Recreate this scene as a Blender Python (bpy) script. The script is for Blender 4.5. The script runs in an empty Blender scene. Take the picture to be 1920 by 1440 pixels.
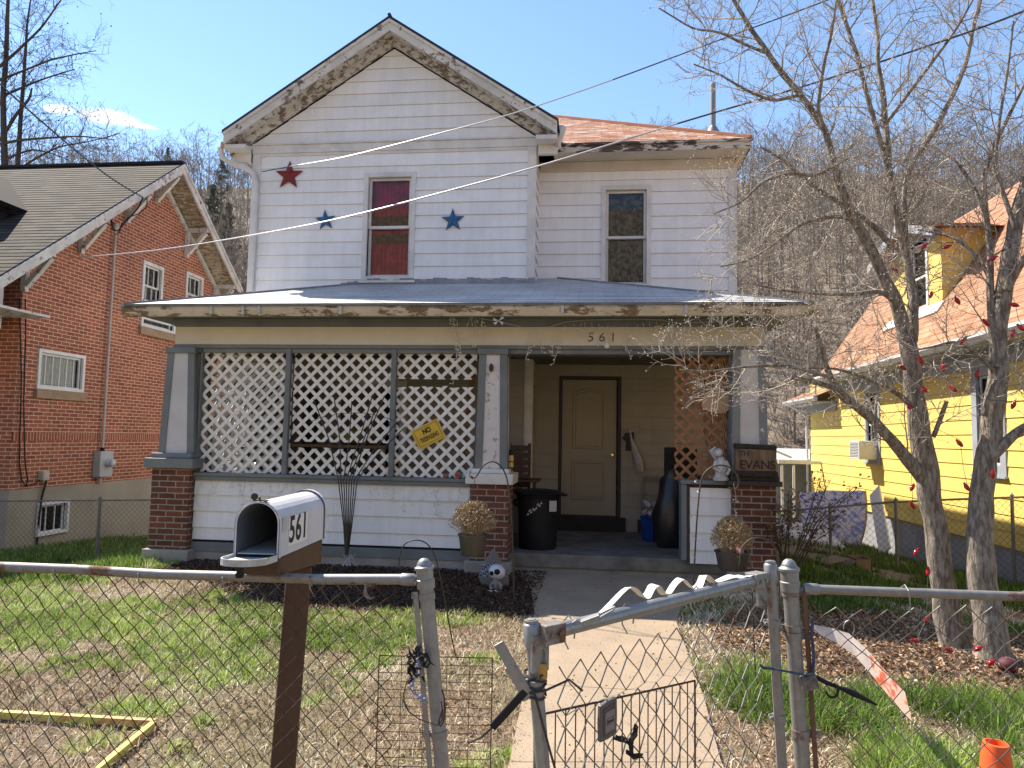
import bpy, math, random
import numpy as np
from mathutils import Vector, Matrix
from math import sin, cos, pi, radians, sqrt, atan2
random.seed(7)
rnd=random.random; uni=random.uniform
S=bpy.context.scene
# ---------------- camera ----------------
FPX=1330.; CH=1.6
_y,_p,_r=radians(6.4),radians(4.3),.018
cf=Vector((-sin(_y)*cos(_p),cos(_y)*cos(_p),sin(_p)))
_r0=Vector((cos(_y),sin(_y),0)); _u0=_r0.cross(cf)
cr=_r0*cos(_r)+_u0*sin(_r); cu=-_r0*sin(_r)+_u0*cos(_r)
cam=bpy.data.cameras.new('camera'); co=bpy.data.objects.new('camera',cam); S.collection.objects.link(co)
cam.sensor_width=36; cam.lens=FPX/1920*36; cam.clip_end=2000; cam.clip_start=.05
M=Matrix((cr,cu,-cf)).transposed().to_4x4(); M.translation=Vector((0,0,CH)); co.matrix_world=M
S.camera=co
# ---------------- light ----------------
SUN=Vector((-.72,.48,1.)).normalized()
EL=math.asin(SUN.z); AZ=atan2(SUN.x,SUN.y)
w=bpy.data.worlds.new('World'); S.world=w; w.use_nodes=True
nt=w.node_tree; nt.nodes.clear()
wo=nt.nodes.new('ShaderNodeOutputWorld'); bg=nt.nodes.new('ShaderNodeBackground'); sk=nt.nodes.new('ShaderNodeTexSky')
sk.sky_type='NISHITA'; sk.sun_disc=False; sk.sun_elevation=EL; sk.sun_rotation=AZ
sk.air_density=1.1; sk.dust_density=.0; sk.ozone_density=3.0
bg.inputs[1].default_value=.12
# thin cloud wisps over the left hill, fixed in the sky
tc=nt.nodes.new('ShaderNodeTexCoord'); mp=nt.nodes.new('ShaderNodeMapping'); mp.inputs['Scale'].default_value=(14,14,50)
nz=nt.nodes.new('ShaderNodeTexNoise'); nz.inputs['Scale'].default_value=2.2; nz.inputs['Detail'].default_value=9
def dirof(px,py): return (cf*FPX+cr*(px-960)-cu*(py-720)).normalized()
def MN(op,*a):
    n=nt.nodes.new('ShaderNodeMath'); n.operation=op
    for i,x in enumerate(a):
        if isinstance(x,(int,float)): n.inputs[i].default_value=x
        else: nt.links.new(x,n.inputs[i])
    return n.outputs[0]
def DOT(v):
    n=nt.nodes.new('ShaderNodeVectorMath'); n.operation='DOT_PRODUCT'; nt.links.new(tc.outputs['Generated'],n.inputs[0]); n.inputs[1].default_value=v; return n.outputs['Value']
nt.links.new(tc.outputs['Generated'],mp.inputs[0]); nt.links.new(mp.outputs[0],nz.inputs['Vector'])
tot=None
for (px,py,hx,hy,tilt) in ((200,219,46,13,.16),(245,232,40,5,.2),(112,205,22,8,.1)):
    c=dirof(px,py); a=(cr-cr.dot(c)*c).normalized(); b=a.cross(c).normalized()
    a2=a*cos(tilt)+b*(-sin(tilt)); b2=a*sin(tilt)+b*cos(tilt)
    if b2.z<0 : pass
    e=MN('SQRT',MN('ADD',MN('POWER',MN('MULTIPLY',DOT(a2),FPX/hx),2.),MN('POWER',MN('MULTIPLY',DOT(b2),FPX/hy),2.)))
    m=MN('MAXIMUM',MN('SUBTRACT',1.25,e),0.)
    front=MN('GREATER_THAN',DOT(c),.5)
    m=MN('MULTIPLY',m,front); tot=m if tot is None else MN('MAXIMUM',tot,m)
cl=MN('MINIMUM',MN('MULTIPLY',MN('MAXIMUM',MN('SUBTRACT',MN('MULTIPLY',tot,nz.outputs[0]),.10),0.),4.5),.95)
mx=nt.nodes.new('ShaderNodeMix'); mx.data_type='RGBA'; nt.links.new(cl,mx.inputs[0]); nt.links.new(sk.outputs[0],mx.inputs[6]); mx.inputs[7].default_value=(5.2,5.3,5.4,1)
nt.links.new(mx.outputs[2],bg.inputs[0]); nt.links.new(bg.outputs[0],wo.inputs[0])
sl=bpy.data.lights.new('sun','SUN'); so=bpy.data.objects.new('sun',sl); S.collection.objects.link(so)
sl.energy=5.; sl.angle=radians(.5); sl.color=(1,.90,.77); so.rotation_euler=SUN.to_track_quat('Z','Y').to_euler(); so.location=(-20,14,30)
S.view_settings.view_transform='Standard'; S.view_settings.look='None'; S.view_settings.exposure=1.05; S.view_settings.gamma=1
S.cycles.max_bounces=6; S.cycles.diffuse_bounces=3; S.cycles.glossy_bounces=3; S.cycles.transparent_max_bounces=12
try: S.cycles.use_denoising=True
except Exception: pass
# pixel helpers: a pixel of the photograph on a chosen real plane
def ray(px,py): return cf*FPX+cr*(px-960)-cu*(py-720)
def aY(px,py,Y): d=ray(px,py); d=d*(Y/d.y); return Vector((d.x,d.y,d.z+CH))
def aX(px,py,X): d=ray(px,py); d=d*(X/d.x); return Vector((d.x,d.y,d.z+CH))
def aZ(px,py,z=0.): d=ray(px,py); d=d*((z-CH)/d.z); return Vector((d.x,d.y,d.z+CH))
def V(*a): return Vector(a)
# ---------------- mesh helpers ----------------
class MB:
    def __init__(s): s.v=[]; s.f=[]; s.uv=[]; s.hasuv=False
    def poly(s,pts,uv=None):
        i=len(s.v); s.v+=[tuple(p) for p in pts]; s.f.append(tuple(range(i,i+len(pts))))
        if uv: s.hasuv=True
        s.uv+=uv if uv else [(.07,.07)]*len(pts)
    def hexa(s,p):
        i=len(s.v); s.v+=[tuple(q) for q in p]
        for f in ((0,3,2,1),(4,5,6,7),(0,1,5,4),(1,2,6,5),(2,3,7,6),(3,0,4,7)):
            s.f.append(tuple(i+k for k in f)); s.uv+=[(.07,.07)]*4
    def box(s,a,b):
        x0,y0,z0=a; x1,y1,z1=b
        s.hexa([(x0,y0,z0),(x1,y0,z0),(x1,y1,z0),(x0,y1,z0),(x0,y0,z1),(x1,y0,z1),(x1,y1,z1),(x0,y1,z1)])
    def beam(s,p,q,w,h,up=Vector((0,0,1))):
        p=Vector(p); q=Vector(q); d=(q-p).normalized(); sd=d.cross(up)
        if sd.length<1e-4: sd=d.cross(Vector((1,0,0)))
        sd.normalize(); n=sd.cross(d).normalized()
        a=sd*(w/2); b=n*(h/2)
        s.hexa([p-a-b,p+a-b,p+a+b,p-a+b,q-a-b,q+a-b,q+a+b,q-a+b])
    def tube(s,pts,r,n=6,cap=True):
        pts=[Vector(p) for p in pts]; m=len(pts)
        if not hasattr(r,'__len__'): r=[r]*m
        i0=len(s.v); ref=None
        for k in range(m):
            d=(pts[min(k+1,m-1)]-pts[max(k-1,0)])
            if d.length<1e-9: d=Vector((0,0,1))
            d.normalize()
            if ref is None: ref=Vector((0,0,1)) if abs(d.z)<.9 else Vector((1,0,0))
            a=d.cross(ref); 
            if a.length<1e-5: a=d.orthogonal()
            a.normalize(); b=a.cross(d).normalized(); ref=b
            # keep frame stable
            for j in range(n):
                t=2*pi*j/n; c=pts[k]+(a*cos(t)+b*sin(t))*r[k]; s.v.append((c.x,c.y,c.z))
            ref=b
        for k in range(m-1):
            for j in range(n):
                a0=i0+k*n+j; a1=i0+k*n+(j+1)%n
                s.f.append((a0,a1,a1+n,a0+n)); s.uv+=[(.07,.07)]*4
        if cap and n>2:
            s.f.append(tuple(i0+j for j in range(n))); s.uv+=[(.07,.07)]*n
            s.f.append(tuple(i0+(m-1)*n+j for j in reversed(range(n)))); s.uv+=[(.07,.07)]*n
    def lathe(s,c,prof,n=20,ax=None,sx=1,sy=1):
        c=Vector(c); i0=len(s.v)
        if ax is None: A,B,C=Vector((1,0,0)),Vector((0,1,0)),Vector((0,0,1))
        else:
            C=Vector(ax).normalized(); A=C.orthogonal().normalized(); B=C.cross(A)
        for (r,h) in prof:
            for j in range(n):
                t=2*pi*j/n; p=c+A*(r*cos(t)*sx)+B*(r*sin(t)*sy)+C*h; s.v.append((p.x,p.y,p.z))
        for k in range(len(prof)-1):
            for j in range(n):
                a0=i0+k*n+j; a1=i0+k*n+(j+1)%n; s.f.append((a0,a1,a1+n,a0+n)); s.uv+=[(.07,.07)]*4
        for k,rev in ((0,True),(len(prof)-1,False)):
            if prof[k][0]>1e-4:
                l=[i0+k*n+j for j in range(n)]; l=l[::-1] if rev else l
                s.f.append(tuple(l)); s.uv+=[(.07,.07)]*n
    def ball(s,c,r,n=10,m=6,sz=1.,ax=None):
        s.lathe(c,[(max(r*sin(pi*k/m),1e-5),-r*sz*cos(pi*k/m)) for k in range(m+1)],n,ax)
    def prism(s,pts,off):
        off=Vector(off); pts=[Vector(p) for p in pts]; n=len(pts); i=len(s.v)
        s.v+=[tuple(p) for p in pts]+[tuple(p+off) for p in pts]
        s.f.append(tuple(i+k for k in range(n))); s.uv+=[(.07,.07)]*n
        s.f.append(tuple(i+n+k for k in reversed(range(n)))); s.uv+=[(.07,.07)]*n
        for k in range(n):
            k2=(k+1)%n; s.f.append((i+k2,i+k,i+n+k,i+n+k2)); s.uv+=[(.07,.07)]*4
    def build(s,name,mat,parent=None,smooth=False,bevel=0,kind=None,recalc=False):
        me=bpy.data.meshes.new(name); me.from_pydata(s.v,[],s.f)
        if s.hasuv:
            ul=me.uv_layers.new(name='UVMap'); ul.data.foreach_set('uv',np.array(s.uv,dtype=np.float32).ravel())
        return finish(me,name,mat,parent,smooth,bevel,kind,recalc)
def finish(me,name,mat,parent=None,smooth=False,bevel=0,kind=None,recalc=False):
    if recalc:
        import bmesh
        bm=bmesh.new(); bm.from_mesh(me); bmesh.ops.recalc_face_normals(bm,faces=bm.faces); bm.to_mesh(me); bm.free()
    me.materials.append(mat); me.update()
    if smooth:
        me.polygons.foreach_set('use_smooth',[True]*len(me.polygons))
        if len(me.polygons)<6000:
            try: me.set_sharp_from_angle(angle=radians(42))
            except Exception: pass
    o=bpy.data.objects.new(name,me); S.collection.objects.link(o)
    if parent is not None:
        o.parent=parent; o.location=-WL[parent.name]; WL[o.name]=Vector((0,0,0))
    else: WL[o.name]=Vector((0,0,0))
    if parent is not None: WL[o.name]=Vector((0,0,0))
    if bevel:
        b=o.modifiers.new('bevel','BEVEL'); b.width=bevel; b.segments=2; b.limit_method='ANGLE'; b.angle_limit=radians(50)
    if kind: o['kind']=kind
    return o
WL={}   # where each parent's origin lies in the world
def thing(name,label,cat,loc=(0,0,0),group=None):
    o=bpy.data.objects.new(name,None); o.empty_display_size=.2; S.collection.objects.link(o); o.location=loc; WL[o.name]=Vector(loc)
    tag(o,label,cat,group); return o
def tag(o,label,cat,group=None,kind=None):
    o['label']=label; o['category']=cat
    if group: o['group']=group
    if kind: o['kind']=kind
    return o
class FR:   # a wall plane: u along the wall, n out of it, z up
    def __init__(s,O,U,N): s.O=Vector(O); s.U=Vector(U); s.N=Vector(N)
    def p(s,u,n,z): return s.O+s.U*u+s.N*n+Vector((0,0,z))
    def box(s,mb,u0,u1,n0,n1,z0,z1):
        mb.hexa([s.p(u0,n1,z0),s.p(u1,n1,z0),s.p(u1,n0,z0),s.p(u0,n0,z0),s.p(u0,n1,z1),s.p(u1,n1,z1),s.p(u1,n0,z1),s.p(u0,n0,z1)])
def clip(poly,h,keep_above):   # poly of (u,v): clip by v
    out=[]; n=len(poly)
    for i in range(n):
        a,b=poly[i],poly[(i+1)%n]; ia=(a[1]>=h)==keep_above or a[1]==h; ib=(b[1]>=h)==keep_above or b[1]==h
        if ia: out.append(a)
        if ia!=ib and a[1]!=b[1]:
            t=(h-a[1])/(b[1]-a[1]); out.append((a[0]+(b[0]-a[0])*t,h))
    return out
def courses(mb,polys,O,U,W,N,exp,th,v0=0.,wob=0.):
    """rows of lapped boards or shingles on a plane: O origin, U along, W up the slope, N outward"""
    O,U,W,N=Vector(O),Vector(U),Vector(W),Vector(N)
    for poly in polys:
        lo=min(p[1] for p in poly); hi=max(p[1] for p in poly)
        k=math.floor((lo-v0)/exp)
        while v0+k*exp<hi-1e-6:
            a=v0+k*exp; b=a+exp; q=clip(clip(poly,a,True),b,False); k+=1
            if len(q)<3: continue
            A,B=max(a,lo),min(b,hi)
            def P(u,v,lift): return O+U*u+W*v+N*lift
            def L(v): return th*(1-(v-a)/exp)+.001
            mb.poly([P(u,v,L(v)) for u,v in q],[(u,v-v0) for u,v in q])
            bot=[p for p in q if abs(p[1]-A)<1e-6]
            if len(bot)>=2:
                u0=min(p[0] for p in bot); u1=max(p[0] for p in bot)
                mb.poly([P(u0,A,0),P(u1,A,0),P(u1,A,L(A)),P(u0,A,L(A))],[(u0,A-v0)]*4)
def holes(u0,u1,z0,z1,hs):
    """rectangle with rectangular holes -> rectangles"""
    xs=sorted({u0,u1}|{h[0] for h in hs}|{h[1] for h in hs}); out=[]
    for a,b in zip(xs,xs[1:]):
        if b<=u0 or a>=u1: continue
        m=(a+b)/2; cuts=sorted([(h[2],h[3]) for h in hs if h[0]<m<h[1]]); z=z0
        for c,d in cuts:
            if c>z: out.append([(a,z),(b,z),(b,c),(a,c)])
            z=max(z,d)
        if z<z1: out.append([(a,z),(b,z),(b,z1),(a,z1)])
    return out
# ---------------- materials ----------------
def newmat(name):
    m=bpy.data.materials.new(name); m.use_nodes=True; t=m.node_tree; return m,t,t.nodes['Principled BSDF']
def N_(t,kind,**kw):
    n=t.nodes.new(kind)
    for k,v in kw.items():
        if k in n.inputs.keys(): n.inputs[k].default_value=v
        else: setattr(n,k,v)
    return n
def coords(t,space='Object',scale=(1,1,1)):
    c=t.nodes.new('ShaderNodeTexCoord'); m=t.nodes.new('ShaderNodeMapping'); m.inputs['Scale'].default_value=scale
    t.links.new(c.outputs[space],m.inputs[0]); return m.outputs[0]
def ramp(t,src,stops):
    r=t.nodes.new('ShaderNodeValToRGB'); e=r.color_ramp.elements
    while len(e)>1: e.remove(e[0])
    for i,(p,c) in enumerate(stops):
        if i==0: e[0].position=p; e[0].color=c4(c)
        else: q=e.new(p); q.color=c4(c)
    t.links.new(src,r.inputs[0]); return r.outputs[0]
def c4(c):
    if isinstance(c,(int,float)): return (c,c,c,1)
    return (c[0],c[1],c[2],1)
def mix(t,f,a,b,mode='MIX'):
    m=t.nodes.new('ShaderNodeMix'); m.data_type='RGBA'; m.blend_type=mode
    for s_,i in ((f,0),(a,6),(b,7)):
        if isinstance(s_,bpy.types.NodeSocket): t.links.new(s_,m.inputs[i])
        else: m.inputs[i].default_value=s_ if i==0 else c4(s_)
    return m.outputs[2]
def noise(t,vec,scale,detail=4,rough=.6,dist=0):
    n=N_(t,'ShaderNodeTexNoise'); n.inputs['Scale'].default_value=scale; n.inputs['Detail'].default_value=detail; n.inputs['Roughness'].default_value=rough; n.inputs['Distortion'].default_value=dist
    t.links.new(vec,n.inputs['Vector']); return n.outputs[0]
def bump(t,b,h,strength=.3,dist=.01):
    n=t.nodes.new('ShaderNodeBump'); n.inputs['Strength'].default_value=strength; n.inputs['Distance'].default_value=dist
    t.links.new(h,n.inputs['Height']); t.links.new(n.outputs[0],b.inputs['Normal'])
MATS={}
def nm(name,c1,c2=None,sc=4,rough=.7,bs=.2,bsc=None,metal=0,st=(1,1,1),spec=.5,lo=.35,hi=.65,bd=.005,det=5):
    if name in MATS: return MATS[name]
    m,t,b=newmat(name); MATS[name]=m
    v=coords(t,'Object',st)
    if c2 is None: c2=tuple(x*.8 for x in c1)
    n=noise(t,v,sc,det); col=ramp(t,n,[(lo,c1),(hi,c2)]); t.links.new(col,b.inputs['Base Color'])
    b.inputs['Roughness'].default_value=rough; b.inputs['Metallic'].default_value=metal; b.inputs['Specular IOR Level'].default_value=spec
    if bs: bump(t,b,noise(t,v,bsc or sc*6,4),bs,bd)
    return m
def peel(name,paint,wood,amt,sc=9,st=(1,1,1),dirt=.15,rough=.6,paint2=None,joints=None):
    """old paint: patches flaked down to dark wood, dirt streaks"""
    m,t,b=newmat(name); MATS[name]=m
    v=coords(t,'Object',st); v2=coords(t)
    big=noise(t,v2,.9,3); fine=noise(t,v,sc,8,.7)
    s=t.nodes.new('ShaderNodeMath'); s.operation='MULTIPLY_ADD'; t.links.new(big,s.inputs[0]); s.inputs[1].default_value=.35; t.links.new(fine,s.inputs[2])
    mask=ramp(t,s.outputs[0],[(amt,0.),(amt+.03,1.)])
    woodc=ramp(t,noise(t,coords(t,'Object',(6,6,6)),7,6),[(.3,wood),(.7,tuple(x*2.2 for x in wood))])
    pc=ramp(t,noise(t,v2,3.,6,.65),[(.35,paint),(.75,paint2 or tuple(x*(1-dirt) for x in paint))])
    if joints:
        w_,h_,gr,k_=joints
        br=t.nodes.new('ShaderNodeTexBrick'); t.links.new(coords(t,'UV'),br.inputs['Vector'])
        for k,x in (('Scale',1.),('Brick Width',w_),('Row Height',h_),('Mortar Size',gr),('Mortar Smooth',.2),('Bias',0.)): br.inputs[k].default_value=x
        br.inputs['Color1'].default_value=c4(.93); br.inputs['Color2'].default_value=c4(1.0); br.inputs['Mortar'].default_value=c4(.62); br.offset=.37; br.offset_frequency=3
        pc=mix(t,1.,pc,br.outputs['Color'],'MULTIPLY')
        stk=ramp(t,noise(t,coords(t,'Object',(9,9,.7)),k_,6,.7),[(.42,1.),(.75,.90)]); pc=mix(t,1.,pc,stk,'MULTIPLY')
        sp3=ramp(t,noise(t,coords(t),55,2),[(.70,1.),(.75,.55)]); pc=mix(t,1.,pc,sp3,'MULTIPLY')
    t.links.new(mix(t,mask,pc,woodc),b.inputs['Base Color']); b.inputs['Roughness'].default_value=rough
    bump(t,b,mask,-.35,.004); return m
def brickm(name,c1,c2,mortar,bw=.212,rh=.0677,ms=.006,off=(0,0)):
    m,t,b=newmat(name); MATS[name]=m
    c=t.nodes.new('ShaderNodeTexCoord'); sp=t.nodes.new('ShaderNodeSeparateXYZ'); t.links.new(c.outputs['Object'],sp.inputs[0])
    a=t.nodes.new('ShaderNodeMath'); a.operation='ADD'; t.links.new(sp.outputs[0],a.inputs[0]); t.links.new(sp.outputs[1],a.inputs[1])
    cb=t.nodes.new('ShaderNodeCombineXYZ'); t.links.new(a.outputs[0],cb.inputs[0])
    a2=t.nodes.new('ShaderNodeMath'); a2.operation='ADD'; t.links.new(sp.outputs[2],a2.inputs[0]); a2.inputs[1].default_value=off[1]; t.links.new(a2.outputs[0],cb.inputs[1])
    # slightly wavy joints
    nn=t.nodes.new('ShaderNodeTexNoise'); nn.inputs['Scale'].default_value=9; t.links.new(c.outputs['Object'],nn.inputs['Vector'])
    vm=t.nodes.new('ShaderNodeVectorMath'); vm.operation='MULTIPLY_ADD'; t.links.new(nn.outputs['Color'],vm.inputs[0]); vm.inputs[1].default_value=(.006,.006,0); t.links.new(cb.outputs[0],vm.inputs[2])
    br=t.nodes.new('ShaderNodeTexBrick'); t.links.new(vm.outputs[0],br.inputs['Vector'])
    for k,x in (('Scale',1.),('Brick Width',bw),('Row Height',rh),('Mortar Size',ms),('Mortar Smooth',.15),('Bias',0.)): br.inputs[k].default_value=x
    br.inputs['Color1'].default_value=c4(c1); br.inputs['Color2'].default_value=c4(c2); br.inputs['Mortar'].default_value=c4(mortar)
    n=noise(t,coords(t),14,6); v=ramp(t,n,[(.25,.72),(.75,1.15)])
    n2=noise(t,coords(t),.7,4); v2=ramp(t,n2,[(.3,.8),(.7,1.1)])
    t.links.new(mix(t,1.,mix(t,1.,br.outputs['Color'],v,'MULTIPLY'),v2,'MULTIPLY'),b.inputs['Base Color']); b.inputs['Roughness'].default_value=.85
    inv=ramp(t,br.outputs['Fac'],[(0,1.),(1,0.)]); bump(t,b,mix(t,.15,inv,n),.6,.006); return m
def shingle(name,cols,bw=.3,rh=.14,light=None,rough=.9,spec=.3):
    """asphalt tabs: colour by tab (UV in metres), stains, grit"""
    m,t,b=newmat(name); MATS[name]=m
    v=coords(t,'UV'); br=t.nodes.new('ShaderNodeTexBrick'); t.links.new(v,br.inputs['Vector'])
    for k,x in (('Scale',1.),('Brick Width',bw),('Row Height',rh),('Mortar Size',.004),('Mortar Smooth',.1),('Bias',0.)): br.inputs[k].default_value=x
    br.inputs['Color1'].default_value=c4(0.); br.inputs['Color2'].default_value=c4(1.); br.inputs['Mortar'].default_value=c4(.5)
    base=ramp(t,br.outputs['Color'],[(i/(len(cols)-1),c) for i,c in enumerate(cols)])
    dark=mix(t,br.outputs['Fac'],base,tuple(x*.35 for x in cols[0]))
    st=ramp(t,noise(t,coords(t,'UV',(1,.6,1)),1.3,6),[(.35,.75),(.7,1.12)])
    g=ramp(t,noise(t,coords(t,'UV'),160,2),[(.3,.75),(.7,1.2)])
    c=mix(t,1.,mix(t,1.,dark,st,'MULTIPLY'),g,'MULTIPLY')
    if light:
        mk=ramp(t,noise(t,coords(t,'UV',(1,2.2,1)),2.6,7,.7),[(light[1],0.),(light[1]+.08,1.)]); c=mix(t,mk,c,light[0])
    t.links.new(c,b.inputs['Base Color']); b.inputs['Roughness'].default_value=rough; b.inputs['Specular IOR Level'].default_value=spec
    bump(t,b,noise(t,coords(t,'UV'),120,3),.3,.003); return m
def galv(name,c=(.30,.305,.30),rust=.62,rough=.5,metal=.55,rc=(.13,.055,.025)):
    m,t,b=newmat(name); MATS[name]=m
    v=coords(t); n=noise(t,v,5,7,.7); base=ramp(t,noise(t,v,38,4),[(.3,tuple(x*.75 for x in c)),(.7,c)])
    mk=ramp(t,n,[(rust,0.),(rust+.09,1.)])
    t.links.new(mix(t,mk,base,rc),b.inputs['Base Color'])
    rr=ramp(t,mk,[(0,rough),(1,.9)]); t.links.new(rr,b.inputs['Roughness'])
    mr=ramp(t,mk,[(0,metal),(1,0.)]); t.links.new(mr,b.inputs['Metallic'])
    bump(t,b,noise(t,v,60,3),.12,.002); return m
def glassm(name,refl=.045,tint=(.8,.85,.85)):
    m,t,b=newmat(name); MATS[name]=m; t.nodes.remove(b); out=t.nodes['Material Output']
    tr=t.nodes.new('ShaderNodeBsdfTransparent'); tr.inputs[0].default_value=c4(tint)
    gl=t.nodes.new('ShaderNodeBsdfGlossy'); gl.inputs['Roughness'].default_value=.03
    fr=t.nodes.new('ShaderNodeFresnel'); fr.inputs[0].default_value=1.5
    ad=t.nodes.new('ShaderNodeMath'); ad.operation='ADD'; t.links.new(fr.outputs[0],ad.inputs[0]); ad.inputs[1].default_value=refl-.04
    mxs=t.nodes.new('ShaderNodeMixShader'); t.links.new(ad.outputs[0],mxs.inputs[0]); t.links.new(tr.outputs[0],mxs.inputs[1]); t.links.new(gl.outputs[0],mxs.inputs[2])
    t.links.new(mxs.outputs[0],out.inputs[0]); return m
white=peel('white_siding_paint',(.88,.88,.865),(.16,.12,.09),.90,14,(1,1,3),.12,joints=(3.1,.192,.0013,1.1))
whiteP=peel('old_white_trim',(.72,.70,.66),(.16,.125,.09),.86,10,(1.4,1.4,1.4),.3)
whiteR=peel('rake_paint',(.72,.69,.63),(.12,.09,.065),.75,9,(1.,1.,1.),.35)
soffP=peel('flaking_soffit_paint',(.62,.59,.53),(.12,.09,.065),.67,11,(.8,1,1.4),.3)
beige=peel('beige_porch_siding',(.38,.345,.28),(.12,.1,.08),.92,14,(1,1,3),.15,joints=(2.6,.192,.002,1.1))  # beige tone with the porch shade put into the colour, unlike the wall above
creamG=peel('cream_gutter_paint',(.68,.62,.49),(.12,.085,.05),.71,7,(.5,1,1.6),.35)
beamC=peel('cream_beam_paint',(.66,.61,.49),(.2,.16,.1),.95,8,(1,1,1),.12)
grayT=nm('grey_trim_paint',(.175,.195,.20),(.13,.145,.15),3,.55,.15,60)
frieze=nm('pale_frieze',(.60,.57,.50),(.50,.46,.38),2,.6,.1)
latW=nm('white_lattice_plastic',(.82,.80,.75),(.70,.67,.62),5,.5,.08,40)
latB=nm('cedar_lattice_wood',(.36,.17,.075),(.25,.11,.045),9,.7,.25,50)
conc=nm('foundation_concrete',(.36,.34,.30),(.24,.22,.19),3,.9,.4,30,bd=.01)
slabM=nm('porch_concrete',(.20,.185,.16),(.10,.092,.08),4,.85,.35,40)
walkM,t,b=newmat('walk_concrete')
v=coords(t); n=noise(t,v,2.2,6); c=ramp(t,n,[(.3,(.37,.285,.195)),(.7,(.28,.215,.15))]); sp_=ramp(t,noise(t,v,95,2),[(.34,.45),(.42,1.)]); st_=ramp(t,noise(t,v,7,8,.75),[(.62,1.),(.75,.7)])
t.links.new(mix(t,1.,mix(t,1.,c,sp_,'MULTIPLY'),st_,'MULTIPLY'),b.inputs['Base Color']); b.inputs['Roughness'].default_value=.9; bump(t,b,noise(t,v,110,3),.35,.003)
doorM=nm('tan_door_paint',(.33,.285,.20),(.29,.25,.175),2,.5,.05)
black=nm('black_plastic',(.010,.010,.011),(.016,.016,.017),3,.55,.1,spec=.25)
blackM=nm('black_metal',(.02,.018,.016),(.035,.025,.018),20,.5,.1)
rustM=nm('rusty_iron',(.09,.05,.03),(.05,.035,.025),30,.75,.3)
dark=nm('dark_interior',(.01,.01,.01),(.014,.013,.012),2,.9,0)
redC=nm('red_curtain',(.60,.035,.09),(.33,.02,.045),11,.5,.8,14)
greyC=nm('grey_lace_curtain',(.22,.205,.18),(.03,.03,.032),13,.8,.6,14,lo=.42,hi=.6)
whiteC=nm('white_curtain',(.55,.53,.50),(.42,.41,.38),6,.85,.2,st=(5,5,1))
glass=glassm('window_glass')
brR=brickm('red_brick_wall',(.42,.13,.06),(.26,.075,.036),(.74,.54,.40),ms=.0058)
brD=brickm('dark_brick_pier',(.20,.062,.032),(.10,.034,.018),(.33,.28,.23),bw=.215,rh=.072,ms=.0075,off=(0,.02))
shOr=shingle('orange_weathered_shingles',[(.36,.15,.085),(.54,.26,.15),(.66,.38,.25)],.24,.14,((.78,.73,.67),.54))
shPo=shingle('pale_porch_shingles',[(.55,.55,.55),(.64,.64,.63),(.70,.70,.68)],.3,.14,((.68,.68,.67),.60),.5,1.)
shGr=shingle('grey_brown_shingles',[(.018,.014,.011),(.042,.035,.028),(.070,.059,.047)],.3,.14)
shYe=shingle('tan_orange_shingles',[(.33,.17,.095),(.42,.22,.13),(.48,.27,.165)],.3,.14)
yelM=peel('yellow_shingle_siding',(.82,.62,.17),(.3,.16,.04),.97,6,(1,1,1),.1,.65,(.74,.54,.13),joints=(.61,.245,.0022,1.6))
gal=galv('galvanized_steel'); galR=galv('rusty_galvanized',(.30,.285,.265),.52,.6,.5)
wireM=galv('rusty_wire',(.20,.17,.14),.45,.6,.5,(.07,.035,.02))
wireG=galv('fence_wire',(.24,.225,.20),.5,.55,.5,(.10,.055,.03))
bark=nm('grey_dogwood_bark',(.31,.265,.215),(.13,.105,.082),40,.95,1.,34,st=(1,1,.28),bd=.02,lo=.4,hi=.6,det=7)
twigM=nm('twig_bark',(.46,.40,.33),(.30,.25,.20),6,.8,0)
budM=nm('pale_buds',(.74,.68,.58),(.62,.55,.45),30,.7,0)
brownP=nm('brown_painted_wood',(.085,.045,.025),(.06,.032,.018),5,.6,.3,50,st=(4,4,.6))
boxM=nm('mailbox_white_enamel',(.62,.63,.65),(.52,.53,.55),5,.38,.05,80)
boxI=nm('mailbox_inside',(.16,.18,.19),(.11,.12,.13),6,.6,.1)
txtB=nm('black_lettering',(.01,.01,.01),(.015,.015,.015),5,.5,0)
# ================= ground height =================
def sm(a,b,x):
    t=max(0.,min(1.,(x-a)/(b-a))); return t*t*(3-2*t)
def gz(x,y):
    z=-.40*sm(-5.5,-7.6,x)-.055*sm(-5.5,-7.,x)*max(0,min(12,y-10.3))
    z-=.22*sm(2.6,4.6,x)+.5*sm(4.4,6.3,x)*sm(8,16,y)
    if y>24: z+=-(z)*sm(24,34,y)
    return z
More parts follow.
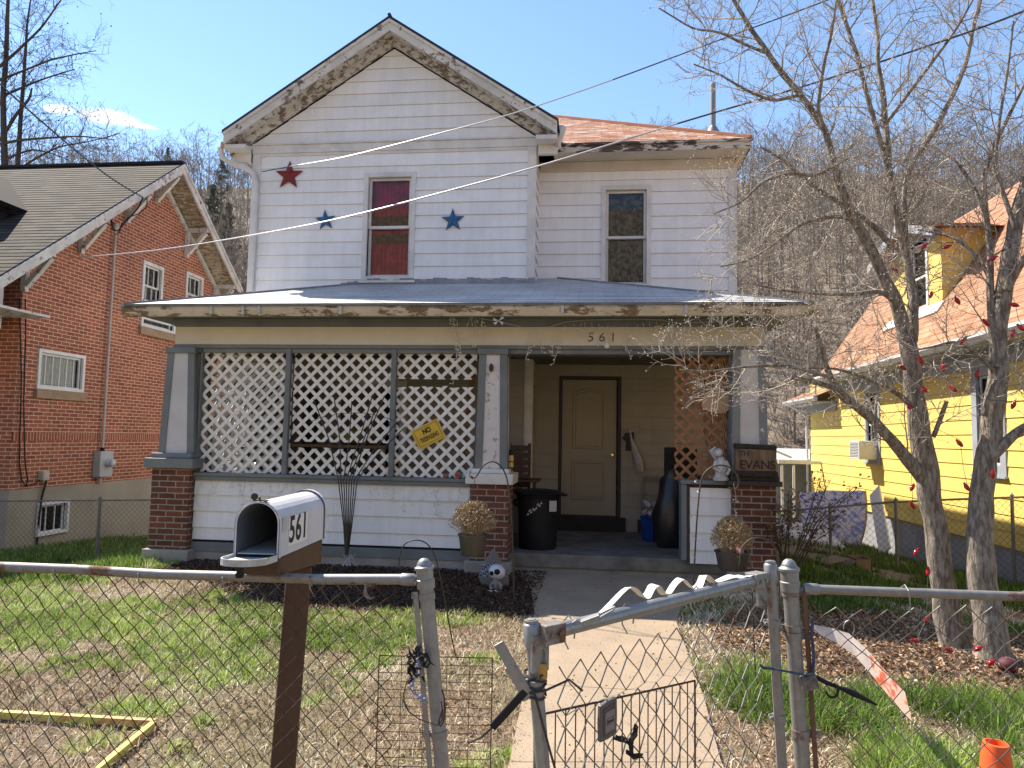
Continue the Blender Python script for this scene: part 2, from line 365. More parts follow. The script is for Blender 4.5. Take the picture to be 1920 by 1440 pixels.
# ================= the white house =================
XL,XM,XR=-5.17,-.855,2.13; YG,YW=10.1,10.8
FG=FR((0,YG,0),(1,0,0),(0,-1,0)); FW=FR((0,YW,0),(1,0,0),(0,-1,0)); FP=FR((0,8.4,0),(1,0,0),(0,-1,0))
house=thing('white_house','two storey white clapboard house with front gable and deep front porch','house',(-1.6,12,0))
def ring(mb,fr,u0,u1,z0,z1,w,n0,n1,wb=None,wt=None):
    wb=w if wb is None else wb; wt=w if wt is None else wt
    fr.box(mb,u0,u0+w,n0,n1,z0,z1); fr.box(mb,u1-w,u1,n0,n1,z0,z1); fr.box(mb,u0+w,u1-w,n0,n1,z0,z0+wb); fr.box(mb,u0+w,u1-w,n0,n1,z1-wt,z1)
def window(parent,fr,u0,u1,z0,z1,m,cur,curb=None,w=.075,split=.49,sill=True,mun=(0,0),sm_=None,bars=0,back=.115,casn=.03):
    sm_=sm_ or m
    mb=MB(); ring(mb,fr,u0,u1,z0,z1,w,-.02,casn); wi=mb.build('window',m,parent,bevel=.004)
    a0,a1,b0,b1=u0+w,u1-w,z0+w,z1-w; zs=b0+(b1-b0)*split
    for (c0,c1,nn) in ((zs-.02,b1,-.03),(b0,zs+.02,-.065)):
        if split<=0 and c0<zs: pass
        if c1-c0<.06: continue
        mb=MB(); ring(mb,fr,a0,a1,c0,c1,.04,nn-.03,nn)
        if mun[0]:
            for k in range(1,mun[0]): x=a0+(a1-a0)*k/mun[0]; fr.box(mb,x-.009,x+.009,nn-.02,nn-.004,c0+.04,c1-.04)
        if mun[1]:
            for k in range(1,mun[1]): zz=c0+(c1-c0)*k/mun[1]; fr.box(mb,a0+.04,a1-.04,nn-.021,nn-.005,zz-.009,zz+.009)
        sa=mb.build('sash',sm_,wi)
        mb=MB(); mb.poly([fr.p(a0+.04,nn-.018,c0+.04),fr.p(a1-.04,nn-.018,c0+.04),fr.p(a1-.04,nn-.018,c1-.04),fr.p(a0+.04,nn-.018,c1-.04)]); mb.build('pane',glass,sa)
    # curtain with folds
    def cur_(c0,c1,mt,nm_):
        mb=MB(); K=34; row=[]
        for k in range(K+1):
            u=a0+(a1-a0)*k/K; row.append((u,-back+.006*sin(k*1.9)+.008*sin(k*.5)))
        for k in range(K):
            (ua,na),(ub,nb)=row[k],row[k+1]; mb.poly([fr.p(ua,na,c0),fr.p(ub,nb,c0),fr.p(ub,nb*1.0,c1),fr.p(ua,na,c1)])
        mb.build(nm_,mt,wi,smooth=True)
    if curb is None: cur_(b0,b1,cur,'curtain')
    else: cur_(zs,b1,cur,'curtain'); cur_(b0,zs,curb,'curtain')
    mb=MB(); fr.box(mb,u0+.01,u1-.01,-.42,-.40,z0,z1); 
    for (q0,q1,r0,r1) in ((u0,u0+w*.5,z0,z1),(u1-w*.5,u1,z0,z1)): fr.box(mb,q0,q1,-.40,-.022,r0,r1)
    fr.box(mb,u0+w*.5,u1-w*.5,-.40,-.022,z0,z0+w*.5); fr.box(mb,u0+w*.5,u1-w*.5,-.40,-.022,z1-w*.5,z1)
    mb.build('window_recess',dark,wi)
    if sill:
        mb=MB(); fr.box(mb,u0-.03,u1+.03,-.02,casn+.035,z0-.035,z0-.001); mb.build('sill',m,wi,bevel=.004)
    return wi
def pr(fr_y,p0,p1):   # pixel rectangle on plane Y
    a=aY(p0[0],p0[1],fr_y); b=aY(p1[0],p1[1],fr_y); return a.x,b.x,b.z,a.z
# --- openings
WG=(aY(684,330,YG).x,aY(781,330,YG).x,aY(730,527,YG).z,aY(735,324,YG).z)
WW=(aY(1128,352,YW).x,aY(1221,352,YW).x,aY(1175,541,YW).z,aY(1175,348,YW).z)
LW=(aY(640,700,YG).x,aY(765,700,YG).x,1.0,2.40)     # lower window behind the lattice
DO=(-.43,.40,.46,2.50)
EX=.192
mb=MB()
polys=holes(XL+.11,XM-.1,3.0,5.86,[WG])
courses(mb,polys,FG.p(0,0,0),(1,0,0),(0,0,1),(0,-1,0),EX,.016,.06)
ap=(-3.02,7.45)
def rk(x): return ap[1]-.66*abs(x-ap[0])
tri=[(XL-.02,5.99),(XM+.02,5.99),(XM+.02,rk(XM+.02)),ap,(XL-.02,rk(XL-.02))]
courses(mb,[tri],FG.p(0,0,0),(1,0,0),(0,0,1),(0,-1,0),EX,.016,.04)
# wall of the recess facing right
courses(mb,[[(YG,3.),(YW,3.),(YW,6.2),(YG,6.2)]],(XM,0,0),(0,1,0),(0,0,1),(1,0,0),EX,.016,.06)
# left end wall
courses(mb,[[(YG,0),(18.5,0),(18.5,6.3),(YG,6.3)]],(XL,0,0),(0,1,0),(0,0,1),(-1,0,0),EX,.016,.06)
wallg=mb.build('wall',white,house)
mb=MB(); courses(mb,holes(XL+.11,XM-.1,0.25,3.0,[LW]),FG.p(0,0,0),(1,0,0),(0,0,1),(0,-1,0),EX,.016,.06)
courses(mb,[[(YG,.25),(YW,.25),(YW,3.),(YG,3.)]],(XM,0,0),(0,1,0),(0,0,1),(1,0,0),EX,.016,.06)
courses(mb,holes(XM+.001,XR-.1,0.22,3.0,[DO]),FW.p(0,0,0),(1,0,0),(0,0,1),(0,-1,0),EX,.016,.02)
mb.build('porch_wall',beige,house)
mb=MB(); courses(mb,holes(XM+.001,XR-.1,3.0,5.80,[WW]),FW.p(0,0,0),(1,0,0),(0,0,1),(0,-1,0),EX,.016,.02)
courses(mb,[[(-YW,0),(-YW,6.0),(-18.5,6.0),(-18.5,0)][::-1]],(XR,0,0),(0,-1,0),(0,0,1),(1,0,0),EX,.016,.02)
mb.build('wall',white,house)
mb=MB(); mb.poly([(XL,18.5,0),(XR,18.5,0),(XR,18.5,6),(XL,18.5,6)]); mb.box((XL+.3,YW+.5,.1),(XR-.3,YW+.55,5.9)); mb.build('back_wall',white,house)
mb=MB()
FG.box(mb,XL-.02,XL+.11,-.02,.03,0.2,5.86); FG.box(mb,XM-.1,XM+.022,-.02,.03,.2,5.86)
mb.box((XM-.001,YG-.028,.2),(XM+.024,YG+.09,5.86)); mb.box((XL-.024,YG-.028,.2),(XL-.001,YG+.09,5.86))
FW.box(mb,XR-.1,XR+.022,-.02,.03,.2,5.80); mb.box((XR+.001,YW-.028,.2),(XR+.024,YW+.09,5.80))
mb.build('corner_board',whiteP,house,bevel=.004)
mb=MB(); FG.box(mb,XL-.03,XM+.03,-.02,.035,5.862,5.985); FG.box(mb,XL-.03,XM+.03,-.02,.055,5.987,6.01); FG.box(mb,XL+.11,XM-.1,-.01,.024,5.83,5.86); mb.build('trim_board',whiteP,house,bevel=.004)
window(house,FG,*WG,whiteP,redC,redC,w=.07,split=.5)
window(house,FW,*WW,whiteP,greyC,greyC,w=.07,split=.5)
window(house,FG,*LW,whiteP,dark,dark,w=.09,split=.5)
# red curtains show a dark ruffle under the red
for (f0,wz,fz) in ((FG,WG,.53),(FG,WG,.36)):
    a=wz[2]+(wz[3]-wz[2])*fz; mb=MB(); K=40
    for k in range(K):
        ua=wz[0]+.13+(wz[1]-wz[0]-.26)*k/K; ub=wz[0]+.13+(wz[1]-wz[0]-.26)*(k+1)/K
        mb.poly([f0.p(ua,-.097+.004*sin(k*2.3),a-.012*sin(k*.8)),f0.p(ub,-.097+.004*sin((k+1)*2.3),a-.012*sin((k+1)*.8)),f0.p(ub,-.097,a+.14+.012*sin((k+1)*.7)),f0.p(ua,-.097,a+.14+.012*sin(k*.7))])
    mb.build('curtain_ruffle',nm('brown_ruffle',(.20,.12,.085),(.05,.032,.026),16,.8,.6,20),house)
# --- gable roof
RZ=7.75; RS=.66
def rz(x): return RZ-RS*abs(x+3.02)
GX0,GX1=-5.53,-.52; GY=9.8
n_l=V(-RS,0,1).normalized(); n_r=V(RS,0,1).normalized()
mb=MB()
for sgn,xe in ((-1,GX0),(1,GX1)):
    L=abs(xe+3.02)*sqrt(1+RS*RS); Wv=V(-sgn,0,RS).normalized(); nn=V(sgn*RS,0,1).normalized()
    back=13.4
    if sgn<0: poly=[(-back-5,0),(-GY,0),(-GY,L),(-back-5,L)]; U=V(0,-1,0)
    else:     poly=[(GY,0),(back,0),(back+1.2,L),(GY,L)]; U=V(0,1,0)
    courses(mb,[poly],V(xe,0,rz(xe)+.035),U,Wv,nn,.14,.004)
gr=mb.build('gable_roof',shOr,house)
mb=MB()
for xe in (GX0-.02,GX1+.02):
    mb.prism([(xe,GY-.02,rz(xe)+.005),(-3.02,GY-.02,RZ+.01),(-3.02,GY-.02,RZ+.045),(xe,GY-.02,rz(xe)+.045)],(0,3.2,0))
mb.tube([(-3.02,GY-.03,RZ+.05),(-3.02,13.4,RZ+.05)],.03,6)
mb.build('roof_edge',nm('dark_shingle_edge',(.03,.028,.026),(.05,.045,.04),20,.9,.4),house)
mb=MB()
for xe in (GX0,GX1):
    h=.17; s=1 if xe<-3 else -1
    mb.prism([(xe,GY,rz(xe)),(xe,GY,rz(xe)-h),(-3.02,GY,RZ-h),(-3.02,GY,RZ)],(0,.03,0))
    h2=.05
    mb.prism([(xe-.0,GY-.022,rz(xe)),(xe,GY-.022,rz(xe)-h2),(-3.02,GY-.022,RZ-h2),(-3.02,GY-.022,RZ)],(0,.02,0))
mb.build('rake_board',whiteR,house,bevel=.003)
mb=MB()
for xe in (GX0,GX1):
    h=.165
    mb.prism([(xe,GY+.032,rz(xe)-h+.035),(xe,GY+.032,rz(xe)-h),(-3.02,GY+.032,RZ-h),(-3.02,GY+.032,RZ-h+.035)],(0,YG-GY-.034,0))
    mb.prism([(xe,GY+.2,rz(xe)-h-.002),(xe,GY+.2,rz(xe)-h-.11),(-3.02,GY+.2,RZ-h-.11),(-3.02,GY+.2,RZ-h-.002)],(0,.085,0))
mb.build('rake_soffit',soffP,house)
mb=MB()
for x0,x1 in ((GX0,XL-.03),(XM+.03,GX1)):   # eave returns
    zt=rz(x0 if x0==GX0 else x1)-.17
    mb.box((x0+.0,GY+.04,zt-.06),(x1,YG+.05,zt+.0)); mb.box((x0+.02,YG-.05,zt-.2),(x1,YG+.02,zt-.062))
mb.prism([(GX0+.03,YG-.06,5.98),(XL-.03,YG-.06,5.98),(XL-.03,YG-.06,5.66)],(0,.05,0))
mb.build('eave_return',whiteP,house)
mb=MB(); mb.box((GX0+.01,GY+.05,rz(GX0)-.15),(GX0+.035,18.6,rz(GX0)-.005)); mb.box((GX0+.036,GY+.3,rz(GX0)-.15),(XL-.01,18.6,rz(GX0)-.13)); mb.build('side_soffit',soffP,house)
# --- main hip roof
HX0,HX1,HY0,HY1=-5.53,2.29,10.4,18.9; HZ=6.03; HS=.6; half=(HX1-HX0)/2
L=half*sqrt(1+HS*HS); W=V(0,1,HS).normalized(); nn=V(0,-HS,1).normalized()
mb=MB()
courses(mb,[[(-.62,0),(HX1,0),(HX1-half,L),(-2.2,L),(-3.2,1.9)]],V(0,HY0,HZ),V(1,0,0),W,nn,.14,.004)
W2=V(-1,0,HS).normalized(); n2=V(HS,0,1).normalized()
courses(mb,[[(-(HY1),0),(-HY0,0),(-(HY0+half),L),(-(HY1-half),L)]],V(HX1,0,HZ),V(0,-1,0),W2,n2,.14,.004)
W3=V(1,0,HS).normalized(); n3=V(-HS,0,1).normalized()
courses(mb,[[((HY0+3),0),(HY1,0),(HY1-half,L),(HY0+half,L)]],V(HX0,0,HZ),V(0,1,0),W3,n3,.14,.004)
hz=HZ+half*HS
mb.poly([(HX0,HY1,HZ),(HX1,HY1,HZ),(HX1-half,HY1-half,hz)],[(0,0),(7,0),(3,4)])
mb.tube([(HX1,HY0,HZ+.02),(HX1-half,HY0+half,hz+.02)],.035,5)
mb.build('main_roof',shOr,house)
darkrot=peel('rotten_fascia',(.64,.59,.50),(.05,.033,.024),.64,9,(.45,1,1.6),.3)
mb=MB(); mb.box((-.60,HY0-.005,5.885),(HX1,HY0+.02,5.985)); mb.box((-.60,HY0-.03,5.987),(HX1+.02,HY0+.01,6.025)); mb.box((HX1-.022,HY0+.022,5.885),(HX1+.002,HY1,6.02))
mb.build('fascia',darkrot,house)
mb=MB(); mb.box((-.60,HY0+.022,5.888),(HX1-.024,YW-.03,5.91)); mb.box((XR+.03,YW-.03,5.888),(HX1-.024,HY1,5.91)); mb.build('soffit',frieze,house)
mb=MB(); FW.box(mb,XM+.03,XR,-.02,.035,5.73,5.885); mb.build('frieze_board',frieze,house,bevel=.004)
mb=MB(); mb.tube([(-.47,10.25,6.22),(-.50,10.25,6.08),(-.56,10.28,5.98),(-.52,10.3,5.9)],[.07,.06,.075,.05],8); mb.build('gutter_stub',whiteP,house,smooth=True)
# vent pipe standing on the roof
pb=aY(1337,250,11.1)
vp=thing('vent_pipe','tall bare metal vent pipe standing on the orange shingle roof','pipe',pb)
mb=MB(); tz=aY(1336,157,11.1); mb.tube([pb-V(0,0,.1),V(pb.x,pb.y,tz.z)],.043,12); mb.build('pipe',gal,vp,smooth=True)
mb=MB(); mb.lathe(pb,[(.12,-.05),(.10,.02),(.055,.10),(.045,.12)],14); mb.build('flashing',gal,vp,smooth=True)
# left eave gutter and downspout
mb=MB(); gx=-5.60; gzz=5.98
prof=[(-.075,.06),(-.065,-.01),(-.035,-.045),(.04,-.045),(.055,-.01),(.055,.06),(.045,.06),(.045,-.035),(-.035,-.035),(-.062,.06)]
mb.prism([(gx+a,10.0,gzz+b) for a,b in prof],(0,8.5,-.1)); mb.box((gx-.07,9.985,gzz-.045),(gx+.05,9.998,gzz+.05))
gut=mb.build('eave_gutter',peel('rust_stained_gutter',(.62,.56,.46),(.30,.13,.05),.60,5,(1,1,1),.3),house)
mb=MB(); pts=[aY(*q) for q in ((413,278,10.02),(417,296,10.02),(436,307,10.03),(462,314,10.03),(476,327,10.03),(480,345,10.03),(477,420,10.03),(470,545,10.03))]
mb.tube(pts,.042,8); mb.build('downspout',whiteP,house,smooth=True)
# ---------- porch ----------
PL,PR_=-5.30,2.10
mb=MB(); mb.box((PL,8.47,.08),(PR_,YG+.9,.235)); mb.build('porch_floor',slabM,house,bevel=.01)
mb=MB(); mb.box((PL+.02,8.52,-.45),(PR_-.02,8.9,.078)); mb.box((PL-.02,8.9,-.5),(PL+.2,18.5,.078)); mb.box((XR-.1,8.9,-.5),(XR+.02,18.5,.2)); mb.box((-1.0,8.6,-.3),(1.3,8.7,.079)); mb.build('foundation',conc,house)
mb=MB(); FP.box(mb,PL+.35,-1.43,-.1,-.02,-.05,.13); mb.build('foundation',conc,house)
# beam
mb=MB(); FP.box(mb,-5.25,1.97,-.28,0,2.700,2.925); mb.box((-5.25,8.681,2.7),(-4.97,10.1,2.925)); mb.box((1.70,8.681,2.7),(1.97,10.8,2.925)); mb.build('porch_beam',beamC,house,bevel=.004)
mb=MB(); FP.box(mb,-5.27,1.99,-.30,.008,2.655,2.698); FP.box(mb,-5.26,1.98,-.28,.02,2.927,3.0); FP.box(mb,-5.26,1.98,-.05,.045,2.985,3.02); mb.build('beam_trim',grayT,house,bevel=.003)
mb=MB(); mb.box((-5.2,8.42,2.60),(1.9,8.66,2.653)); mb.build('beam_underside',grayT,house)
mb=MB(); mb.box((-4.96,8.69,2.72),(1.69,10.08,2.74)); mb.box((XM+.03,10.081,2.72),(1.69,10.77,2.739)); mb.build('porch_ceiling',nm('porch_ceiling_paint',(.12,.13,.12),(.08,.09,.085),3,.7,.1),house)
# porch roof: low hip
EX0,EX1,EY=-5.68,2.40,7.93; EZ=3.125; PS=.325
mb=MB(); W=V(0,1,PS).normalized(); nn=V(0,-PS,1).normalized(); q=sqrt(1+PS*PS)
dG=YG-EY; dW=YW-EY
courses(mb,[[(EX0,0),(EX1,0),(EX1-dW,dW*q),(XM,dW*q),(XM,dG*q),(EX0+dG,dG*q)]],V(0,EY,EZ),V(1,0,0),W,nn,.14,.004)
W3=V(1,0,PS).normalized(); n3=V(-PS,0,1).normalized()
courses(mb,[[(EY,0),(11.5,0),(11.5,.5*q),(EY+dG,dG*q)]],V(EX0,0,EZ),V(0,1,0),W3,n3,.14,.004)
W2=V(-1,0,PS).normalized(); n2=V(PS,0,1).normalized()
courses(mb,[[(-11.6,0),(-EY,0),(-EY-dW,dW*q),(-11.6,.3*q)]],V(EX1,0,EZ),V(0,-1,0),W2,n2,.14,.004)
mb.build('porch_roof',shPo,house)
mb=MB()
mb.prism([(EX0,EY,EZ+.01),(EX0+dG,YG,EZ+dG*PS+.015),(EX0+dG,YG,EZ+dG*PS-.02),(EX0,EY,EZ-.03)],(.07,-.05,.0))
mb.prism([(EX1,EY,EZ+.01),(EX1-dW,YW,EZ+dW*PS+.012),(EX1-dW,YW,EZ+dW*PS-.02),(EX1,EY,EZ-.03)],(-.07,-.05,.0))
mb.box((EX0+.02,EY+.0,EZ-.022),(EX1-.02,EY+.06,EZ-.004))
mb.build('roof_edge',nm('tarred_roof_edge',(.13,.14,.155),(.22,.23,.24),9,.7,.3),house)
# wrinkled tar paper step flashing where the roof meets the wall
mb=MB()
for k in range(44):
    x=XL+.35+k*.1; d=.03+.02*sin(k*1.3)
    if x>XM-.05: break
    zt=EZ+(YG-EY)*PS; 
    if x<EX0+dG: zt=EZ+(x-EX0)*PS
    mb.box((x,YG-.04,zt-.03),(x+.1,YG-.022,zt+.035+d))
mb.build('wall_flashing',nm('flashing_grey',(.25,.27,.30),(.18,.2,.22),6,.5,.2),house)
# box soffit + gutter
mb=MB(); mb.box((EX0+.1,8.07,3.022),(EX1-.1,8.40,3.045)); mb.box((EX0+.1,8.401,3.022),(-5.27,10.1,3.045)); mb.box((1.99,8.401,3.022),(EX1-.1,10.7,3.045)); mb.build('porch_soffit',grayT,house)
mb=MB(); prof=[(0,0),(0,-.125),(-.05,-.125),(-.085,-.06),(-.085,-.012),(-.075,0)]
mb.prism([(EX0-.02,8.05+a,3.115+b) for a,b in prof],(EX1-EX0+.14,0,0)); mb.box((EX0-.018,8.052,3.0),(EX1+.1,8.075,3.10))
mb.build('porch_gutter',creamG,house,bevel=.003)
mb=MB(); mb.box((EX0-.02,7.955,3.106),(EX1+.12,7.966,3.122)); mb.build('gutter_lip',nm('gutter_lip_metal',(.7,.68,.62),(.6,.57,.5),20,.3,0,metal=.3),house)
mb=MB()
for u in (-4.55,-4.15,-3.95,-2.95,-.35,1.02): mb.box((u,7.945,3.0+.02*rnd()),(u+.035,7.954,3.11))
mb.build('tape_strip',nm('grey_tape',(.5,.5,.52),(.45,.45,.47),9,.4,0),house)
# rail and knee wall
mb=MB(); FP.box(mb,-4.90,-1.40,-.16,.03,1.055,1.095); FP.box(mb,-4.90,-1.40,-.12,.012,1.0,1.053); mb.build('porch_rail',grayT,house,bevel=.004)
mb=MB(); courses(mb,[[(-4.91,.275),(-1.42,.275),(-1.42,1.0),(-4.91,1.0)]],FP.p(0,-.03,0),(1,0,0),(0,0,1),(0,-1,0),.2,.018,.225); mb.build('knee_wall',white,house)
mb=MB(); FP.box(mb,-4.93,-4.90,-.03,.0,.27,1.0); FP.box(mb,-1.44,-1.42,-.03,.0,.27,1.0); mb.build('knee_wall_trim',whiteP,house)
mb=MB(); FP.box(mb,-4.93,-1.41,-.10,-.045,.22,.275); mb.build('vent_gap',dark,house)
mb=MB(); FP.box(mb,-4.93,-1.41,-.08,-.005,.13,.245); mb.build('skirt_board',grayT,house,bevel=.004)
# right knee wall
mb=MB(); courses(mb,[[(1.14,.20),(1.62,.20),(1.62,1.06),(1.14,1.06)]],FP.p(0,-.03,0),(1,0,0),(0,0,1),(0,-1,0),.2,.018,.15); mb.build('knee_wall',white,house)
mb=MB(); FP.box(mb,1.04,1.10,-.22,.01,.235,1.10); FP.box(mb,1.03,1.63,-.22,.03,1.101,1.15); mb.build('opening_post',grayT,house,bevel=.004)
mb=MB(); FP.box(mb,1.10,1.135,-.2,-.02,.235,1.09); FP.box(mb,1.10,1.62,-.2,-.06,.235,1.09); mb.build('opening_trim',nm('dark_brown_trim',(.07,.055,.04),(.045,.035,.028),9,.6,.2),house)
def pier(x0,x1,ztop,capm,cap,z0=-.12,name='brick_pier'):
    mb=MB(); mb.box((x0,8.30,.16),(x1,8.80,ztop)); p=mb.build(name,brD,house,bevel=.006)
    mb=MB(); mb.box((x0-.05,8.25,z0-.3),(x1+.05,8.85,.158)); mb.build('footing',conc,p,bevel=.012)
    mb=MB()
    for (e,za,zb) in cap: mb.box((x0-e,8.30-e,za),(x1+e,8.8+e,zb))
    mb.build('cap',capm,p,bevel=.008); return p
pier(-5.40,-4.90,1.145,grayT,[(.07,1.147,1.268),(.02,1.27,1.33)])
pier(-1.40,-.95,1.045,whiteP,[(.055,1.047,1.17),(.0,1.172,1.225)])
pier(1.60,2.07,1.10,nm('dark_cap',(.05,.04,.032),(.03,.025,.02),9,.7,.2),[(.06,1.102,1.16),(.03,1.162,1.22)])
def column(cx,w0,w1,z0,z1,face,gray,name='porch_column',cap=True):
    y=8.36; mb=MB()
    def sec(w,z,e=0): return [(cx-w/2-e,y-e,z),(cx+w/2+e,y-e,z),(cx+w/2+e,y+w+e,z),(cx-w/2-e,y+w+e,z)]
    mb.hexa(sec(w0,z0)+sec(w1,z1)); c=mb.build(name,face,house)
    t=.075; mb=MB()
    for s in (-1,1):   # corner boards, following the taper
        for dy in (0,1):
            a0=cx+s*w0/2; a1=cx+s*w1/2; 
            y0=y-.012 if dy==0 else y+w0-t; y1=y-.012 if dy==0 else y+w1-t
            i0=a0-s*t; i1=a1-s*t; o=.012*s
            mb.hexa([(min(i0,a0+o),y0,z0),(max(i0,a0+o),y0,z0),(max(i0,a0+o),y0+t+.012,z0),(min(i0,a0+o),y0+t+.012,z0),(min(i1,a1+o),y1,z1),(max(i1,a1+o),y1,z1),(max(i1,a1+o),y1+t+.012,z1),(min(i1,a1+o),y1+t+.012,z1)])
    mb.build('corner_board',gray,c)
    if cap: mb=MB(); e=.03; mb.box((cx-w1/2-e,y-.03,z1-.07),(cx+w1/2+e,y+w1+e,z1-.003)); mb.build('capital',grayT,c,bevel=.004)
    return c
colF=nm('column_panel_paint',(.60,.58,.58),(.52,.50,.49),2,.6,.08)
column(-5.13,.44,.33,1.331,2.653,colF,grayT)
column(-1.17,.36,.31,1.226,2.653,peel('flaked_column_paint',(.66,.63,.60),(.2,.18,.16),.74,11,(1,1,1),.1),grayT)
column(1.80,.38,.34,1.221,2.653,peel('flaked_column_paint_b',(.62,.60,.57),(.35,.33,.3),.84,9,(1,1,1),.15),peel('flaked_grey_trim',(.22,.23,.23),(.4,.39,.37),.80,6,(1,1,1),.1),cap=False)
mb=MB(); FP.box(mb,1.595,1.612,-.2,-.05,1.23,2.6); mb.build('side_post',grayT,house)
# small weathered bracket + nails on the middle column
mb=MB(); c=aY(921,690,8.33); mb.lathe(c-V(0,0,.05),[(.0,0),(.022,.02),(.03,.06),(.02,.085),(.012,.1)],8); mb.tube([c+V(0,.02,.03),c+V(0,-.03,.045)],.006); mb.build('lamp_bracket',rustM,house)
# lattice
def lattice(name,fr,u0,u1,z0,z1,m,pitch=.113,w=.045,th=.007,parent=None,back=True,ragged=0,slopes=(1,-1)):
    mb=MB()
    for li,sg in enumerate(slopes):
        n1=-li*th*1.1; n0=n1-th
        k=-60
        while k<60:
            c=k*pitch*sqrt(2); k+=1
            # centre line: u - sg*z = c ; keep inside rectangle, ends trimmed square to the frame
            def seg(off):
                cc=c+off*sqrt(2)
                zs=[z0,z1]; 
                if sg>0: za,zb=max(z0,u0-cc),min(z1,u1-cc)
                else: za,zb=max(z0,cc-u1),min(z1,cc-u0)
                return (za,zb,cc)
            a=seg(-w/2); b=seg(w/2)
            if a[1]-a[0]<.01 or b[1]-b[0]<.01: continue
            j=uni(-.012,.012) if ragged else 0
            def P(s,z,n): return fr.p((s[2]+sg*z),n,z)
            q=[P(a,a[0],n1),P(b,b[0],n1),P(b,b[1]+j,n1),P(a,a[1]+j,n1)]; q2=[P(a,a[0],n0),P(b,b[0],n0),P(b,b[1]+j,n0),P(a,a[1]+j,n0)]
            mb.hexa(q2+q)
    return mb.build(name,m,parent)
FL=FR((0,8.47,0),(1,0,0),(0,-1,0))
for (u0,u1,z0,z1) in ((-4.88,-3.775,1.10,2.65),(-3.715,-2.425,1.10,1.42),(-3.69,-2.43,1.50,2.65),(-2.375,-1.40,1.10,2.20),(-2.37,-1.385,2.29,2.65)):
    lattice('lattice_panel',FL,u0,u1,z0,z1,latW,.117,.041,parent=house,ragged=1,slopes=(1,-1))
lattice('lattice_panel',FR((.06,8.66,0),(1,0,0),(0,-1,0)),-4.90,-3.85,1.10,2.5,latW,.125,.041,parent=house,slopes=(-1,1))
FSd=FR((-5.0,0,0),(0,1,0),(-1,0,0)); lattice('lattice_panel',FSd,8.8,10.05,1.1,2.65,latW,parent=house)
mb=MB()
for u in (-3.745,-2.40): FP.box(mb,u-.03,u+.03,-.06,.0,1.096,2.653)
mb.build('lattice_post',grayT,house,bevel=.003)
mb=MB(); FP.box(mb,-4.90,-4.885,-.1,-.02,1.1,2.65)
mb.build('lattice_post',grayT,house)
lattice('lattice_panel',FR((0,8.56,0),(1,0,0),(0,-1,0)),.98,1.59,1.13,2.64,latB,.105,.036,.008,house,ragged=1,slopes=(-1,1))
lattice('lattice_panel',FR((1.62,0,0),(0,1,0),(-1,0,0)),8.72,10.6,1.1,2.6,latB,.105,.036,.008,house)
# side rail wall under those lattices
mb=MB(); mb.box((1.6,8.8,.236),(1.68,10.78,1.1)); mb.box((-5.05,8.8,.236),(-4.97,10.08,1.08)); mb.build('side_wall',white,house)
# ---------- door ----------

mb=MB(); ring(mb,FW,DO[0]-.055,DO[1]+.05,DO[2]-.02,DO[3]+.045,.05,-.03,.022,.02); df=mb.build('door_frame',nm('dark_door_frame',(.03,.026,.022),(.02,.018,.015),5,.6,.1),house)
mb=MB(); x0,x1,z0,z1=DO[0],DO[1]-.02,DO[2]+.0,DO[3]-.01
FW.box(mb,x0,x1,-.06,-.02,z0,z1)
def panel(a,b,c,e,arch=False):
    K=12; pts=[(a,c),(b,c)]+([(b+(a-b)*k/K,e+(.055*sin(pi*k/K) if arch else 0)) for k in range(K+1)])
    n=len(pts); cx=(a+b)/2; cz=(c+e)/2
    def sc(s): return [(cx+(p[0]-cx)*(1-s/(b-a)*2),cz+(p[1]-cz)*(1-s/(e-c)*2)) for p in pts]
    r=[(pts,-.0195),(sc(.012),-.0105),(sc(.024),-.0105),(sc(.04),-.0195),(sc(.055),-.013)]
    for (A,na),(B,nb) in zip(r,r[1:]):
        for k in range(n):
            k2=(k+1)%n; mb.poly([FW.p(A[k][0],na,A[k][1]),FW.p(A[k2][0],na,A[k2][1]),FW.p(B[k2][0],nb,B[k2][1]),FW.p(B[k][0],nb,B[k][1])])
    mb.poly([FW.p(p[0],-.013,p[1]) for p in sc(.055)])
panel(x0+.15,x1-.17,z0+.98,z1-.18,True); panel(x0+.14,x1-.17,z0+.22,z0+.80)
dr=mb.build('door',doorM,house)
k=aY(1148,853,10.78); mb=MB(); mb.lathe(k,[(.03,0),(.03,.006),(.012,.01),(.012,.03),(.028,.042),(.03,.055),(.02,.066),(0.001,.068)],14,ax=(0,-1,0)); mb.build('door_knob',nm('brass_knob',(.75,.6,.35),(.7,.55,.3),5,.22,0,metal=1),dr,smooth=True)
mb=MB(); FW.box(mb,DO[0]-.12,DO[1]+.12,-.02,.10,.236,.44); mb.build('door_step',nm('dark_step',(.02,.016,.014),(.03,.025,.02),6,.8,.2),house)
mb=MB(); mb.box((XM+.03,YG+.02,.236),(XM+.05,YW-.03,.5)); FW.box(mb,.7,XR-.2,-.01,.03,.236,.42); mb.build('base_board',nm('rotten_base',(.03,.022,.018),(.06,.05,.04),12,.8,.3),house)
# porch downspout / corner strip at the recess
mb=MB(); a=aY(991,660,10.06); mb.box((a.x-.035,YG-.05,.3),(a.x+.02,YG-.031,2.66)); mb.build('corner_strip',whiteP,house)
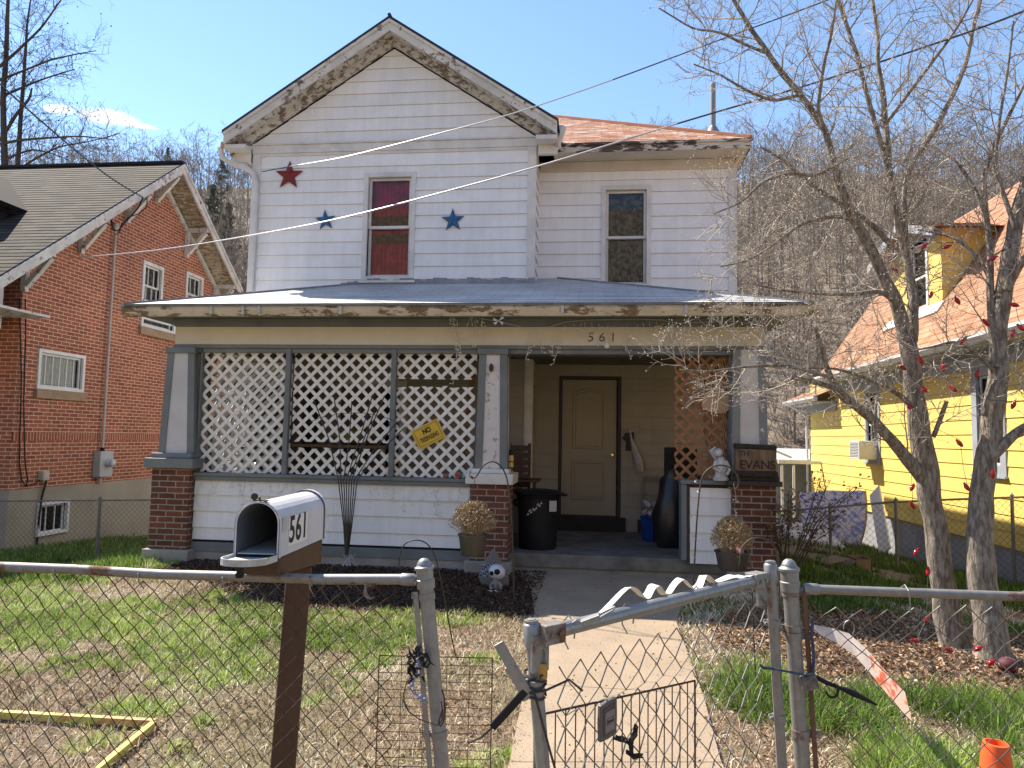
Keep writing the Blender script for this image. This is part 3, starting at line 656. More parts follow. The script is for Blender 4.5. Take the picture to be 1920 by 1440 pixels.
# ================= fast numpy meshes =================
def npmesh(name,verts,faces,mat,kind=None,smooth=False,attr=None,parent=None,n=None):
    """verts (V,3); faces (F,k) equal-sized"""
    me=bpy.data.meshes.new(name); V_=np.asarray(verts,dtype=np.float32); F=np.asarray(faces,dtype=np.int32)
    k=F.shape[1]; me.vertices.add(len(V_)); me.vertices.foreach_set('co',V_.ravel())
    me.loops.add(F.size); me.loops.foreach_set('vertex_index',F.ravel())
    me.polygons.add(len(F)); me.polygons.foreach_set('loop_start',np.arange(0,F.size,k,dtype=np.int32)); me.polygons.foreach_set('loop_total',np.full(len(F),k,dtype=np.int32))
    me.update(calc_edges=True)
    if attr is not None:
        a=me.attributes.new('tone','FLOAT','POINT'); a.data.foreach_set('value',np.asarray(attr,dtype=np.float32))
    return finish(me,name,mat,parent,smooth,0,kind)
rng=np.random.default_rng(11)
def vnoise(x,y,s,seed=0):
    r=np.random.default_rng(seed).random((64,64)); X=x*s; Y=y*s; xi=np.floor(X).astype(int); yi=np.floor(Y).astype(int); fx=X-xi; fy=Y-yi
    fx=fx*fx*(3-2*fx); fy=fy*fy*(3-2*fy); g=lambda a,b:r[a%64,b%64]
    return (g(xi,yi)*(1-fx)+g(xi+1,yi)*fx)*(1-fy)+(g(xi,yi+1)*(1-fx)+g(xi+1,yi+1)*fx)*fy
def fbm(x,y,s,seed=0,o=4):
    t=0;a=.5
    for k in range(o): t=t+a*vnoise(x+7.3*k,y+3.1*k,s*2**k,seed+k); a*=.5
    return t/(1-.5**o)
gzv=np.vectorize(gz)
# ================= ground =================
groundM,t,b=newmat('yard_soil')
v=coords(t); n1=noise(t,v,.8,6); n2=noise(t,v,16,8,.75); n3=noise(t,v,55,4,.7)
c=ramp(t,n2,[(.3,(.085,.055,.035)),(.5,(.20,.135,.085)),(.68,(.38,.29,.19))])
c=mix(t,ramp(t,n1,[(.45,0.),(.62,.55)]),c,(.13,.16,.05))
c=mix(t,1.,c,ramp(t,n3,[(.3,.6),(.65,1.25)]),'MULTIPLY')
t.links.new(c,b.inputs['Base Color']); b.inputs['Roughness'].default_value=.95; bump(t,b,n3,.8,.02)
xs=np.concatenate([np.linspace(-220,-14,12),np.linspace(-12,9,106),np.linspace(12,220,12)]); ys=np.concatenate([np.linspace(-60,2,8),np.linspace(2.3,24,100),np.linspace(26,60,8)])
X,Y=np.meshgrid(xs,ys); Z=gzv(X,Y)
nx,ny=len(xs),len(ys)
idx=np.arange(nx*ny).reshape(ny,nx); F=np.stack([idx[:-1,:-1],idx[:-1,1:],idx[1:,1:],idx[1:,:-1]],-1).reshape(-1,4)
npmesh('ground',np.stack([X,Y,Z],-1).reshape(-1,3),F,groundM,'structure',True)
# hill
hillM,t,b=newmat('forest_floor')
v=coords(t); c=ramp(t,noise(t,v,.9,8,.7),[(.3,(.14,.10,.068)),(.5,(.24,.185,.13)),(.7,(.36,.29,.21))]); t.links.new(c,b.inputs['Base Color']); b.inputs['Roughness'].default_value=1.
def hz_(x,y):
    t=np.clip((y-30)/88,0,1); z=45*t**1.0*(1-.0*t)
    z=z+ (x<0)*(1.)*t*np.clip(-x/40,0,1) + 3.5*(fbm(x,y,.03,5)-.5)*t*2 + 1.2*(fbm(x,y,.12,9)-.5)*np.clip((y-30)/10,0,1)*1.
    z=np.where(y>118,z-(y-118)*.25,z)
    return z-.3*(1-np.clip((y-26)/4,0,1))
xs=np.linspace(-170,170,120); ys=np.linspace(26,190,84); X,Y=np.meshgrid(xs,ys); Z=hz_(X,Y)
nx,ny=len(xs),len(ys); idx=np.arange(nx*ny).reshape(ny,nx); F=np.stack([idx[:-1,:-1],idx[:-1,1:],idx[1:,1:],idx[1:,:-1]],-1).reshape(-1,4)
npmesh('hill',np.stack([X,Y,Z],-1).reshape(-1,3),F,hillM,'structure',True)
xs=np.linspace(-200,200,30); ys=np.linspace(-160,-34,20); X,Y=np.meshgrid(xs,ys); Z=np.clip((-Y-34)/70,0,1)*44+2*fbm(X+400,Y+400,.05,4)-1
nx,ny=len(xs),len(ys); idx=np.arange(nx*ny).reshape(ny,nx); F=np.stack([idx[:-1,:-1],idx[:-1,1:],idx[1:,1:],idx[1:,:-1]],-1).reshape(-1,4)
npmesh('hill',np.stack([X,Y,Z],-1).reshape(-1,3),F,hillM,'structure',True)  # unseen hill behind the camera, added to block low sky light
mb=MB(); mb.box((-60,-9,-.1),(60,-1.2,.012)); mb.build('road',nm('asphalt',(.055,.055,.055),(.04,.04,.04),30,.9,.3),None,kind='structure')
# ---- the bare wood on the hill (one mass of stems and twigs)
def stick(P,Q,r0,r1,out):   # thin three-sided tapered sticks, vectorised later
    out.append((P,Q,r0,r1))
def sticks_mesh(arr):
    A=np.array([[*p,*q,a,b] for p,q,a,b in arr]) if not isinstance(arr,np.ndarray) else arr
    P=A[:,:3];Q=A[:,3:6];D=Q-P; D/=np.maximum(np.linalg.norm(D,axis=1,keepdims=True),1e-6)
    ref=np.where(np.abs(D[:,2:3])<.9,np.array([[0,0,1.]]),np.array([[1.,0,0]])); a=np.cross(D,ref); a/=np.linalg.norm(a,axis=1,keepdims=True); b=np.cross(D,a)
    vs=[]
    for k in range(3):
        t=2*pi*k/3; o=a*cos(t)+b*sin(t); vs+= [P+o*A[:,6:7], Q+o*A[:,7:8]]
    Vv=np.stack(vs,1).reshape(-1,3); n=len(A); base=(np.arange(n)*6)[:,None]
    F=np.concatenate([base+np.array([[0,2,3,1]]),base+np.array([[2,4,5,3]]),base+np.array([[4,0,1,5]])],0)
    return Vv,F
def baretree(h,seed,dens=1.):
    r=np.random.default_rng(seed); out=[]; p=np.array([0,0,0.]); d=np.array([r.normal(0,.05),r.normal(0,.05),1]); R=h*.0105; seg=7; pts=[]
    for k in range(seg):
        q=p+d*h/seg; rr=R*(1-.85*(k+1)/seg); out.append([*p,*q,R*(1-.85*k/seg),rr]); pts.append((p,q,R*(1-.85*k/seg)))
        p=q; d=d+np.array([r.normal(0,.07),r.normal(0,.07),0])
    for i in range(int(16*dens)):
        k=r.integers(2,seg); t=r.random(); s=pts[k][0]*(1-t)+pts[k][1]*t; az=r.random()*2*pi; up=.5+r.random()*.9; L=h*(.13+.16*r.random())*(1.25-.1*k)
        dd=np.array([cos(az),sin(az),up]); dd/=np.linalg.norm(dd); e=s+dd*L; rr=pts[k][2]*.42; out.append([*s,*e,rr,rr*.3])
        for j in range(int(7*dens)):
            t2=.25+.75*r.random(); s2=s*(1-t2)+e*t2; d2=dd+r.normal(0,.5,3)+np.array([0,0,.25]); d2/=np.linalg.norm(d2); e2=s2+d2*L*(.25+.35*r.random()); out.append([*s2,*e2,rr*.4,rr*.14])
            if r.random()<.7:
                d3=d2+r.normal(0,.5,3); s3=(s2+e2)/2; out.append([*s3,*(s3+d3*L*.2),rr*.24,rr*.1])
    return np.array(out)
tm=[baretree(1.,s) for s in range(7)]; tml=[baretree(1.,20+s,.62) for s in range(5)]
woodM,t,b=newmat('winter_wood_bark')
v=coords(t); c=ramp(t,noise(t,v,.16,3),[(.3,(.15,.12,.098)),(.5,(.23,.19,.155)),(.7,(.33,.285,.24))]); t.links.new(c,b.inputs['Base Color']); b.inputs['Roughness'].default_value=.95
acc=[]; r=np.random.default_rng(3)
for i in range(3300):
    y=32+(r.random()**.8)*92
    x=(r.random()*2-1)*(y*1.05+6)-y*.1
    # keep to what the valley mouth shows
    px=x/y
    if -.22<px<-.02 : continue
    z=float(hz_(np.array(x),np.array(y))); h=(5+6.5*r.random()**1.3)*(1. if y>45 else .8)
    a=r.random()*2*pi; c_,s_=cos(a),sin(a); T=(tm if y<60 else tml)[r.integers(5)].copy()
    for o in (0,3):
        xx=T[:,o]*c_-T[:,o+1]*s_; yy=T[:,o]*s_+T[:,o+1]*c_; T[:,o]=xx*h+x; T[:,o+1]=yy*h+y; T[:,o+2]=T[:,o+2]*h+z-.2
    T[:,6:]*=h*(.8 if y>60 else .75); T[:,6:]=np.maximum(T[:,6:],.004+.00011*y)
    acc.append(T)
Vv,F=sticks_mesh(np.concatenate(acc)); wd=npmesh('woodland',Vv,F,woodM,'stuff'); tag(wd,'bare brown winter woodland covering the hillside behind the houses','woodland',kind='stuff')
# undergrowth and fallen stems
acc=[]
for i in range(5200):
    y=30.5+(r.random()**1.5)*60; x=(r.random()*2-1)*(y*.95+5)-y*.08
    z=float(hz_(np.array(x),np.array(y))); 
    for k in range(3):
        d=np.array([r.normal(0,.45),r.normal(0,.45),.5+r.random()]); L=.6+1.6*r.random(); q=np.array([x,y,z-.05]); acc.append([*q,*(q+d*L),.018,.006])
    if i%12==0: q=np.array([x,y,z+.1]); d=np.array([r.normal(0,1),r.normal(0,.3),r.normal(0,.15)]); acc.append([*q,*(q+d*2.4),.09,.04])
Vv,F=sticks_mesh(np.array(acc)); wd=npmesh('undergrowth',Vv,F,nm('undergrowth_stems',(.26,.21,.155),(.15,.115,.085),.5,.95,0),'stuff'); tag(wd,'dry scrub and fallen stems under the hillside trees','undergrowth',kind='stuff')
# evergreens on the left hill
pineM=nm('pine_needles',(.13,.14,.085),(.07,.08,.05),.8,.9,0)
def pine(x,y,h,label,seed):
    r=np.random.default_rng(seed); z=float(hz_(np.array(x),np.array(y))) if y>32 else gz(x,y)
    t_=thing('pine_tree',label,'tree',(x,y,z),'evergreens on the left hillside')
    mb=MB(); mb.tube([(x,y,z-.3),(x+.1,y,z+h*.5),(x,y,z+h)],[h*.014,h*.01,.02],6); mb.build('trunk',woodM,t_)
    vs=[];n=int(1100)
    hh=r.random(n)**.8; zz=z+h*(.22+.78*hh); rad=h*.17*(1-hh)**.7*(.25+.75*r.random(n)**.5)*(.8+.5*np.sin(hh*40)); an=r.random(n)*2*pi
    C=np.stack([x+rad*np.cos(an),y+rad*np.sin(an),zz-rad*.25],-1); s=.07+.12*r.random(n)
    A=r.normal(0,1,(n,3)); A/=np.linalg.norm(A,axis=1,keepdims=True); B=r.normal(0,1,(n,3)); B/=np.linalg.norm(B,axis=1,keepdims=True)
    Vv=np.stack([C-A*s[:,None],C+A*s[:,None],C+B*s[:,None]*1.2],1).reshape(-1,3); npmesh('crown',Vv,np.arange(3*n).reshape(-1,3),pineM,parent=t_)
for (px,pyb,Y,h,sd,lb) in ((398,0,52,9.5,1,'dark evergreen left of the tallest one on the hill'),(412,0,60,11.5,2,'tall narrow dark evergreen beside the white house gutter'),(430,0,50,8,3,'dark evergreen nearest the white house wall'),(308,0,88,10,4,'small lone evergreen on the ridge above the brick house roof')):
    q=aY(px,400,Y); pine(q.x,Y,h,lb,sd)
# ================= walkway, mulch =================
def sheet(name,pts,mat,dz=.012,sub=True,label=None):
    mb=MB(); c=sum((Vector(p) for p in pts),Vector())/len(pts)
    n=len(pts)
    for k in range(n):
        a,b_=Vector(pts[k]),Vector(pts[(k+1)%n]); mb.poly([a,b_,c])
    return mb.build(name,mat,None,kind='structure')
mb=MB(); L=[aZ(985,1068),aZ(996,1110),aZ(1003,1160),aZ(985,1290),aZ(955,1440),V(-.42,2.0,0),V(-.45,-1,0)]; Rr=[aZ(1310,1077),aZ(1283,1120),aZ(1268,1172),aZ(1318,1310),aZ(1352,1440),V(.74,2.,0),V(.8,-1,0)]
L[0].y=Rr[0].y=8.46; L[0].x=-.82; Rr[0].x=1.28
for k in range(len(L)-1):
    for s in range(6):
        a=L[k].lerp(L[k+1],s/6); b1=L[k].lerp(L[k+1],(s+1)/6); c=Rr[k].lerp(Rr[k+1],s/6); d=Rr[k].lerp(Rr[k+1],(s+1)/6)
        for p in (a,b1,c,d): p.z=gz(p.x,p.y)+.03
        gap=.006 if s==0 and k in (1,3,4) else 0
        mb.poly([a-V(0,gap,0),c-V(0,gap,0),d,b1])
        e=V(0,0,-.06); mb.poly([a,b1,b1+e,a+e]); mb.poly([c,d,d+e,c+e])
L_path,R_path=L,Rr
mb.build('path',walkM,None,kind='structure')
mulchM,t,b=newmat('dark_mulch'); v=coords(t); c=ramp(t,noise(t,v,26,7,.75),[(.3,(.02,.014,.01)),(.55,(.045,.032,.022)),(.72,(.10,.07,.05))]); t.links.new(c,b.inputs['Base Color']); b.inputs['Roughness'].default_value=.95; bump(t,b,noise(t,v,40,5,.7),1.,.03)
chipM,t,b=newmat('bark_chip_mulch'); v=coords(t); c=ramp(t,noise(t,v,34,7,.75),[(.3,(.14,.07,.045)),(.5,(.27,.155,.10)),(.7,(.46,.33,.23))]); t.links.new(c,b.inputs['Base Color']); b.inputs['Roughness'].default_value=.95; bump(t,b,noise(t,v,50,5,.7),1.,.03)
edge=[V(-4.9,8.35,0),V(-1.0,8.4,0),V(-.80,8.2,0),V(-.60,7.7,0),V(-.50,7.1,0),V(-.55,6.55,0),V(-.9,6.35,0),V(-1.6,6.4,0),V(-2.3,6.45,0),V(-2.9,6.65,0),V(-3.5,7.2,0),V(-4.4,7.7,0),V(-4.9,7.9,0)]
for p in edge: p.z=gz(p.x,p.y)+.016
sheet('mulch_bed',edge,mulchM)
mb=MB()
def bed(cx,cy,rx,ry,K=40,seed=2):
    rr=random.Random(seed); rings=[]
    for q in range(7):
        f=q/6; rings.append([(cx+rx*f*cos(2*pi*k/K)*(1+.1*sin(3*2*pi*k/K+1)),cy+ry*f*sin(2*pi*k/K)*(1+.08*sin(5*2*pi*k/K))) for k in range(K)])
    for a,b_ in zip(rings,rings[1:]):
        for k in range(K):
            k2=(k+1)%K; P=[a[k],a[k2],b_[k2],b_[k]]; mb.poly([(x,y,gz(x,y)+.006) for x,y in P][::-1])
bed(3.0,6.1,1.75,1.0); mb.build('mulch_bed',chipM,None,kind='structure')
# ================= brick house (left) =================
BX=-9.5; RX=-8.9
bh=thing('brick_house','red brick house with steep grey shingle gable roof and bracketed eaves','house',(-13,14,-.5))
FB=FR((BX,0,0),(0,1,0),(1,0,0))
def qX(px,py,X=BX): return aX(px,py,X)
def rectX(x0,x1,yt,yb,X=BX):   # pixel columns / rows of the left edge
    a=qX(x0,yt,X); b_=qX(x0,yb,X); c=qX(x1,yt,X); return (a.y,c.y,b_.z,a.z)
RA=qX(345,308,RX); RF=qX(0,520,RX); RB=qX(455,550,RX); mS=(RA.z-RF.z)/(RA.y-RF.y)
def rzb(y): return RA.z-mS*abs(y-RA.y)
Y0,Y1=10.78,17.7; ZF=.58
wz1=rectX(72,160,653,729); 
w2=rectX(268,307,487,558); w2=(w2[0],w2[1],w2[3]-1.02,w2[3])
w3=rectX(349,381,508,560); w3=(w3[0],w3[1],w3[3]-1.0,w3[3])
w4=rectX(316,345,694,775); w5=rectX(266,330,560,612)
bs=rectX(68,125,943,1006)
mb=MB()
hs=[wz1,w2,w3,w4,w5]
top=3.9
for q in holes(Y0,Y1,ZF,top+.2,hs): mb.poly([FB.p(u,0,z) for u,z in q])
# gable part with holes: split columns, sloped tops
zc=top+.2
cols=sorted({Y0,Y1,RA.y}|{h for a in hs for h in a[:2]})
for a,b_ in zip(cols,cols[1:]):
    m_=(a+b_)/2; cuts=sorted([(h[2],h[3]) for h in hs if h[0]<m_<h[1] and h[3]>zc]); z=zc
    for c,d in cuts:
        if c>z: mb.poly([FB.p(a,0,z),FB.p(b_,0,z),FB.p(b_,0,c),FB.p(a,0,c)])
        z=max(z,d)
    ta,tb=rzb(a)-.12,rzb(b_)-.12
    if min(ta,tb)>z: mb.poly([FB.p(a,0,z),FB.p(b_,0,z),FB.p(b_,0,tb),FB.p(a,0,ta)])
mb.build('wall',brR,bh)
mb=MB(); mb.poly([(BX,Y0,ZF),(-26,Y0,ZF),(-26,Y0,top+.6),(BX,Y0,top+.6)]); mb.poly([(BX,Y1,-1),(-26,Y1,-1),(-26,Y1,top+.6),(BX,Y1,top+.6)]); mb.build('wall',brR,bh)
# soldier course, slightly proud
sold=brickm('soldier_course',(.38,.11,.052),(.27,.07,.036),(.68,.47,.35),bw=.0677,rh=.35,ms=.0058,off=(0,.1))
s0=qX(100,811,BX).z; s1=qX(100,826,BX).z
mb=MB(); FB.box(mb,Y0,Y1,-.02,.004,s1,s0); mb.build('soldier_course',sold,bh)
fM=nm('tan_foundation',(.36,.32,.25),(.27,.24,.185),1.2,.85,.25,20)
mb=MB(); 
for q in holes(Y0-.02,Y1,-1.6,ZF-.001,[bs]): mb.prism([FB.p(u,.02,z) for u,z in q],(-.3,0,0))
mb.box((-26,Y0-.02,-1.6),(BX-.28,Y0+.3,ZF-.001)); mb.build('foundation',fM,bh)
whF=nm('white_window_paint',(.74,.73,.70),(.62,.61,.58),3,.5,.05)
window(bh,FB,*wz1,whF,whiteC,w=.06,split=.0,sill=False,mun=(6,0),back=.12)
mb=MB(); FB.box(mb,wz1[0]-.03,wz1[1]+.05,-.05,.06,wz1[2]-.16,wz1[2]-.004); mb.build('stone_sill',nm('sandstone_sill',(.36,.25,.16),(.28,.19,.12),8,.9,.3),bh)
window(bh,FB,*w2,whiteP,greyC,w=.075,split=.5,mun=(3,1),sill=False)
window(bh,FB,*w3,whiteP,greyC,w=.07,split=.5,mun=(3,1),sill=False)
window(bh,FB,*w4,whF,greyC,w=.08,split=.5,sill=True)
window(bh,FB,*w5,whF,greyC,w=.06,split=.3,sill=False)
mb=MB(); FB.box(mb,w5[0]-.06,w5[1]+.05,-.05,.07,w5[2]-.17,w5[2]-.004); mb.build('stone_sill',MATS['sandstone_sill'],bh)
FBf=FR((BX+.02,0,0),(0,1,0),(1,0,0)); window(bh,FBf,*bs,whF,dark,w=.05,split=.0,sill=False,mun=(3,0),casn=.05)
# roof
L=sqrt(1+mS*mS); FE=9.0; BE=19.4
mb=MB()
courses(mb,[[(-26,0),(RX,0),(RX,(RA.y-FE)*L),(-26,(RA.y-FE)*L)]],V(0,FE,rzb(FE)+.03),V(1,0,0),V(0,1,mS).normalized(),V(0,-mS,1).normalized(),.14,.007)
courses(mb,[[(-RX,0),(26,0),(26,(BE-RA.y)*L),(-RX,(BE-RA.y)*L)]],V(0,BE,rzb(BE)+.03),V(-1,0,0),V(0,-1,mS).normalized(),V(0,mS,1).normalized(),.14,.007)
mb.box((-26,RA.y-.08,RA.z+.0),(RX,RA.y+.08,RA.z+.06))
mb.build('roof',shGr,bh)
def ryx(x0,x1,f0,f1,zo0,zo1,name,m,ya=FE,yb=BE):   # slope-following boards at depth x0..x1, vertical from -zo0 to -zo1
    mb=MB()
    for a,b_ in ((ya,RA.y),(RA.y,yb)):
        if a<b_: mb.prism([(x0,a,rzb(a)-zo0),(x0,b_,rzb(b_)-zo0),(x0,b_,rzb(b_)-zo1),(x0,a,rzb(a)-zo1)],(x1-x0,0,0))
    return mb.build(name,m,bh,bevel=.003)
greyW=peel('weathered_barge_board',(.66,.64,.59),(.16,.13,.11),.75,9,(1,1,1),.35)
ryx(RX,RX-.045,0,0,.0,.20,'rake_board',greyW); ryx(RX+.03,RX+.001,0,0,-.012,.06,'rake_trim',greyW)
ryx(RX-.05,BX+.001,0,0,.03,.055,'rake_soffit',peel('stained_soffit',(.62,.55,.42),(.16,.12,.075),.66,6,(1,3,3),.4),FE,BE)
ryx(BX+.07,BX+.004,0,0,.16,.27,'frieze_board',greyW,Y0,Y1)
# knee brackets
for px,py in ((30,560),(150,500),(205,440),(300,380),(383,450),(427,560)):
    pass
for i,yb_ in enumerate((10.75,12.0,13.25,14.2,15.4,16.75)):
    zt=rzb(yb_)-.22; mb=MB(); w_=.085
    mb.beam((BX+.05,yb_,zt+.02),(RX-.05,yb_,zt+.02),w_,.10); mb.beam((BX+.05,yb_,zt-.62),(BX+.05,yb_,zt-.03),w_,.085,V(1,0,0))
    mb.beam((BX+.09,yb_,zt-.52),(RX-.10,yb_,zt-.05),w_,.085); mb.build('bracket',greyW,bh,bevel=.004)
# small dormer at the left margin
mb=MB(); dq=aY(28,388,11.6)
mb.prism([(dq.x,11.2,dq.z+.02),(dq.x-1.9,11.2,dq.z+1.25),(dq.x-3.8,11.2,dq.z+.02),(dq.x-3.8,11.2,dq.z-.06),(dq.x-1.9,11.2,dq.z+1.15),(dq.x,11.2,dq.z-.06)],(0,2.6,0)); mb.build('dormer_roof',shGr,bh)
mb=MB(); mb.prism([(dq.x,11.16,dq.z+.0),(dq.x-1.9,11.16,dq.z+1.2),(dq.x-1.9,11.16,dq.z+1.02),(dq.x-.02,11.16,dq.z-.16)],(0,.035,0)); mb.build('dormer_rake',greyW,bh)
mb=MB(); mb.box((dq.x-3.6,11.5,dq.z-1.6),(dq.x-.22,13.6,dq.z-.07)); mb.build('dormer_wall',nm('dark_dormer_siding',(.035,.04,.05),(.025,.03,.04),3,.7,.2),bh)
# porch post and white window at the very left
mb=MB(); q=aY(6,560,10.6); mb.box((q.x-.5,10.45,q.z-.5),(q.x,10.6,rzb(10.6)-.1)); mb.build('porch_post',whF,bh)
mb=MB(); mb.box((-26,9.2,rzb(9.3)-.16),(RX-.06,10.77,rzb(9.3)-.12)); mb.box((-26,9.02,rzb(9.1)-.17),(RX-.05,9.05,rzb(9.1)+.0)); mb.build('front_soffit',greyW,bh)
window(bh,FR((0,Y0,0),(1,0,0),(0,-1,0)),-10.9,-10.02,1.55,3.1,whF,greyC,w=.09)
# meter, conduit, boxes
m0=rectX(177,199,846,894); mt=thing('electric_meter','grey electric meter box on the brick side wall','meter',FB.p(m0[0],0,m0[2]))
grayB=nm('grey_meter_paint',(.42,.44,.45),(.36,.38,.39),5,.45,.05)
mb=MB(); FB.box(mb,m0[0]-.03,m0[1],.0,.16,m0[2],m0[3]); mb.build('meter_box',grayB,mt,bevel=.012)
mb=MB(); cM=FB.p(m0[1]-.15,.16,(m0[2]+m0[3])/2+.02); mb.lathe(cM,[(.085,0),(.085,.03),(.075,.035),(.075,.12),(.06,.135),(0.001,.14)],20,ax=(1,0,0)); mb.build('meter_dial',nm('meter_glass',(.55,.57,.58),(.4,.42,.43),12,.15,0),mt,smooth=True)
mb=MB(); mb.tube([FB.p(m0[0]+.12,.07,m0[2]),FB.p(m0[0]+.12,.07,m0[2]-.12)],.03,8); mb.build('conduit_stub',grayB,mt)
cd=thing('service_conduit','thin pale vertical conduit running down brick wall into meter','conduit',FB.p(m0[0]+.1,0,m0[3]))
cdu=m0[0]+.13; zt=qX(209,428,BX+.07).z
mb=MB(); mb.tube([FB.p(cdu,.07,m0[3]),FB.p(cdu,.07,(m0[3]+zt)/2),FB.p(cdu,.07,zt)],.024,8); mb.lathe(FB.p(cdu,.07,zt),[(.024,0),(.05,.03),(.055,.10),(.03,.15),(.001,.16)],10); mb.build('pipe',nm('conduit_grey',(.45,.42,.39),(.38,.35,.32),6,.5,0),cd,smooth=True)
mb=MB(); mb.lathe(FB.p(cdu,.07,m0[3]-.0),[(.04,0),(.04,.06),(.026,.07)],10); mb.build('coupling',black,cd,smooth=True)
u0=rectX(72,84,883,901); ub=thing('utility_box','small beige utility box low on brick wall','box',FB.p(u0[0],0,u0[2]))
mb=MB(); FB.box(mb,u0[0],u0[1],0,.10,u0[2],u0[3]); bx=mb.build('box_body',nm('beige_plastic',(.50,.46,.36),(.44,.4,.31),5,.5,0),ub,bevel=.01)
mb=MB(); FB.box(mb,u0[0]+.02,u0[1]-.02,.1,.106,u0[2]+.02,u0[3]-.02); mb.build('box_cover',MATS['beige_plastic'],ub,bevel=.002)
cbl=thing('wall_cable','loose black cables hanging down left edge of brick wall','cable',FB.p(Y0,0,1.))
mb=MB()
for px0,j in ((35,0),(38,.05)):
    P=[FB.p(qX(px0,y,BX).y+.02*sin(y*.02+j*40),.03+j,qX(px0,y,BX).z) for y in (560,600,650,700,760,820,870,895)]
    P[-1]=P[-1]+V(0,.05,-.05); P+= [FB.p(qX(45,910,BX).y,.04,qX(45,912,BX).z),FB.p(qX(62,907,BX).y,.03,qX(62,907,BX).z),FB.p(qX(76,899,BX).y,.04,qX(76,897,BX).z)]
    mb.tube(P,.011,5)
P=[FB.p(qX(74,900,BX).y+.1,.05,u0[2]),FB.p(qX(73,905,BX).y,.07,u0[2]-.3),FB.p(qX(71,930,BX).y-.02,.07,u0[2]-.6),FB.p(qX(70,940,BX).y,.05,-.2),FB.p(qX(70,940,BX).y,.04,-.6)]
mb.tube(P,.018,6); mb.build('cable_run',black,cbl,smooth=True)
# ================= yellow house (right) =================
YX=6.3; yh=thing('yellow_house','yellow shingle sided house with tan roof and yellow dormer','house',(9,13,-.5))
FY=FR((YX,0,0),(0,-1,0),(-1,0,0))    # u = -Y
def qy(px,py,X=YX): return aX(px,py,X)
def rectY(px0,px1,yt,yb): a=qy(px0,yt); b_=qy(px0,yb); c=qy(px1,yt); return (-a.y,-c.y,b_.z,a.z)
Yc=qy(1520,850).y; ZB=.07; ZE=2.62
W1=rectY(1622,1650,728,866); W2=rectY(1822,1884,690,888)
ZT=3.27
mb=MB(); courses(mb,holes(-Yc,-6.0,ZB,ZT,[W1,W2]),FY.p(0,0,0),(0,-1,0),(0,0,1),(-1,0,0),.245,.014,.07); mb.poly([(YX,Yc,-1.4),(12,Yc,-1),(12,Yc,ZT),(YX,Yc,ZT)]); mb.poly([(YX,6,-1),(12,6,-1),(12,6,ZT+2.),(YX,6,ZT)]); mb.build('wall',yelM,yh)
mb=MB(); FY.box(mb,-Yc-.03,-Yc+.05,-.02,.02,ZB,ZT); mb.build('corner_board',grayT,yh)
mb=MB(); FY.box(mb,-Yc,-6,-.3,-.03,-1.4,ZB-.001); mb.build('foundation',nm('block_foundation',(.30,.31,.33),(.22,.225,.24),2,.9,.3),yh)
tg=nm('blue_grey_trim',(.34,.37,.42),(.27,.30,.34),4,.5,.05)
window(yh,FY,*W1,tg,whiteC,w=.10,split=.5,sm_=whF); window(yh,FY,*W2,tg,greyC,w=.16,split=.5,sm_=whF)
# roof: eave at EXx, slope up in +X
EXx=5.82; e0=qy(1533,708,EXx); ze=e0.z; Yr=e0.y; sl_=(qy(1675,510,EXx)) 
pk=aY(1675,510,Yr); m2=(pk.z-ze)/(pk.x-EXx); RXp=8.2; Lr=(RXp-EXx)*sqrt(1+m2*m2)
mb=MB(); courses(mb,[[(-Yr,0),(-5,0),(-5,Lr),(-Yr,Lr)]],V(EXx,0,ze),V(0,-1,0),V(1,0,m2).normalized(),V(-m2,0,1).normalized(),.15,.006)
q1=qy(1489,751,EXx); mb2=q1
courses(mb,[[(-Yc-.7,0),(-Yr+.02,0),(-Yr+.02,1.2),(-Yc-.7,1.2)]],V(EXx-.0,0,q1.z+.02),V(0,-1,0),V(1,0,.45).normalized(),V(-.45,0,1).normalized(),.15,.006)
mb.build('roof',shYe,yh)
gw=nm('white_gutter_metal',(.68,.70,.72),(.6,.62,.64),6,.35,0)
mb=MB(); prof=[(0,0),(0,-.12),(-.05,-.12),(-.10,-.05),(-.10,0)]
mb.prism([(EXx+a,Yr+.02,ze+b_) for a,b_ in prof],(0,-11,0)); mb.prism([(EXx+a,Yc+.75,q1.z+b_) for a,b_ in prof],(0,-(Yc+.75-Yr-.05),0)); mb.build('gutter',gw,yh)
mb=MB(); mb.tube([(EXx-.03,Yr+.05,ze-.1),(EXx-.03,Yr+.12,q1.z+.05)],.03,8); mb.tube([(EXx-.02,Yc+.3,q1.z-.1),(YX-.06,Yc+.15,q1.z-.45),(YX-.06,Yc+.1,0)],.035,8); mb.build('downspout',gw,yh)
mb=MB(); mb.box((EXx+.02,6,ze-.16),(YX-.02,Yr,ze-.13)); mb.box((EXx+.02,Yr+.02,q1.z-.15),(YX-.02,Yc+.7,q1.z-.12)); FY.box(mb,-Yc,-Yr,.02,.05,q1.z-.36,q1.z-.13); FY.box(mb,-Yr,-6,.0,.05,ze-.42,ze-.16); mb.build('soffit',tg,yh)
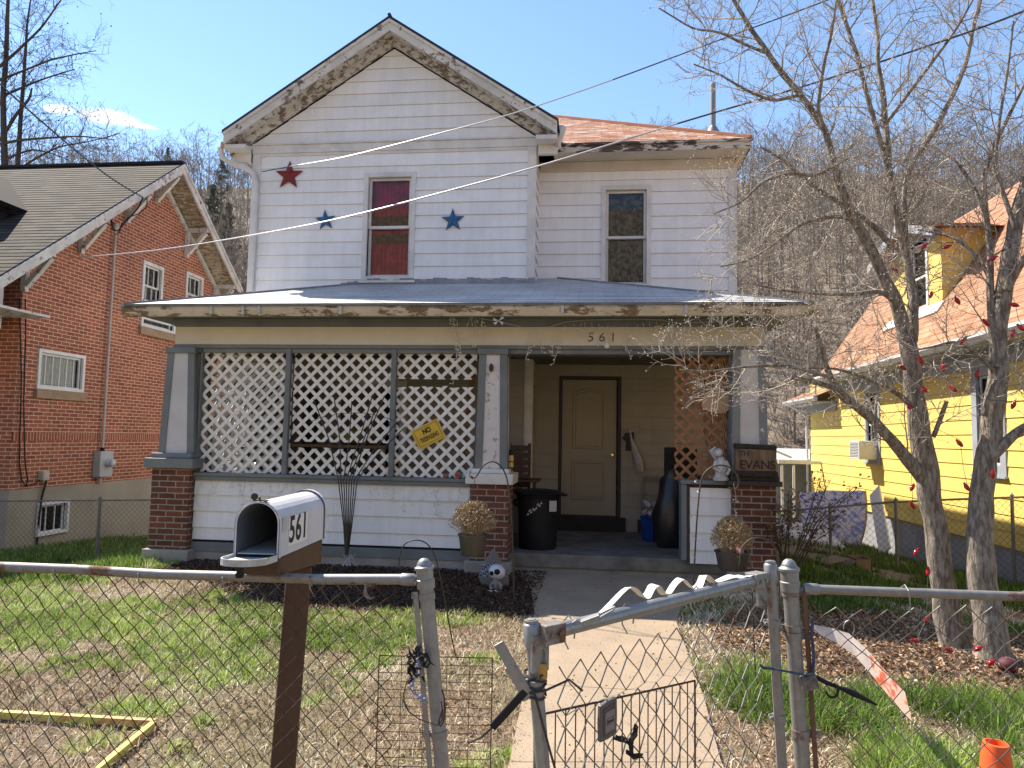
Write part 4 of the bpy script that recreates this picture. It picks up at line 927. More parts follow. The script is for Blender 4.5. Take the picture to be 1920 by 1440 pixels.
# dormer
DX=6.5; d0=qy(1673,600,DX); d1=qy(1769,590,DX); dz0=EXx; zr=lambda x: ze+(x-EXx)*m2
dt=qy(1769,424,DX).z; dB=zr(DX)
mb=MB(); FD=FR((DX,0,0),(0,-1,0),(-1,0,0))
Wd=(-qy(1705,480,DX).y,-qy(1741,480,DX).y,qy(1712,590,DX).z,qy(1712,462,DX).z)
courses(mb,holes(-d0.y,-d1.y,dB-.05,dt,[Wd]),FD.p(0,0,0),(0,-1,0),(0,0,1),(-1,0,0),.245,.012,.1)
xe=DX+(dt-dB)/m2
mb.poly([(DX,d1.y,dB-.03),(xe,d1.y,dt),(DX,d1.y,dt)]); mb.poly([(DX,d0.y,dB-.03),(xe,d0.y,dt),(DX,d0.y,dt)])
mb.build('dormer_wall',yelM,yh)
window(yh,FD,*Wd,whF,greyC,w=.08,split=.5)
ym=(d0.y+d1.y)/2; rt=dt+.42; xo=DX-.35
mb=MB(); 
for ya,sg in ((d0.y+.4,-1),(d1.y-.4,1)):
    hw=abs(ya-ym); mr=(rt-(dt-.1))/hw
    Lh=sqrt(hw*hw+(rt-dt+.1)**2)
    if sg>0: courses(mb,[[(xo,0),(DX+4,0),(DX+4,Lh),(xo,Lh)]],V(0,ya,dt-.1),V(1,0,0),V(0,1,mr).normalized(),V(0,-mr,1).normalized(),.15,.006)
    else: courses(mb,[[(-DX-4,0),(-xo,0),(-xo,Lh),(-DX-4,Lh)]],V(0,ya,dt-.1),V(-1,0,0),V(0,-1,mr).normalized(),V(0,mr,1).normalized(),.15,.006)
mb.build('dormer_roof',shYe,yh)
mb=MB(); FD.box(mb,-d0.y-.05,-d1.y+.05,.0,.03,dt-.14,dt-.02)
for ya in (d0.y+.4,d1.y-.4): mb.prism([(xo,ya,dt-.1),(xo,ym,rt),(xo,ym,rt-.16),(xo,ya,dt-.26)],(.04,0,0))
mb.prism([(DX-.01,d0.y,dt),(DX-.01,d1.y,dt),(DX-.01,ym,rt-.06)],(.03,0,0)); mb.build('dormer_trim',tg,yh)
mb=MB(); a=V(DX-.02,d0.y+.1,dB); mb.beam(V(DX-.10,d0.y+.12,zr(DX-.1)+.04),V(DX-.10,d1.y-.12,zr(DX-.1)+.04),.26,.03,V(-m2,0,1)); mb.build('dormer_flashing',nm('white_flashing',(.75,.75,.74),(.65,.65,.64),12,.6,.3),yh)
# window air conditioner
ac=thing('air_conditioner','white window air conditioner in small window of yellow house','air conditioner',FY.p(W1[0]+.3,0,W1[2]))
mb=MB(); FY.box(mb,W1[0]+.14,W1[1]-.12,-.1,.42,W1[2]+.07,W1[2]+.48); mb.build('ac_body',gw,ac,bevel=.015)
mb=MB()
for k in range(10): z=W1[2]+.12+k*.034; FY.box(mb,W1[0]+.18,W1[1]-.16,.421,.426,z,z+.014)
mb.build('grille',nm('grey_grille',(.15,.16,.17),(.12,.13,.14),9,.5,0),ac)
# rear shed + awning frame between the houses
sh=thing('garden_shed','grey and white shed with low metal roof between the two houses','shed',(5,23,-.6))
c0=aY(1446,842,23.); c1=aY(1535,845,23.); 
mb=MB(); mb.prism([(c0.x-.6,21.4,c0.z-.28),(c0.x-.6,23.5,c0.z+.02),(c0.x-.6,23.5,c0.z-.05),(c0.x-.6,21.4,c0.z-.34)],(3.2,0,0)); mb.build('roof',gw,sh)
mb=MB(); courses(mb,[[(c0.x-.4,-1.),(c1.x+1.2,-1.),(c1.x+1.2,c0.z-.2),(c0.x-.4,c0.z-.2)]],V(0,23,0),(1,0,0),(0,0,1),(0,-1,0),.2,.015); mb.build('wall',nm('shed_siding',(.30,.34,.38),(.24,.27,.30),3,.6,.1),sh)
mb=MB()
for px in (1466,1488): 
    q=aY(px,872,20.4); mb.tube([(q.x,20.4,-.6),(q.x,20.4,q.z)],.035,6)
a=aY(1459,866,20.4); b_=aY(1540,868,20.4); mb.beam(a,b_,.08,.09); a=aY(1446,842,20.4); b_=aY(1484,858,20.4); mb.beam(a,b_,.05,.06); mb.build('awning_frame',gw,sh)
# ================= foreground chain link =================
def chain(mb,fr,u0,u1,z0,z1,p=.078,r=.0024,jit=.003,warp=None,n=4,top=None):
    nW=int((u1-u0)/(p/2)); nz=int((z1-z0)/(p/2)); R_=random.Random(int(u0*100)+5)
    for k in range(nW):
        pts=[]
        for j in range(nz+1):
            u=u0+(k+((j+k)%2))*p/2; z=z1-j*p/2; e=.0045*(1 if (j+k)%2 else -1)
            u+=R_.uniform(-jit,jit)*.3; z+=R_.uniform(-jit,jit)*.3
            if warp: u,dn,z=warp(u,z)
            else: dn=0
            pts.append(fr.p(u,dn+(e if k%2 else -e),z))
        if top: pts=[pts[0]+Vector((0,0,top))+(pts[0]-pts[1])*.1]+pts
        mb.tube(pts,r,n,False)
FN=FR((0,2.45,0),(1,0,0),(0,-1,0))
def post(name_parts,parent,base,top,r,cap='dome',m=None,lean=None):
    m=m or gal; b_=Vector(base); t=Vector(top)
    mb=MB(); mb.tube([b_,b_.lerp(t,.5),t],r,18); mb.build('post',m,parent,smooth=True)
    mb=MB(); ax=(t-b_).normalized()
    if cap=='dome': prof=[(r+.006,-.075),(r+.007,-.045),(r+.004,-.043),(r+.0045,-.012),(r+.009,-.010),(r+.009,-.002),(r+.002,.002),(r*.96,.009),(r*.78,.019),(r*.42,.026),(.001,.028)]
    else: prof=[(r+.004,-.05),(r+.005,-.002),(r+.001,.003),(r*.7,.006),(r*.68,.012),(.001,.013)]
    mb.lathe(t-ax*.01,prof,20,ax=ax); mb.build('cap',m,parent,smooth=True)
def band(parent,c,ax,r,h=.022,tab=None,m=None):
    mb=MB(); mb.lathe(Vector(c)-Vector(ax)*h/2,[(r,0),(r+.003,0),(r+.003,h),(r,h)],18,ax=ax)
    if tab is not None:
        t=Vector(tab); mb.beam(Vector(c)+t.normalized()*r*.9,Vector(c)+t,.006,h); mb.tube([Vector(c)+t*.8+V(0,-.015,0),Vector(c)+t*.8+V(0,.015,0)],.006,6)
    mb.build('band',m or galR,parent,smooth=False)
lf=thing('chain_link_fence','near galvanized chain link fence left of the open gate','fence',(-1.6,2.45,0))
pT=aY(795,1056,2.45); pB=aY(829,1440,2.45); ax=(pT-pB).normalized(); base=pB+(pB-pT)*.9; base.z=0; base=pT-ax*(pT.z/ax.z)
post('',lf,base,pT,.0250)
def onp(py): 
    q=aY(811,py,2.45); s=(q.z-base.z)/ax.z; return base+ax*s
for py in (1118,1375): band(lf,onp(py),ax,.0258,tab=(-.055,0,0))
band(lf,onp(1092),ax,.0258,tab=(-.04,-.01,0))
ra=aY(-300,1051,2.45); rb=aY(150,1068,2.45); rc=aY(420,1080,2.45); rd=aY(768,1086,2.45)
mb=MB(); mb.tube([V(-5.6,2.45,ra.z),ra,rb],.0175,14); mb.tube([rb-V(.02,0,0),aY(300,1077,2.45),rc,aY(600,1086,2.45)],.0172,14); mb.build('top_rail',galR,lf,smooth=True)
mb=MB(); mb.tube([aY(590,1086,2.45),rd],.0178,14); mb.lathe(aY(752,1086,2.45),[(.019,0),(.021,.005),(.021,.045),(.012,.055),(.001,.056)],14,ax=(1,0,0)); mb.build('rail_end',gal,lf,smooth=True)
def warpL(u,z):
    d=(rd.x-u); s=.012*sin(u*5.)*max(0,(z-.7))/.4; 
    zz=z+(ra.z-1.07)*0
    if -1.75<u<-1.45 and z>.95: zz-=.02*sin((u+1.75)*10)
    return u+.01*sin(z*9+u*3)*.5,.012*sin(u*2.3+z*3),zz+.0+s-.035*max(0,(u+.95))/.35*max(0,(z-.8))/.3
mb=MB(); chain(mb,FN,-5.5,-.635,-.02,1.09,warp=warpL,r=.0024); mb.build('wire_mesh',wireM,lf,smooth=True)
tb0=aY(779,1110,2.44); tb1=aY(806,1440,2.44); mb=MB(); dd=(tb1-tb0); mb.beam(tb0,tb0+dd*1.7,.017,.006,V(0,1,0)); mb.build('tension_bar',gal,lf)
mb=MB()
for u in (-3.2,-2.75,-2.33,-1.95,-1.62,-1.3,-.98,-.78):
    zr_=1.075; mb.tube([V(u,2.47,zr_-.015),V(u+.004,2.475,zr_+.01),V(u+.006,2.45,zr_+.024),V(u+.008,2.428,zr_+.01),V(u+.012,2.43,zr_-.015),V(u+.02,2.45,zr_-.045)],.0024,5,False)
mb.build('tie_wire',gal,lf,smooth=True)
# broken hook wire by the post
mb=MB(); c=aY(695,1110,2.44); pts=[aY(705,1097,2.44)]
for k in range(11): a=1.2+k*.42; pts.append(c+V(.022*cos(a),0,.022*sin(a)))
mb.tube(pts,.004,6); mb.build('hook_wire',galR,lf,smooth=True)
# ---- right fence
rf=thing('chain_link_fence','near chain link fence with rusty top rail right of the gate','fence',(1.3,2.42,0))
pT=aY(1479,1058,2.42); pB=aY(1505,1440,2.42); ax2=(pT-pB).normalized(); base2=pT-ax2*(pT.z/ax2.z); post('',rf,base2,pT,.0240)
def onq(py): q=aY(1490,py,2.42); return base2+ax2*((q.z)/ax2.z)
for py in (1110,1190,1374): band(rf,onq(py),ax2,.0248,tab=(.06,0,.0),h=.026)
band(rf,onq(1178),ax2,.0248,tab=(-.05,0,0)); 
r0_=aY(1512,1104,2.42); r1_=aY(1700,1111,2.42); r2_=aY(1925,1119,2.42)
mb=MB(); mb.tube([r0_,r1_,r2_,r2_+(r2_-r1_)*6],.0145,14); mb.build('top_rail',galR,rf,smooth=True)
mb=MB(); mb.lathe(r0_-V(.012,0,0),[(.007,0),(.015,.004),(.018,.012),(.018,.045),(.016,.05)],14,ax=(1,0,0)); mb.tube([base2+ax2*(r0_.z/ax2.z)+V(.03,0,-.02),r0_+V(-.01,0,0)],.006,6); mb.build('rail_end',gal,rf,smooth=True)
def warpR(u,z): return u+.006*sin(z*11),.014*sin(u*3.+z*2),z-.03*max(0,z-.9)/.2*(1+sin(u*9))*.5
FRt=FR((0,2.42,0),(1,0,0),(0,-1,0))
mb=MB(); chain(mb,FRt,.715,4.4,-.02,1.10,warp=warpR,r=.0024); mb.build('wire_mesh',wireG,rf,smooth=True)
mb=MB(); a=aY(1508,1110,2.41); b_=aY(1530,1440,2.41); mb.beam(a,a+(b_-a)*1.7,.014,.006,V(0,1,0)); mb.build('tension_bar',nm('rusty_bar',(.16,.085,.05),(.10,.055,.035),20,.8,.3),rf)
mb=MB()
for u in (.99,1.35,1.75,2.2):
    zr_=r1_.z+.0; mb.tube([V(u,2.44,zr_-.015),V(u+.004,2.445,zr_+.01),V(u+.006,2.42,zr_+.024),V(u+.008,2.398,zr_+.01),V(u+.012,2.40,zr_-.02),V(u+.02,2.42,zr_-.06)],.0026,5,False)
mb.build('tie_wire',gal,rf,smooth=True)
# ---- gate, swung toward the street
g0=aY(996,1162,1.70); g1=aY(1444,1052,2.40)
gt=thing('chain_link_gate','open galvanized gate with strap on its slanting top bar','gate',(g1.x,g1.y,0))
gU=V(g1.x-g0.x,g1.y-g0.y,0); GW=gU.length; gU.normalize(); gN=V(gU.y,-gU.x,0)
def G(u,n,z): return V(g0.x,g0.y,0)+gU*u+gN*n+V(0,0,z)
gl0=aY(1018,1440,1.70); gr1=aY(1466,1440,2.40)
lean0=(g0-gl0).normalized(); lean1=(g1-gr1).normalized()
gb0=g0-lean0*(g0.z-.06); gb1=g1-lean1*(g1.z-.06)
post('',gt,gb0,g0,.0165,'flat'); post('',gt,gb1,g1,.0160,'flat')
tbl=aY(1020,1188,1.70); tbr=aY(1425,1086,2.36)
bt=[tbl+gU*.02,tbl.lerp(tbr,.5),tbr]
mb=MB(); mb.tube(bt,.0175,14); mb.tube([gb0+gU*.02+V(0,0,.05),gb1-gU*.02+V(0,0,.05)],.0175,12); mb.build('gate_bar',gal,gt,smooth=True)
mb=MB()
for c,s in ((tbl,1),(tbr,-1)):
    a=c+gU*(.035*s)
    mb.beam(c-gU*(.012*s)+gN*0,a+gU*(.015*s),.046,.046); mb.beam(c-gU*(.012*s)+V(0,0,.0),c-gU*(.012*s)-V(0,0,.085),.012,.05,gU)
    for q in (.005,.03): mb.tube([c+gU*(q*s)+gN*.03,c+gU*(q*s)-gN*.03],.005,6)
mb.build('corner_bracket',galR,gt,bevel=.003)
def barz(u): return (tbl+(tbr-tbl)*(u/ (tbr-tbl).length))
FGt=FR(V(g0.x,g0.y,0)+gU*.03,gU,gN)
slope=(tbr.z-tbl.z)/((tbr-tbl).length)
def warpG(u,z):
    f=u/GW; zt=tbl.z-.035+ (tbr.z-tbl.z)*f - .02*(1-abs(2*f-1))
    zz=z*(zt/1.05) - (.06*(1-f) if z>.9 else 0)
    # slack loose bay near the latch side
    return u+.018*sin(z*6)*(1-f)+(.02*(1-f)),.02*sin(u*4+z*3),zz
mb=MB(); chain(mb,FGt,.04,GW-.06,.06,1.05,warp=warpG,r=.0024); mb.build('wire_mesh',wireG,gt,smooth=True)
mb=MB()
for u in (.12,.33,.62,.93):
    q=G(u,0,0); z=barz(u-.0).z
    mb.tube([q+gN*.02+V(0,0,z-.03),q+gN*.024+V(0,0,z),q+V(0,0,z+.022),q-gN*.022+V(0,0,z),q-gN*.018+V(0,0,z-.04),q+V(0,0,z-.06)],.0022,5,False)
mb.build('tie_wire',gal,gt,smooth=True)
mb=MB(); mb.beam(G(.03,.0,.1)+lean0*0,G(.0,0,.1)+V(.015,0,1.03),.016,.005,gN); a=aY(1441,1100,2.38); b_=aY(1462,1440,2.38); mb.beam(a,a+(b_-a)*1.6,.015,.005,V(0,1,0)); mb.build('tension_bar',galR,gt)
for py in (1168,1345): q=aY(1456,py,2.4); band(gt,g1+(gr1-g1)*((q-g1).length/(gr1-g1).length),lean1,.0185,.02,tab=(-.03,0,0),m=gal)
# latch fork, padlock
lt=aY(1003,1290,1.70)
mb=MB(); mb.lathe(lt-V(0,0,.02),[(.019,0),(.023,.0),(.023,.04),(.019,.04)],16)
for dz,dx in ((.05,-.085),(.0,-.06)):
    pts=[lt+V(-.015,-.02,-.02+dz*.3),lt+V(dx*.6,-.022,dz*.6+.02),lt+V(dx,-.024,dz+.055)]
    for a,b_ in zip(pts,pts[1:]): mb.beam(a,b_,.024,.009,V(0,-1,0))
mb.build('latch_fork',gal,gt,bevel=.002)
mb=MB(); mb.beam(lt+V(-.02,-.02,-.0),lt+V(-.095,-.025,-.085),.018,.012,V(0,-1,0)); mb.tube([lt+V(-.095,-.025,-.085),lt+V(-.12,-.02,-.11),lt+V(-.15,-.02,-.125)],.003,5); mb.build('latch_handle',black,gt,bevel=.003)
mb=MB()
for s in range(5):
    a0=s*1.3; mb.tube([lt+V(.026*cos(a0+k*.5),.026*sin(a0+k*.5),-.015+.012*s+.004*sin(k)) for k in range(13)],.0028,5)
mb.tube([lt+V(.02,-.02,.0),lt+V(.08,-.02,.03),lt+V(.11,0,.0)],.003,5); mb.tube([lt+V(.0,-.025,0),lt+V(.035,-.02,-.12),lt+V(.06,-.02,-.2)],.003,5); mb.build('tie_wire',blackM,gt,smooth=True)
pk_=aY(1017,1243,1.69)
pd=thing('padlock','small brass padlock hanging on the latch side gate post','padlock',pk_)
mb=MB(); mb.box((pk_.x-.012,pk_.y-.008,pk_.z-.035),(pk_.x+.012,pk_.y+.008,pk_.z)); mb.build('lock_body',nm('aged_brass',(.45,.32,.12),(.3,.2,.08),20,.4,.1,metal=.8),pd,bevel=.003)
mb=MB(); mb.tube([pk_+V(-.008,0,-.002),pk_+V(-.008,0,.025),pk_+V(-.004,0,.034),pk_+V(.004,0,.034),pk_+V(.008,0,.025),pk_+V(.008,0,-.002)],.0025,6); mb.build('shackle',gal,pd,smooth=True)
# white ratchet strap waving along the bar
st=thing('ratchet_strap','white webbing strap waving along the top bar of the gate','strap',barz(.15))
prof=[(1085,1171),(1120,1160),(1175,1100),(1190,1104),(1206,1122),(1214,1118),(1222,1100),(1232,1096),(1242,1114),(1252,1116),(1262,1098),(1277,1083),(1290,1096),(1300,1107),(1312,1098),(1318,1078),(1326,1082),(1338,1094),(1352,1088),(1372,1080),(1384,1083),(1392,1080),(1400,1082),(1410,1078)]
pts=[]
for i,(x,y) in enumerate(prof):
    f=(x-1020)/(1425-1020); pl=tbl.lerp(tbr,f); 
    pts.append(aY(x,y,pl.y))
mb=MB(); wv=.013
fine=[]
for a,b_ in zip(pts,pts[1:]):
    for k in range(4): fine.append(a.lerp(b_,k/4))
fine.append(pts[-1])
for _ in range(2): fine=[fine[0]]+[(fine[i-1]+fine[i]*2+fine[i+1])/4 for i in range(1,len(fine)-1)]+[fine[-1]]
for i in range(len(fine)-1):
    a,b_=fine[i],fine[i+1]; tw=.25*sin(i*.22); ta=(gN*cos(tw)+V(0,0,sin(tw)))*wv; tb_=(gN*cos(.25*sin((i+1)*.22))+V(0,0,sin(.25*sin((i+1)*.22))))*wv; u_=V(0,0,.0016)
    mb.hexa([a-ta,a+ta,b_+tb_,b_-tb_,a-ta+u_,a+ta+u_,b_+tb_+u_,b_-tb_+u_])
mb.build('webbing',nm('white_webbing',(.72,.70,.62),(.62,.60,.52),40,.35,.3,300),st,smooth=False)
mb=MB(); b0=aY(1090,1168,tbl.y+.02); b1=aY(1125,1155,tbl.y+.02); mb.beam(b0,b1,.03,.012); mb.tube([b0,b0+V(-.012,0,.006),b0+V(-.02,0,.0),b0+V(-.016,0,-.008)],.003,5); mb.tube([b1+V(0,-.015,0),b1+V(.03,-.015,.018),b1+V(.035,.012,.02),b1+V(.0,.012,.002)],.003,5); mb.build('buckle',gal,st,bevel=.002)
# wire dog panels
def panel_(name,label,P0,P1,z0,z1,nv,nh,m,r=.0018,bow=0):
    t=thing(name,label,'wire panel',(P0+P1)/2); mb=MB()
    d=P1-P0
    for k in range(nv+1):
        f=k/nv; rr=r*(1.7 if k in (0,nv) else 1); b_=P0+d*f; mb.tube([b_+V(0,0,z0),b_+V(0,0,(z0+z1(f))/2),b_+V(0,0,z1(f))],rr,5)
    for j in range(nh+1):
        g=j/nh; rr=r*(1.7 if j in (0,nh) else 1.); mb.tube([P0+d*f+V(0,0,z0+(z1(f)-z0)*g) for f in (0,.25,.5,.75,1)],rr,5)
    mb.build('wire_grid',m,t,smooth=True); return t
a=aY(1022,1338,1.74); b_=aY(1303,1276,2.13)
panel_('wire_panel','rusty wire pen panel tied to lower half of open gate','x' and V(a.x,a.y,0),V(b_.x,b_.y,0),.05,lambda f:a.z+(b_.z-a.z)*f,17,3,rustM)
a2=aY(711,1229,2.56); b2=aY(905,1228,2.56)
panel_('wire_panel','rusty wire grid leaning behind the left gate post',V(a2.x,2.56,0),V(b2.x+.03,2.6,0),.04,lambda f:a2.z,5,26,rustM,.0013)
# plaque hung on the gate
c0=aY(1129,1344,1.86); pq=thing('gate_plaque','small grey plastic plaque with dark screen wired to gate mesh','plaque',c0)
def sq(cx,w,h,e=.12,K=5):
    o=[]
    for (sx,sy) in ((1,-1),(1,1),(-1,1),(-1,-1)):
        o.append((sx*w/2,sy*h/2)); 
        n={ (1,-1):(1,0),(1,1):(0,1),(-1,1):(-1,0),(-1,-1):(0,-1)}[(sx,sy)]; o.append((n[0]*w/2*(1+e*.5),n[1]*h/2*(1+e*.5)))
    return o
def pl(poly,n): return [c0+gU*x+V(0,0,z+x*.18)+gN*n for x,z in poly]
gN2=gN if gN.y<0 else -gN
mb=MB(); mb.prism(pl(sq(0,.058,.088),.012 if gN.y<0 else -.012),gN2*.012); mb.build('frame',nm('grey_plaque_plastic',(.11,.10,.09),(.08,.075,.07),20,.5,.1),pq,bevel=.003,recalc=True)
mb=MB(); mb.prism([c0+gU*x+V(0,0,z+x*.18)+gN2*.0242 for x,z in ((-.021,-.034),(.021,-.034),(.021,.034),(-.021,.034))],gN2*.001); mb.build('face',nm('dark_plaque_face',(.05,.045,.045),(.07,.065,.06),20,.4,.1),pq,recalc=True)
mb=MB(); mb.prism([c0+gU*x+V(0,0,z+x*.18)+gN2*.0254 for x,z in ((-.014,-.028),(.019,-.028),(.019,.022),(-.014,.022))],gN2*.0008); mb.build('label_plate',nm('plaque_label',(.22,.19,.18),(.17,.15,.14),60,.5,0),pq,recalc=True)
def text(body,size,pos,xdir,up,mat,name,parent,ext=.002,bold=0,shear=0,align='CENTER',spc=1.,xs=1.):
    cv=bpy.data.curves.new(name,'FONT'); cv.body=body; cv.size=size; cv.extrude=ext; cv.offset=bold; cv.shear=shear; cv.align_x=align; cv.align_y='CENTER'; cv.space_character=spc
    o=bpy.data.objects.new(name,cv); S.collection.objects.link(o); bpy.context.view_layer.update()
    me=bpy.data.meshes.new_from_object(o.evaluated_get(bpy.context.evaluated_depsgraph_get())); bpy.data.objects.remove(o)
    X_=Vector(xdir).normalized(); Z_=Vector(up).normalized(); N__=X_.cross(Z_).normalized(); M_=Matrix((X_,Z_,N__)).transposed().to_4x4(); M_.translation=Vector(pos); me.transform(M_@Matrix.Diagonal((xs,1,1,1)))
    me.materials.clear(); return finish(me,name,mat,parent)
# worn word on the plaque: unreadable strokes in a little box
mb=MB()
for (x0,x1,z0,z1) in ((-.009,.015,-.010,-.0092),(-.009,.015,.0048,.0056),(-.009,-.0082,-.010,.0056),(.0142,.015,-.010,.0056)): mb.prism([c0+gU*x+V(0,0,z+x*.18)+gN2*.0264 for x,z in ((x0,z0),(x1,z0),(x1,z1),(x0,z1))],gN2*.0004)
for k,(x,h) in enumerate(((-.006,.008),(-.003,.005),(0,.005),(.003,.006),(.006,.005),(.009,.005),(.012,.005))): mb.prism([c0+gU*(x+a)+V(0,0,z-.006+x*.18)+gN2*.0264 for a,z in ((-.001,0),(.001,0),(.0013,h),(-.0007,h))],gN2*.0004)
mb.build('worn_print',txtB,pq,recalc=True)
# frayed black cloth knots and blue twine
def rag(name,label,c,n=26,s=.03,m=None,el=(1,1,1)):
    R_=random.Random(len(label)); t=thing(name,label,'rag',c); mb=MB()
    for k in range(n):
        p=Vector(c)+V(R_.uniform(-1,1)*s*el[0],R_.uniform(-1,1)*s*.35*el[1],R_.uniform(-1,1)*s*el[2]); q=p
        pts=[p]
        for j in range(3): q=q+V(R_.uniform(-1,1)*el[0],R_.uniform(-.4,.4),R_.uniform(-1,1)*el[2])*s*.55; pts.append(q)
        mb.tube(pts,[s*.12,s*.16,s*.1,s*.02],5)
    mb.build('knotted_cloth',m or black,t,smooth=True); return t
rg=thing('black_rag','frayed black cloth strip snagged on the gate wires','rag',aY(1180,1385,1.93))
mb=MB(); R_=random.Random(4)
for path in (((1152,1382),(1165,1386),(1178,1390),(1183,1398)),((1193,1360),(1190,1375),(1183,1390),(1182,1404),(1185,1415)),((1176,1410),(1188,1418),(1204,1416))):
    P=[aY(x,y,1.93) for x,y in path]
    for k in range(7): mb.tube([p+V(R_.uniform(-.004,.004),R_.uniform(-.006,.006),R_.uniform(-.005,.005)) for p in P],[.003]+[.0045]*(len(P)-2)+[.002],5)
mb.build('cloth_strip',black,rg,smooth=True)
rag('black_rag','black cloth bundle tied around the left gate post',aY(785,1243,2.40),30,.03,None,(1.1,1,1.4))
tw=thing('blue_twine','blue twine hanging beside the left gate post','twine',aY(787,1290,2.40))
mb=MB(); P=[aY(x,y,2.395) for x,y in ((783,1235),(786,1250),(780,1268),(773,1283),(768,1290),(776,1300),(790,1308),(797,1312))]; mb.tube(P,.003,5)
for (x,y) in ((784,1240),(773,1284),(788,1306),(796,1312)): mb.ball(aY(x,y,2.395),.007,8,5)
mb.build('twine',nm('blue_twine_fibre',(.10,.18,.42),(.2,.28,.5),80,.6,0),tw,smooth=True)
wl=thing('loose_wire','thin dark wire looped round the left gate post','wire',aY(790,1330,2.40))
mb=MB(); P=[aY(x,y,2.39) for x,y in ((778,1262),(762,1280),(757,1300),(758,1318),(766,1334),(785,1348),(805,1355),(822,1360),(829,1350),(830,1332),(827,1315))]; mb.tube(P,.0022,5); P=[aY(x,y,2.39) for x,y in ((829,1293),(833,1306),(834,1330),(832,1352),(826,1362),(822,1356),(830,1330))]; mb.tube(P,.003,5); mb.build('wire_loop',blackM,wl,smooth=True)
bc=thing('bungee_cord','dark blue bungee cord tied across gate and right post','cord',aY(1480,1262,2.37))
mb=MB(); P=[aY(x,y,2.36) for x,y in ((1424,1246),(1432,1252),(1450,1254),(1480,1260),(1510,1266),(1524,1266))]; mb.tube(P,.0035,6)
for k in range(5): mb.tube([p+V(0,-.004*k*.2,.003*sin(k*2+i)) for i,p in enumerate(P[:3])],.0025,5)
P=[aY(x,y,2.40) for x,y in ((1524,1160),(1522,1190),(1526,1230),(1524,1264)) ]; mb.tube(P,.005,6); mb.build('cord',nm('navy_cord',(.02,.035,.07),(.05,.08,.14),120,.6,.2,200),bc,smooth=True)
bl=thing('cable_lock','black cable lock clamped to right fence bar','lock',aY(1525,1275,2.37))
mb=MB(); a=aY(1516,1278,2.37); mb.beam(a+V(-.02,0,-.008),a+V(.025,0,.006),.03,.045); mb.build('lock_body',nm('scuffed_black',(.06,.055,.05),(.2,.18,.16),40,.6,.2),bl,bevel=.006)
mb=MB(); mb.tube([aY(x,y,2.40) for x,y in ((1530,1270),(1550,1280),(1575,1290),(1600,1300),(1625,1312),(1645,1322))],[.008,.007,.006,.011,.007,.003],8); P=[aY(1560,1288,2.38)+V(.03*cos(a)*.6,0,.03*sin(a)*.75-.01) for a in (1.2,.6,0,-.6,-1.2,-1.8,-2.4,-2.9)]; mb.tube(P,.004,6); mb.build('cable',black,bl,smooth=True)
# ================= mailbox =================
mp0=aY(535,1100,2.78)
mbx=thing('mailbox','white curbside mailbox with open door on brown post numbered 561','mailbox',(mp0.x,2.78,0))
f0=aY(440,1040,2.36); f1=aY(520,1043,2.36)   # front opening lower corners
wM=.158; hM=.215; 
vpd=(aY(1010,815,50)-aY(480,1000,2.36)); axd=V(vpd.x,vpd.y,0).normalized()   # box axis, receding
fc=(f0+f1)/2; sdv=V(axd.y,-axd.x,0); zb=aY(480,1046,2.36).z; wM=(f1-f0).length*.99; hM=aY(480,941,2.36).z-zb
Lm=.50
def arch(o,w,h,K=14,ins=0):
    r=w/2-ins; pts=[o+sdv*(-r)+V(0,0,ins)]; 
    for k in range(K+1):
        a=pi-pi*k/K; pts.append(o+sdv*(r*cos(a))+V(0,0,h-w/2+ (r)*sin(a)))
    pts.append(o+sdv*r+V(0,0,ins)); return pts
O=V(fc.x,2.36,zb)
def tubearch(mb,s0,s1,w,h,ins,cap=None):
    A=arch(O+axd*s0,w,h,ins=ins); B=arch(O+axd*s1,w,h,ins=ins); n=len(A)
    for k in range(n): k2=(k+1)%n; mb.poly([A[k],A[k2],B[k2],B[k]])
    if cap is not None: mb.poly(arch(O+axd*cap,w,h,ins=ins))
mb=MB(); tubearch(mb,0,Lm,wM,hM,0,Lm); tubearch(mb,Lm-.02,Lm+.004,wM+.012,hM+.008,-.0,Lm+.004)
A=arch(O,wM,hM); B=arch(O,wM,hM,ins=.004); n=len(A)
for k in range(n-1): mb.poly([A[k],A[k+1],B[k+1],B[k]])
tubearch(mb,-.001,.018,wM+.008,hM+.004,0); body=mb.build('box_body',boxM,mbx,smooth=False,bevel=0)
mb=MB(); tubearch(mb,.002,Lm-.03,wM,hM,.004,Lm-.03); mb.build('box_interior',boxI,mbx)
mb=MB(); mb.prism([O+sdv*(-wM/2+.01)+V(0,0,.012)-axd*.0,O+sdv*(wM/2-.01)+V(0,0,.012),O+sdv*(wM/2-.01)+axd*.4+V(0,0,.02),O+sdv*(-wM/2+.01)+axd*.4+V(0,0,.02)],(0,0,.003)); mb.build('box_floor',nm('mailbox_floor',(.42,.46,.48),(.35,.38,.4),9,.35,0),mbx)
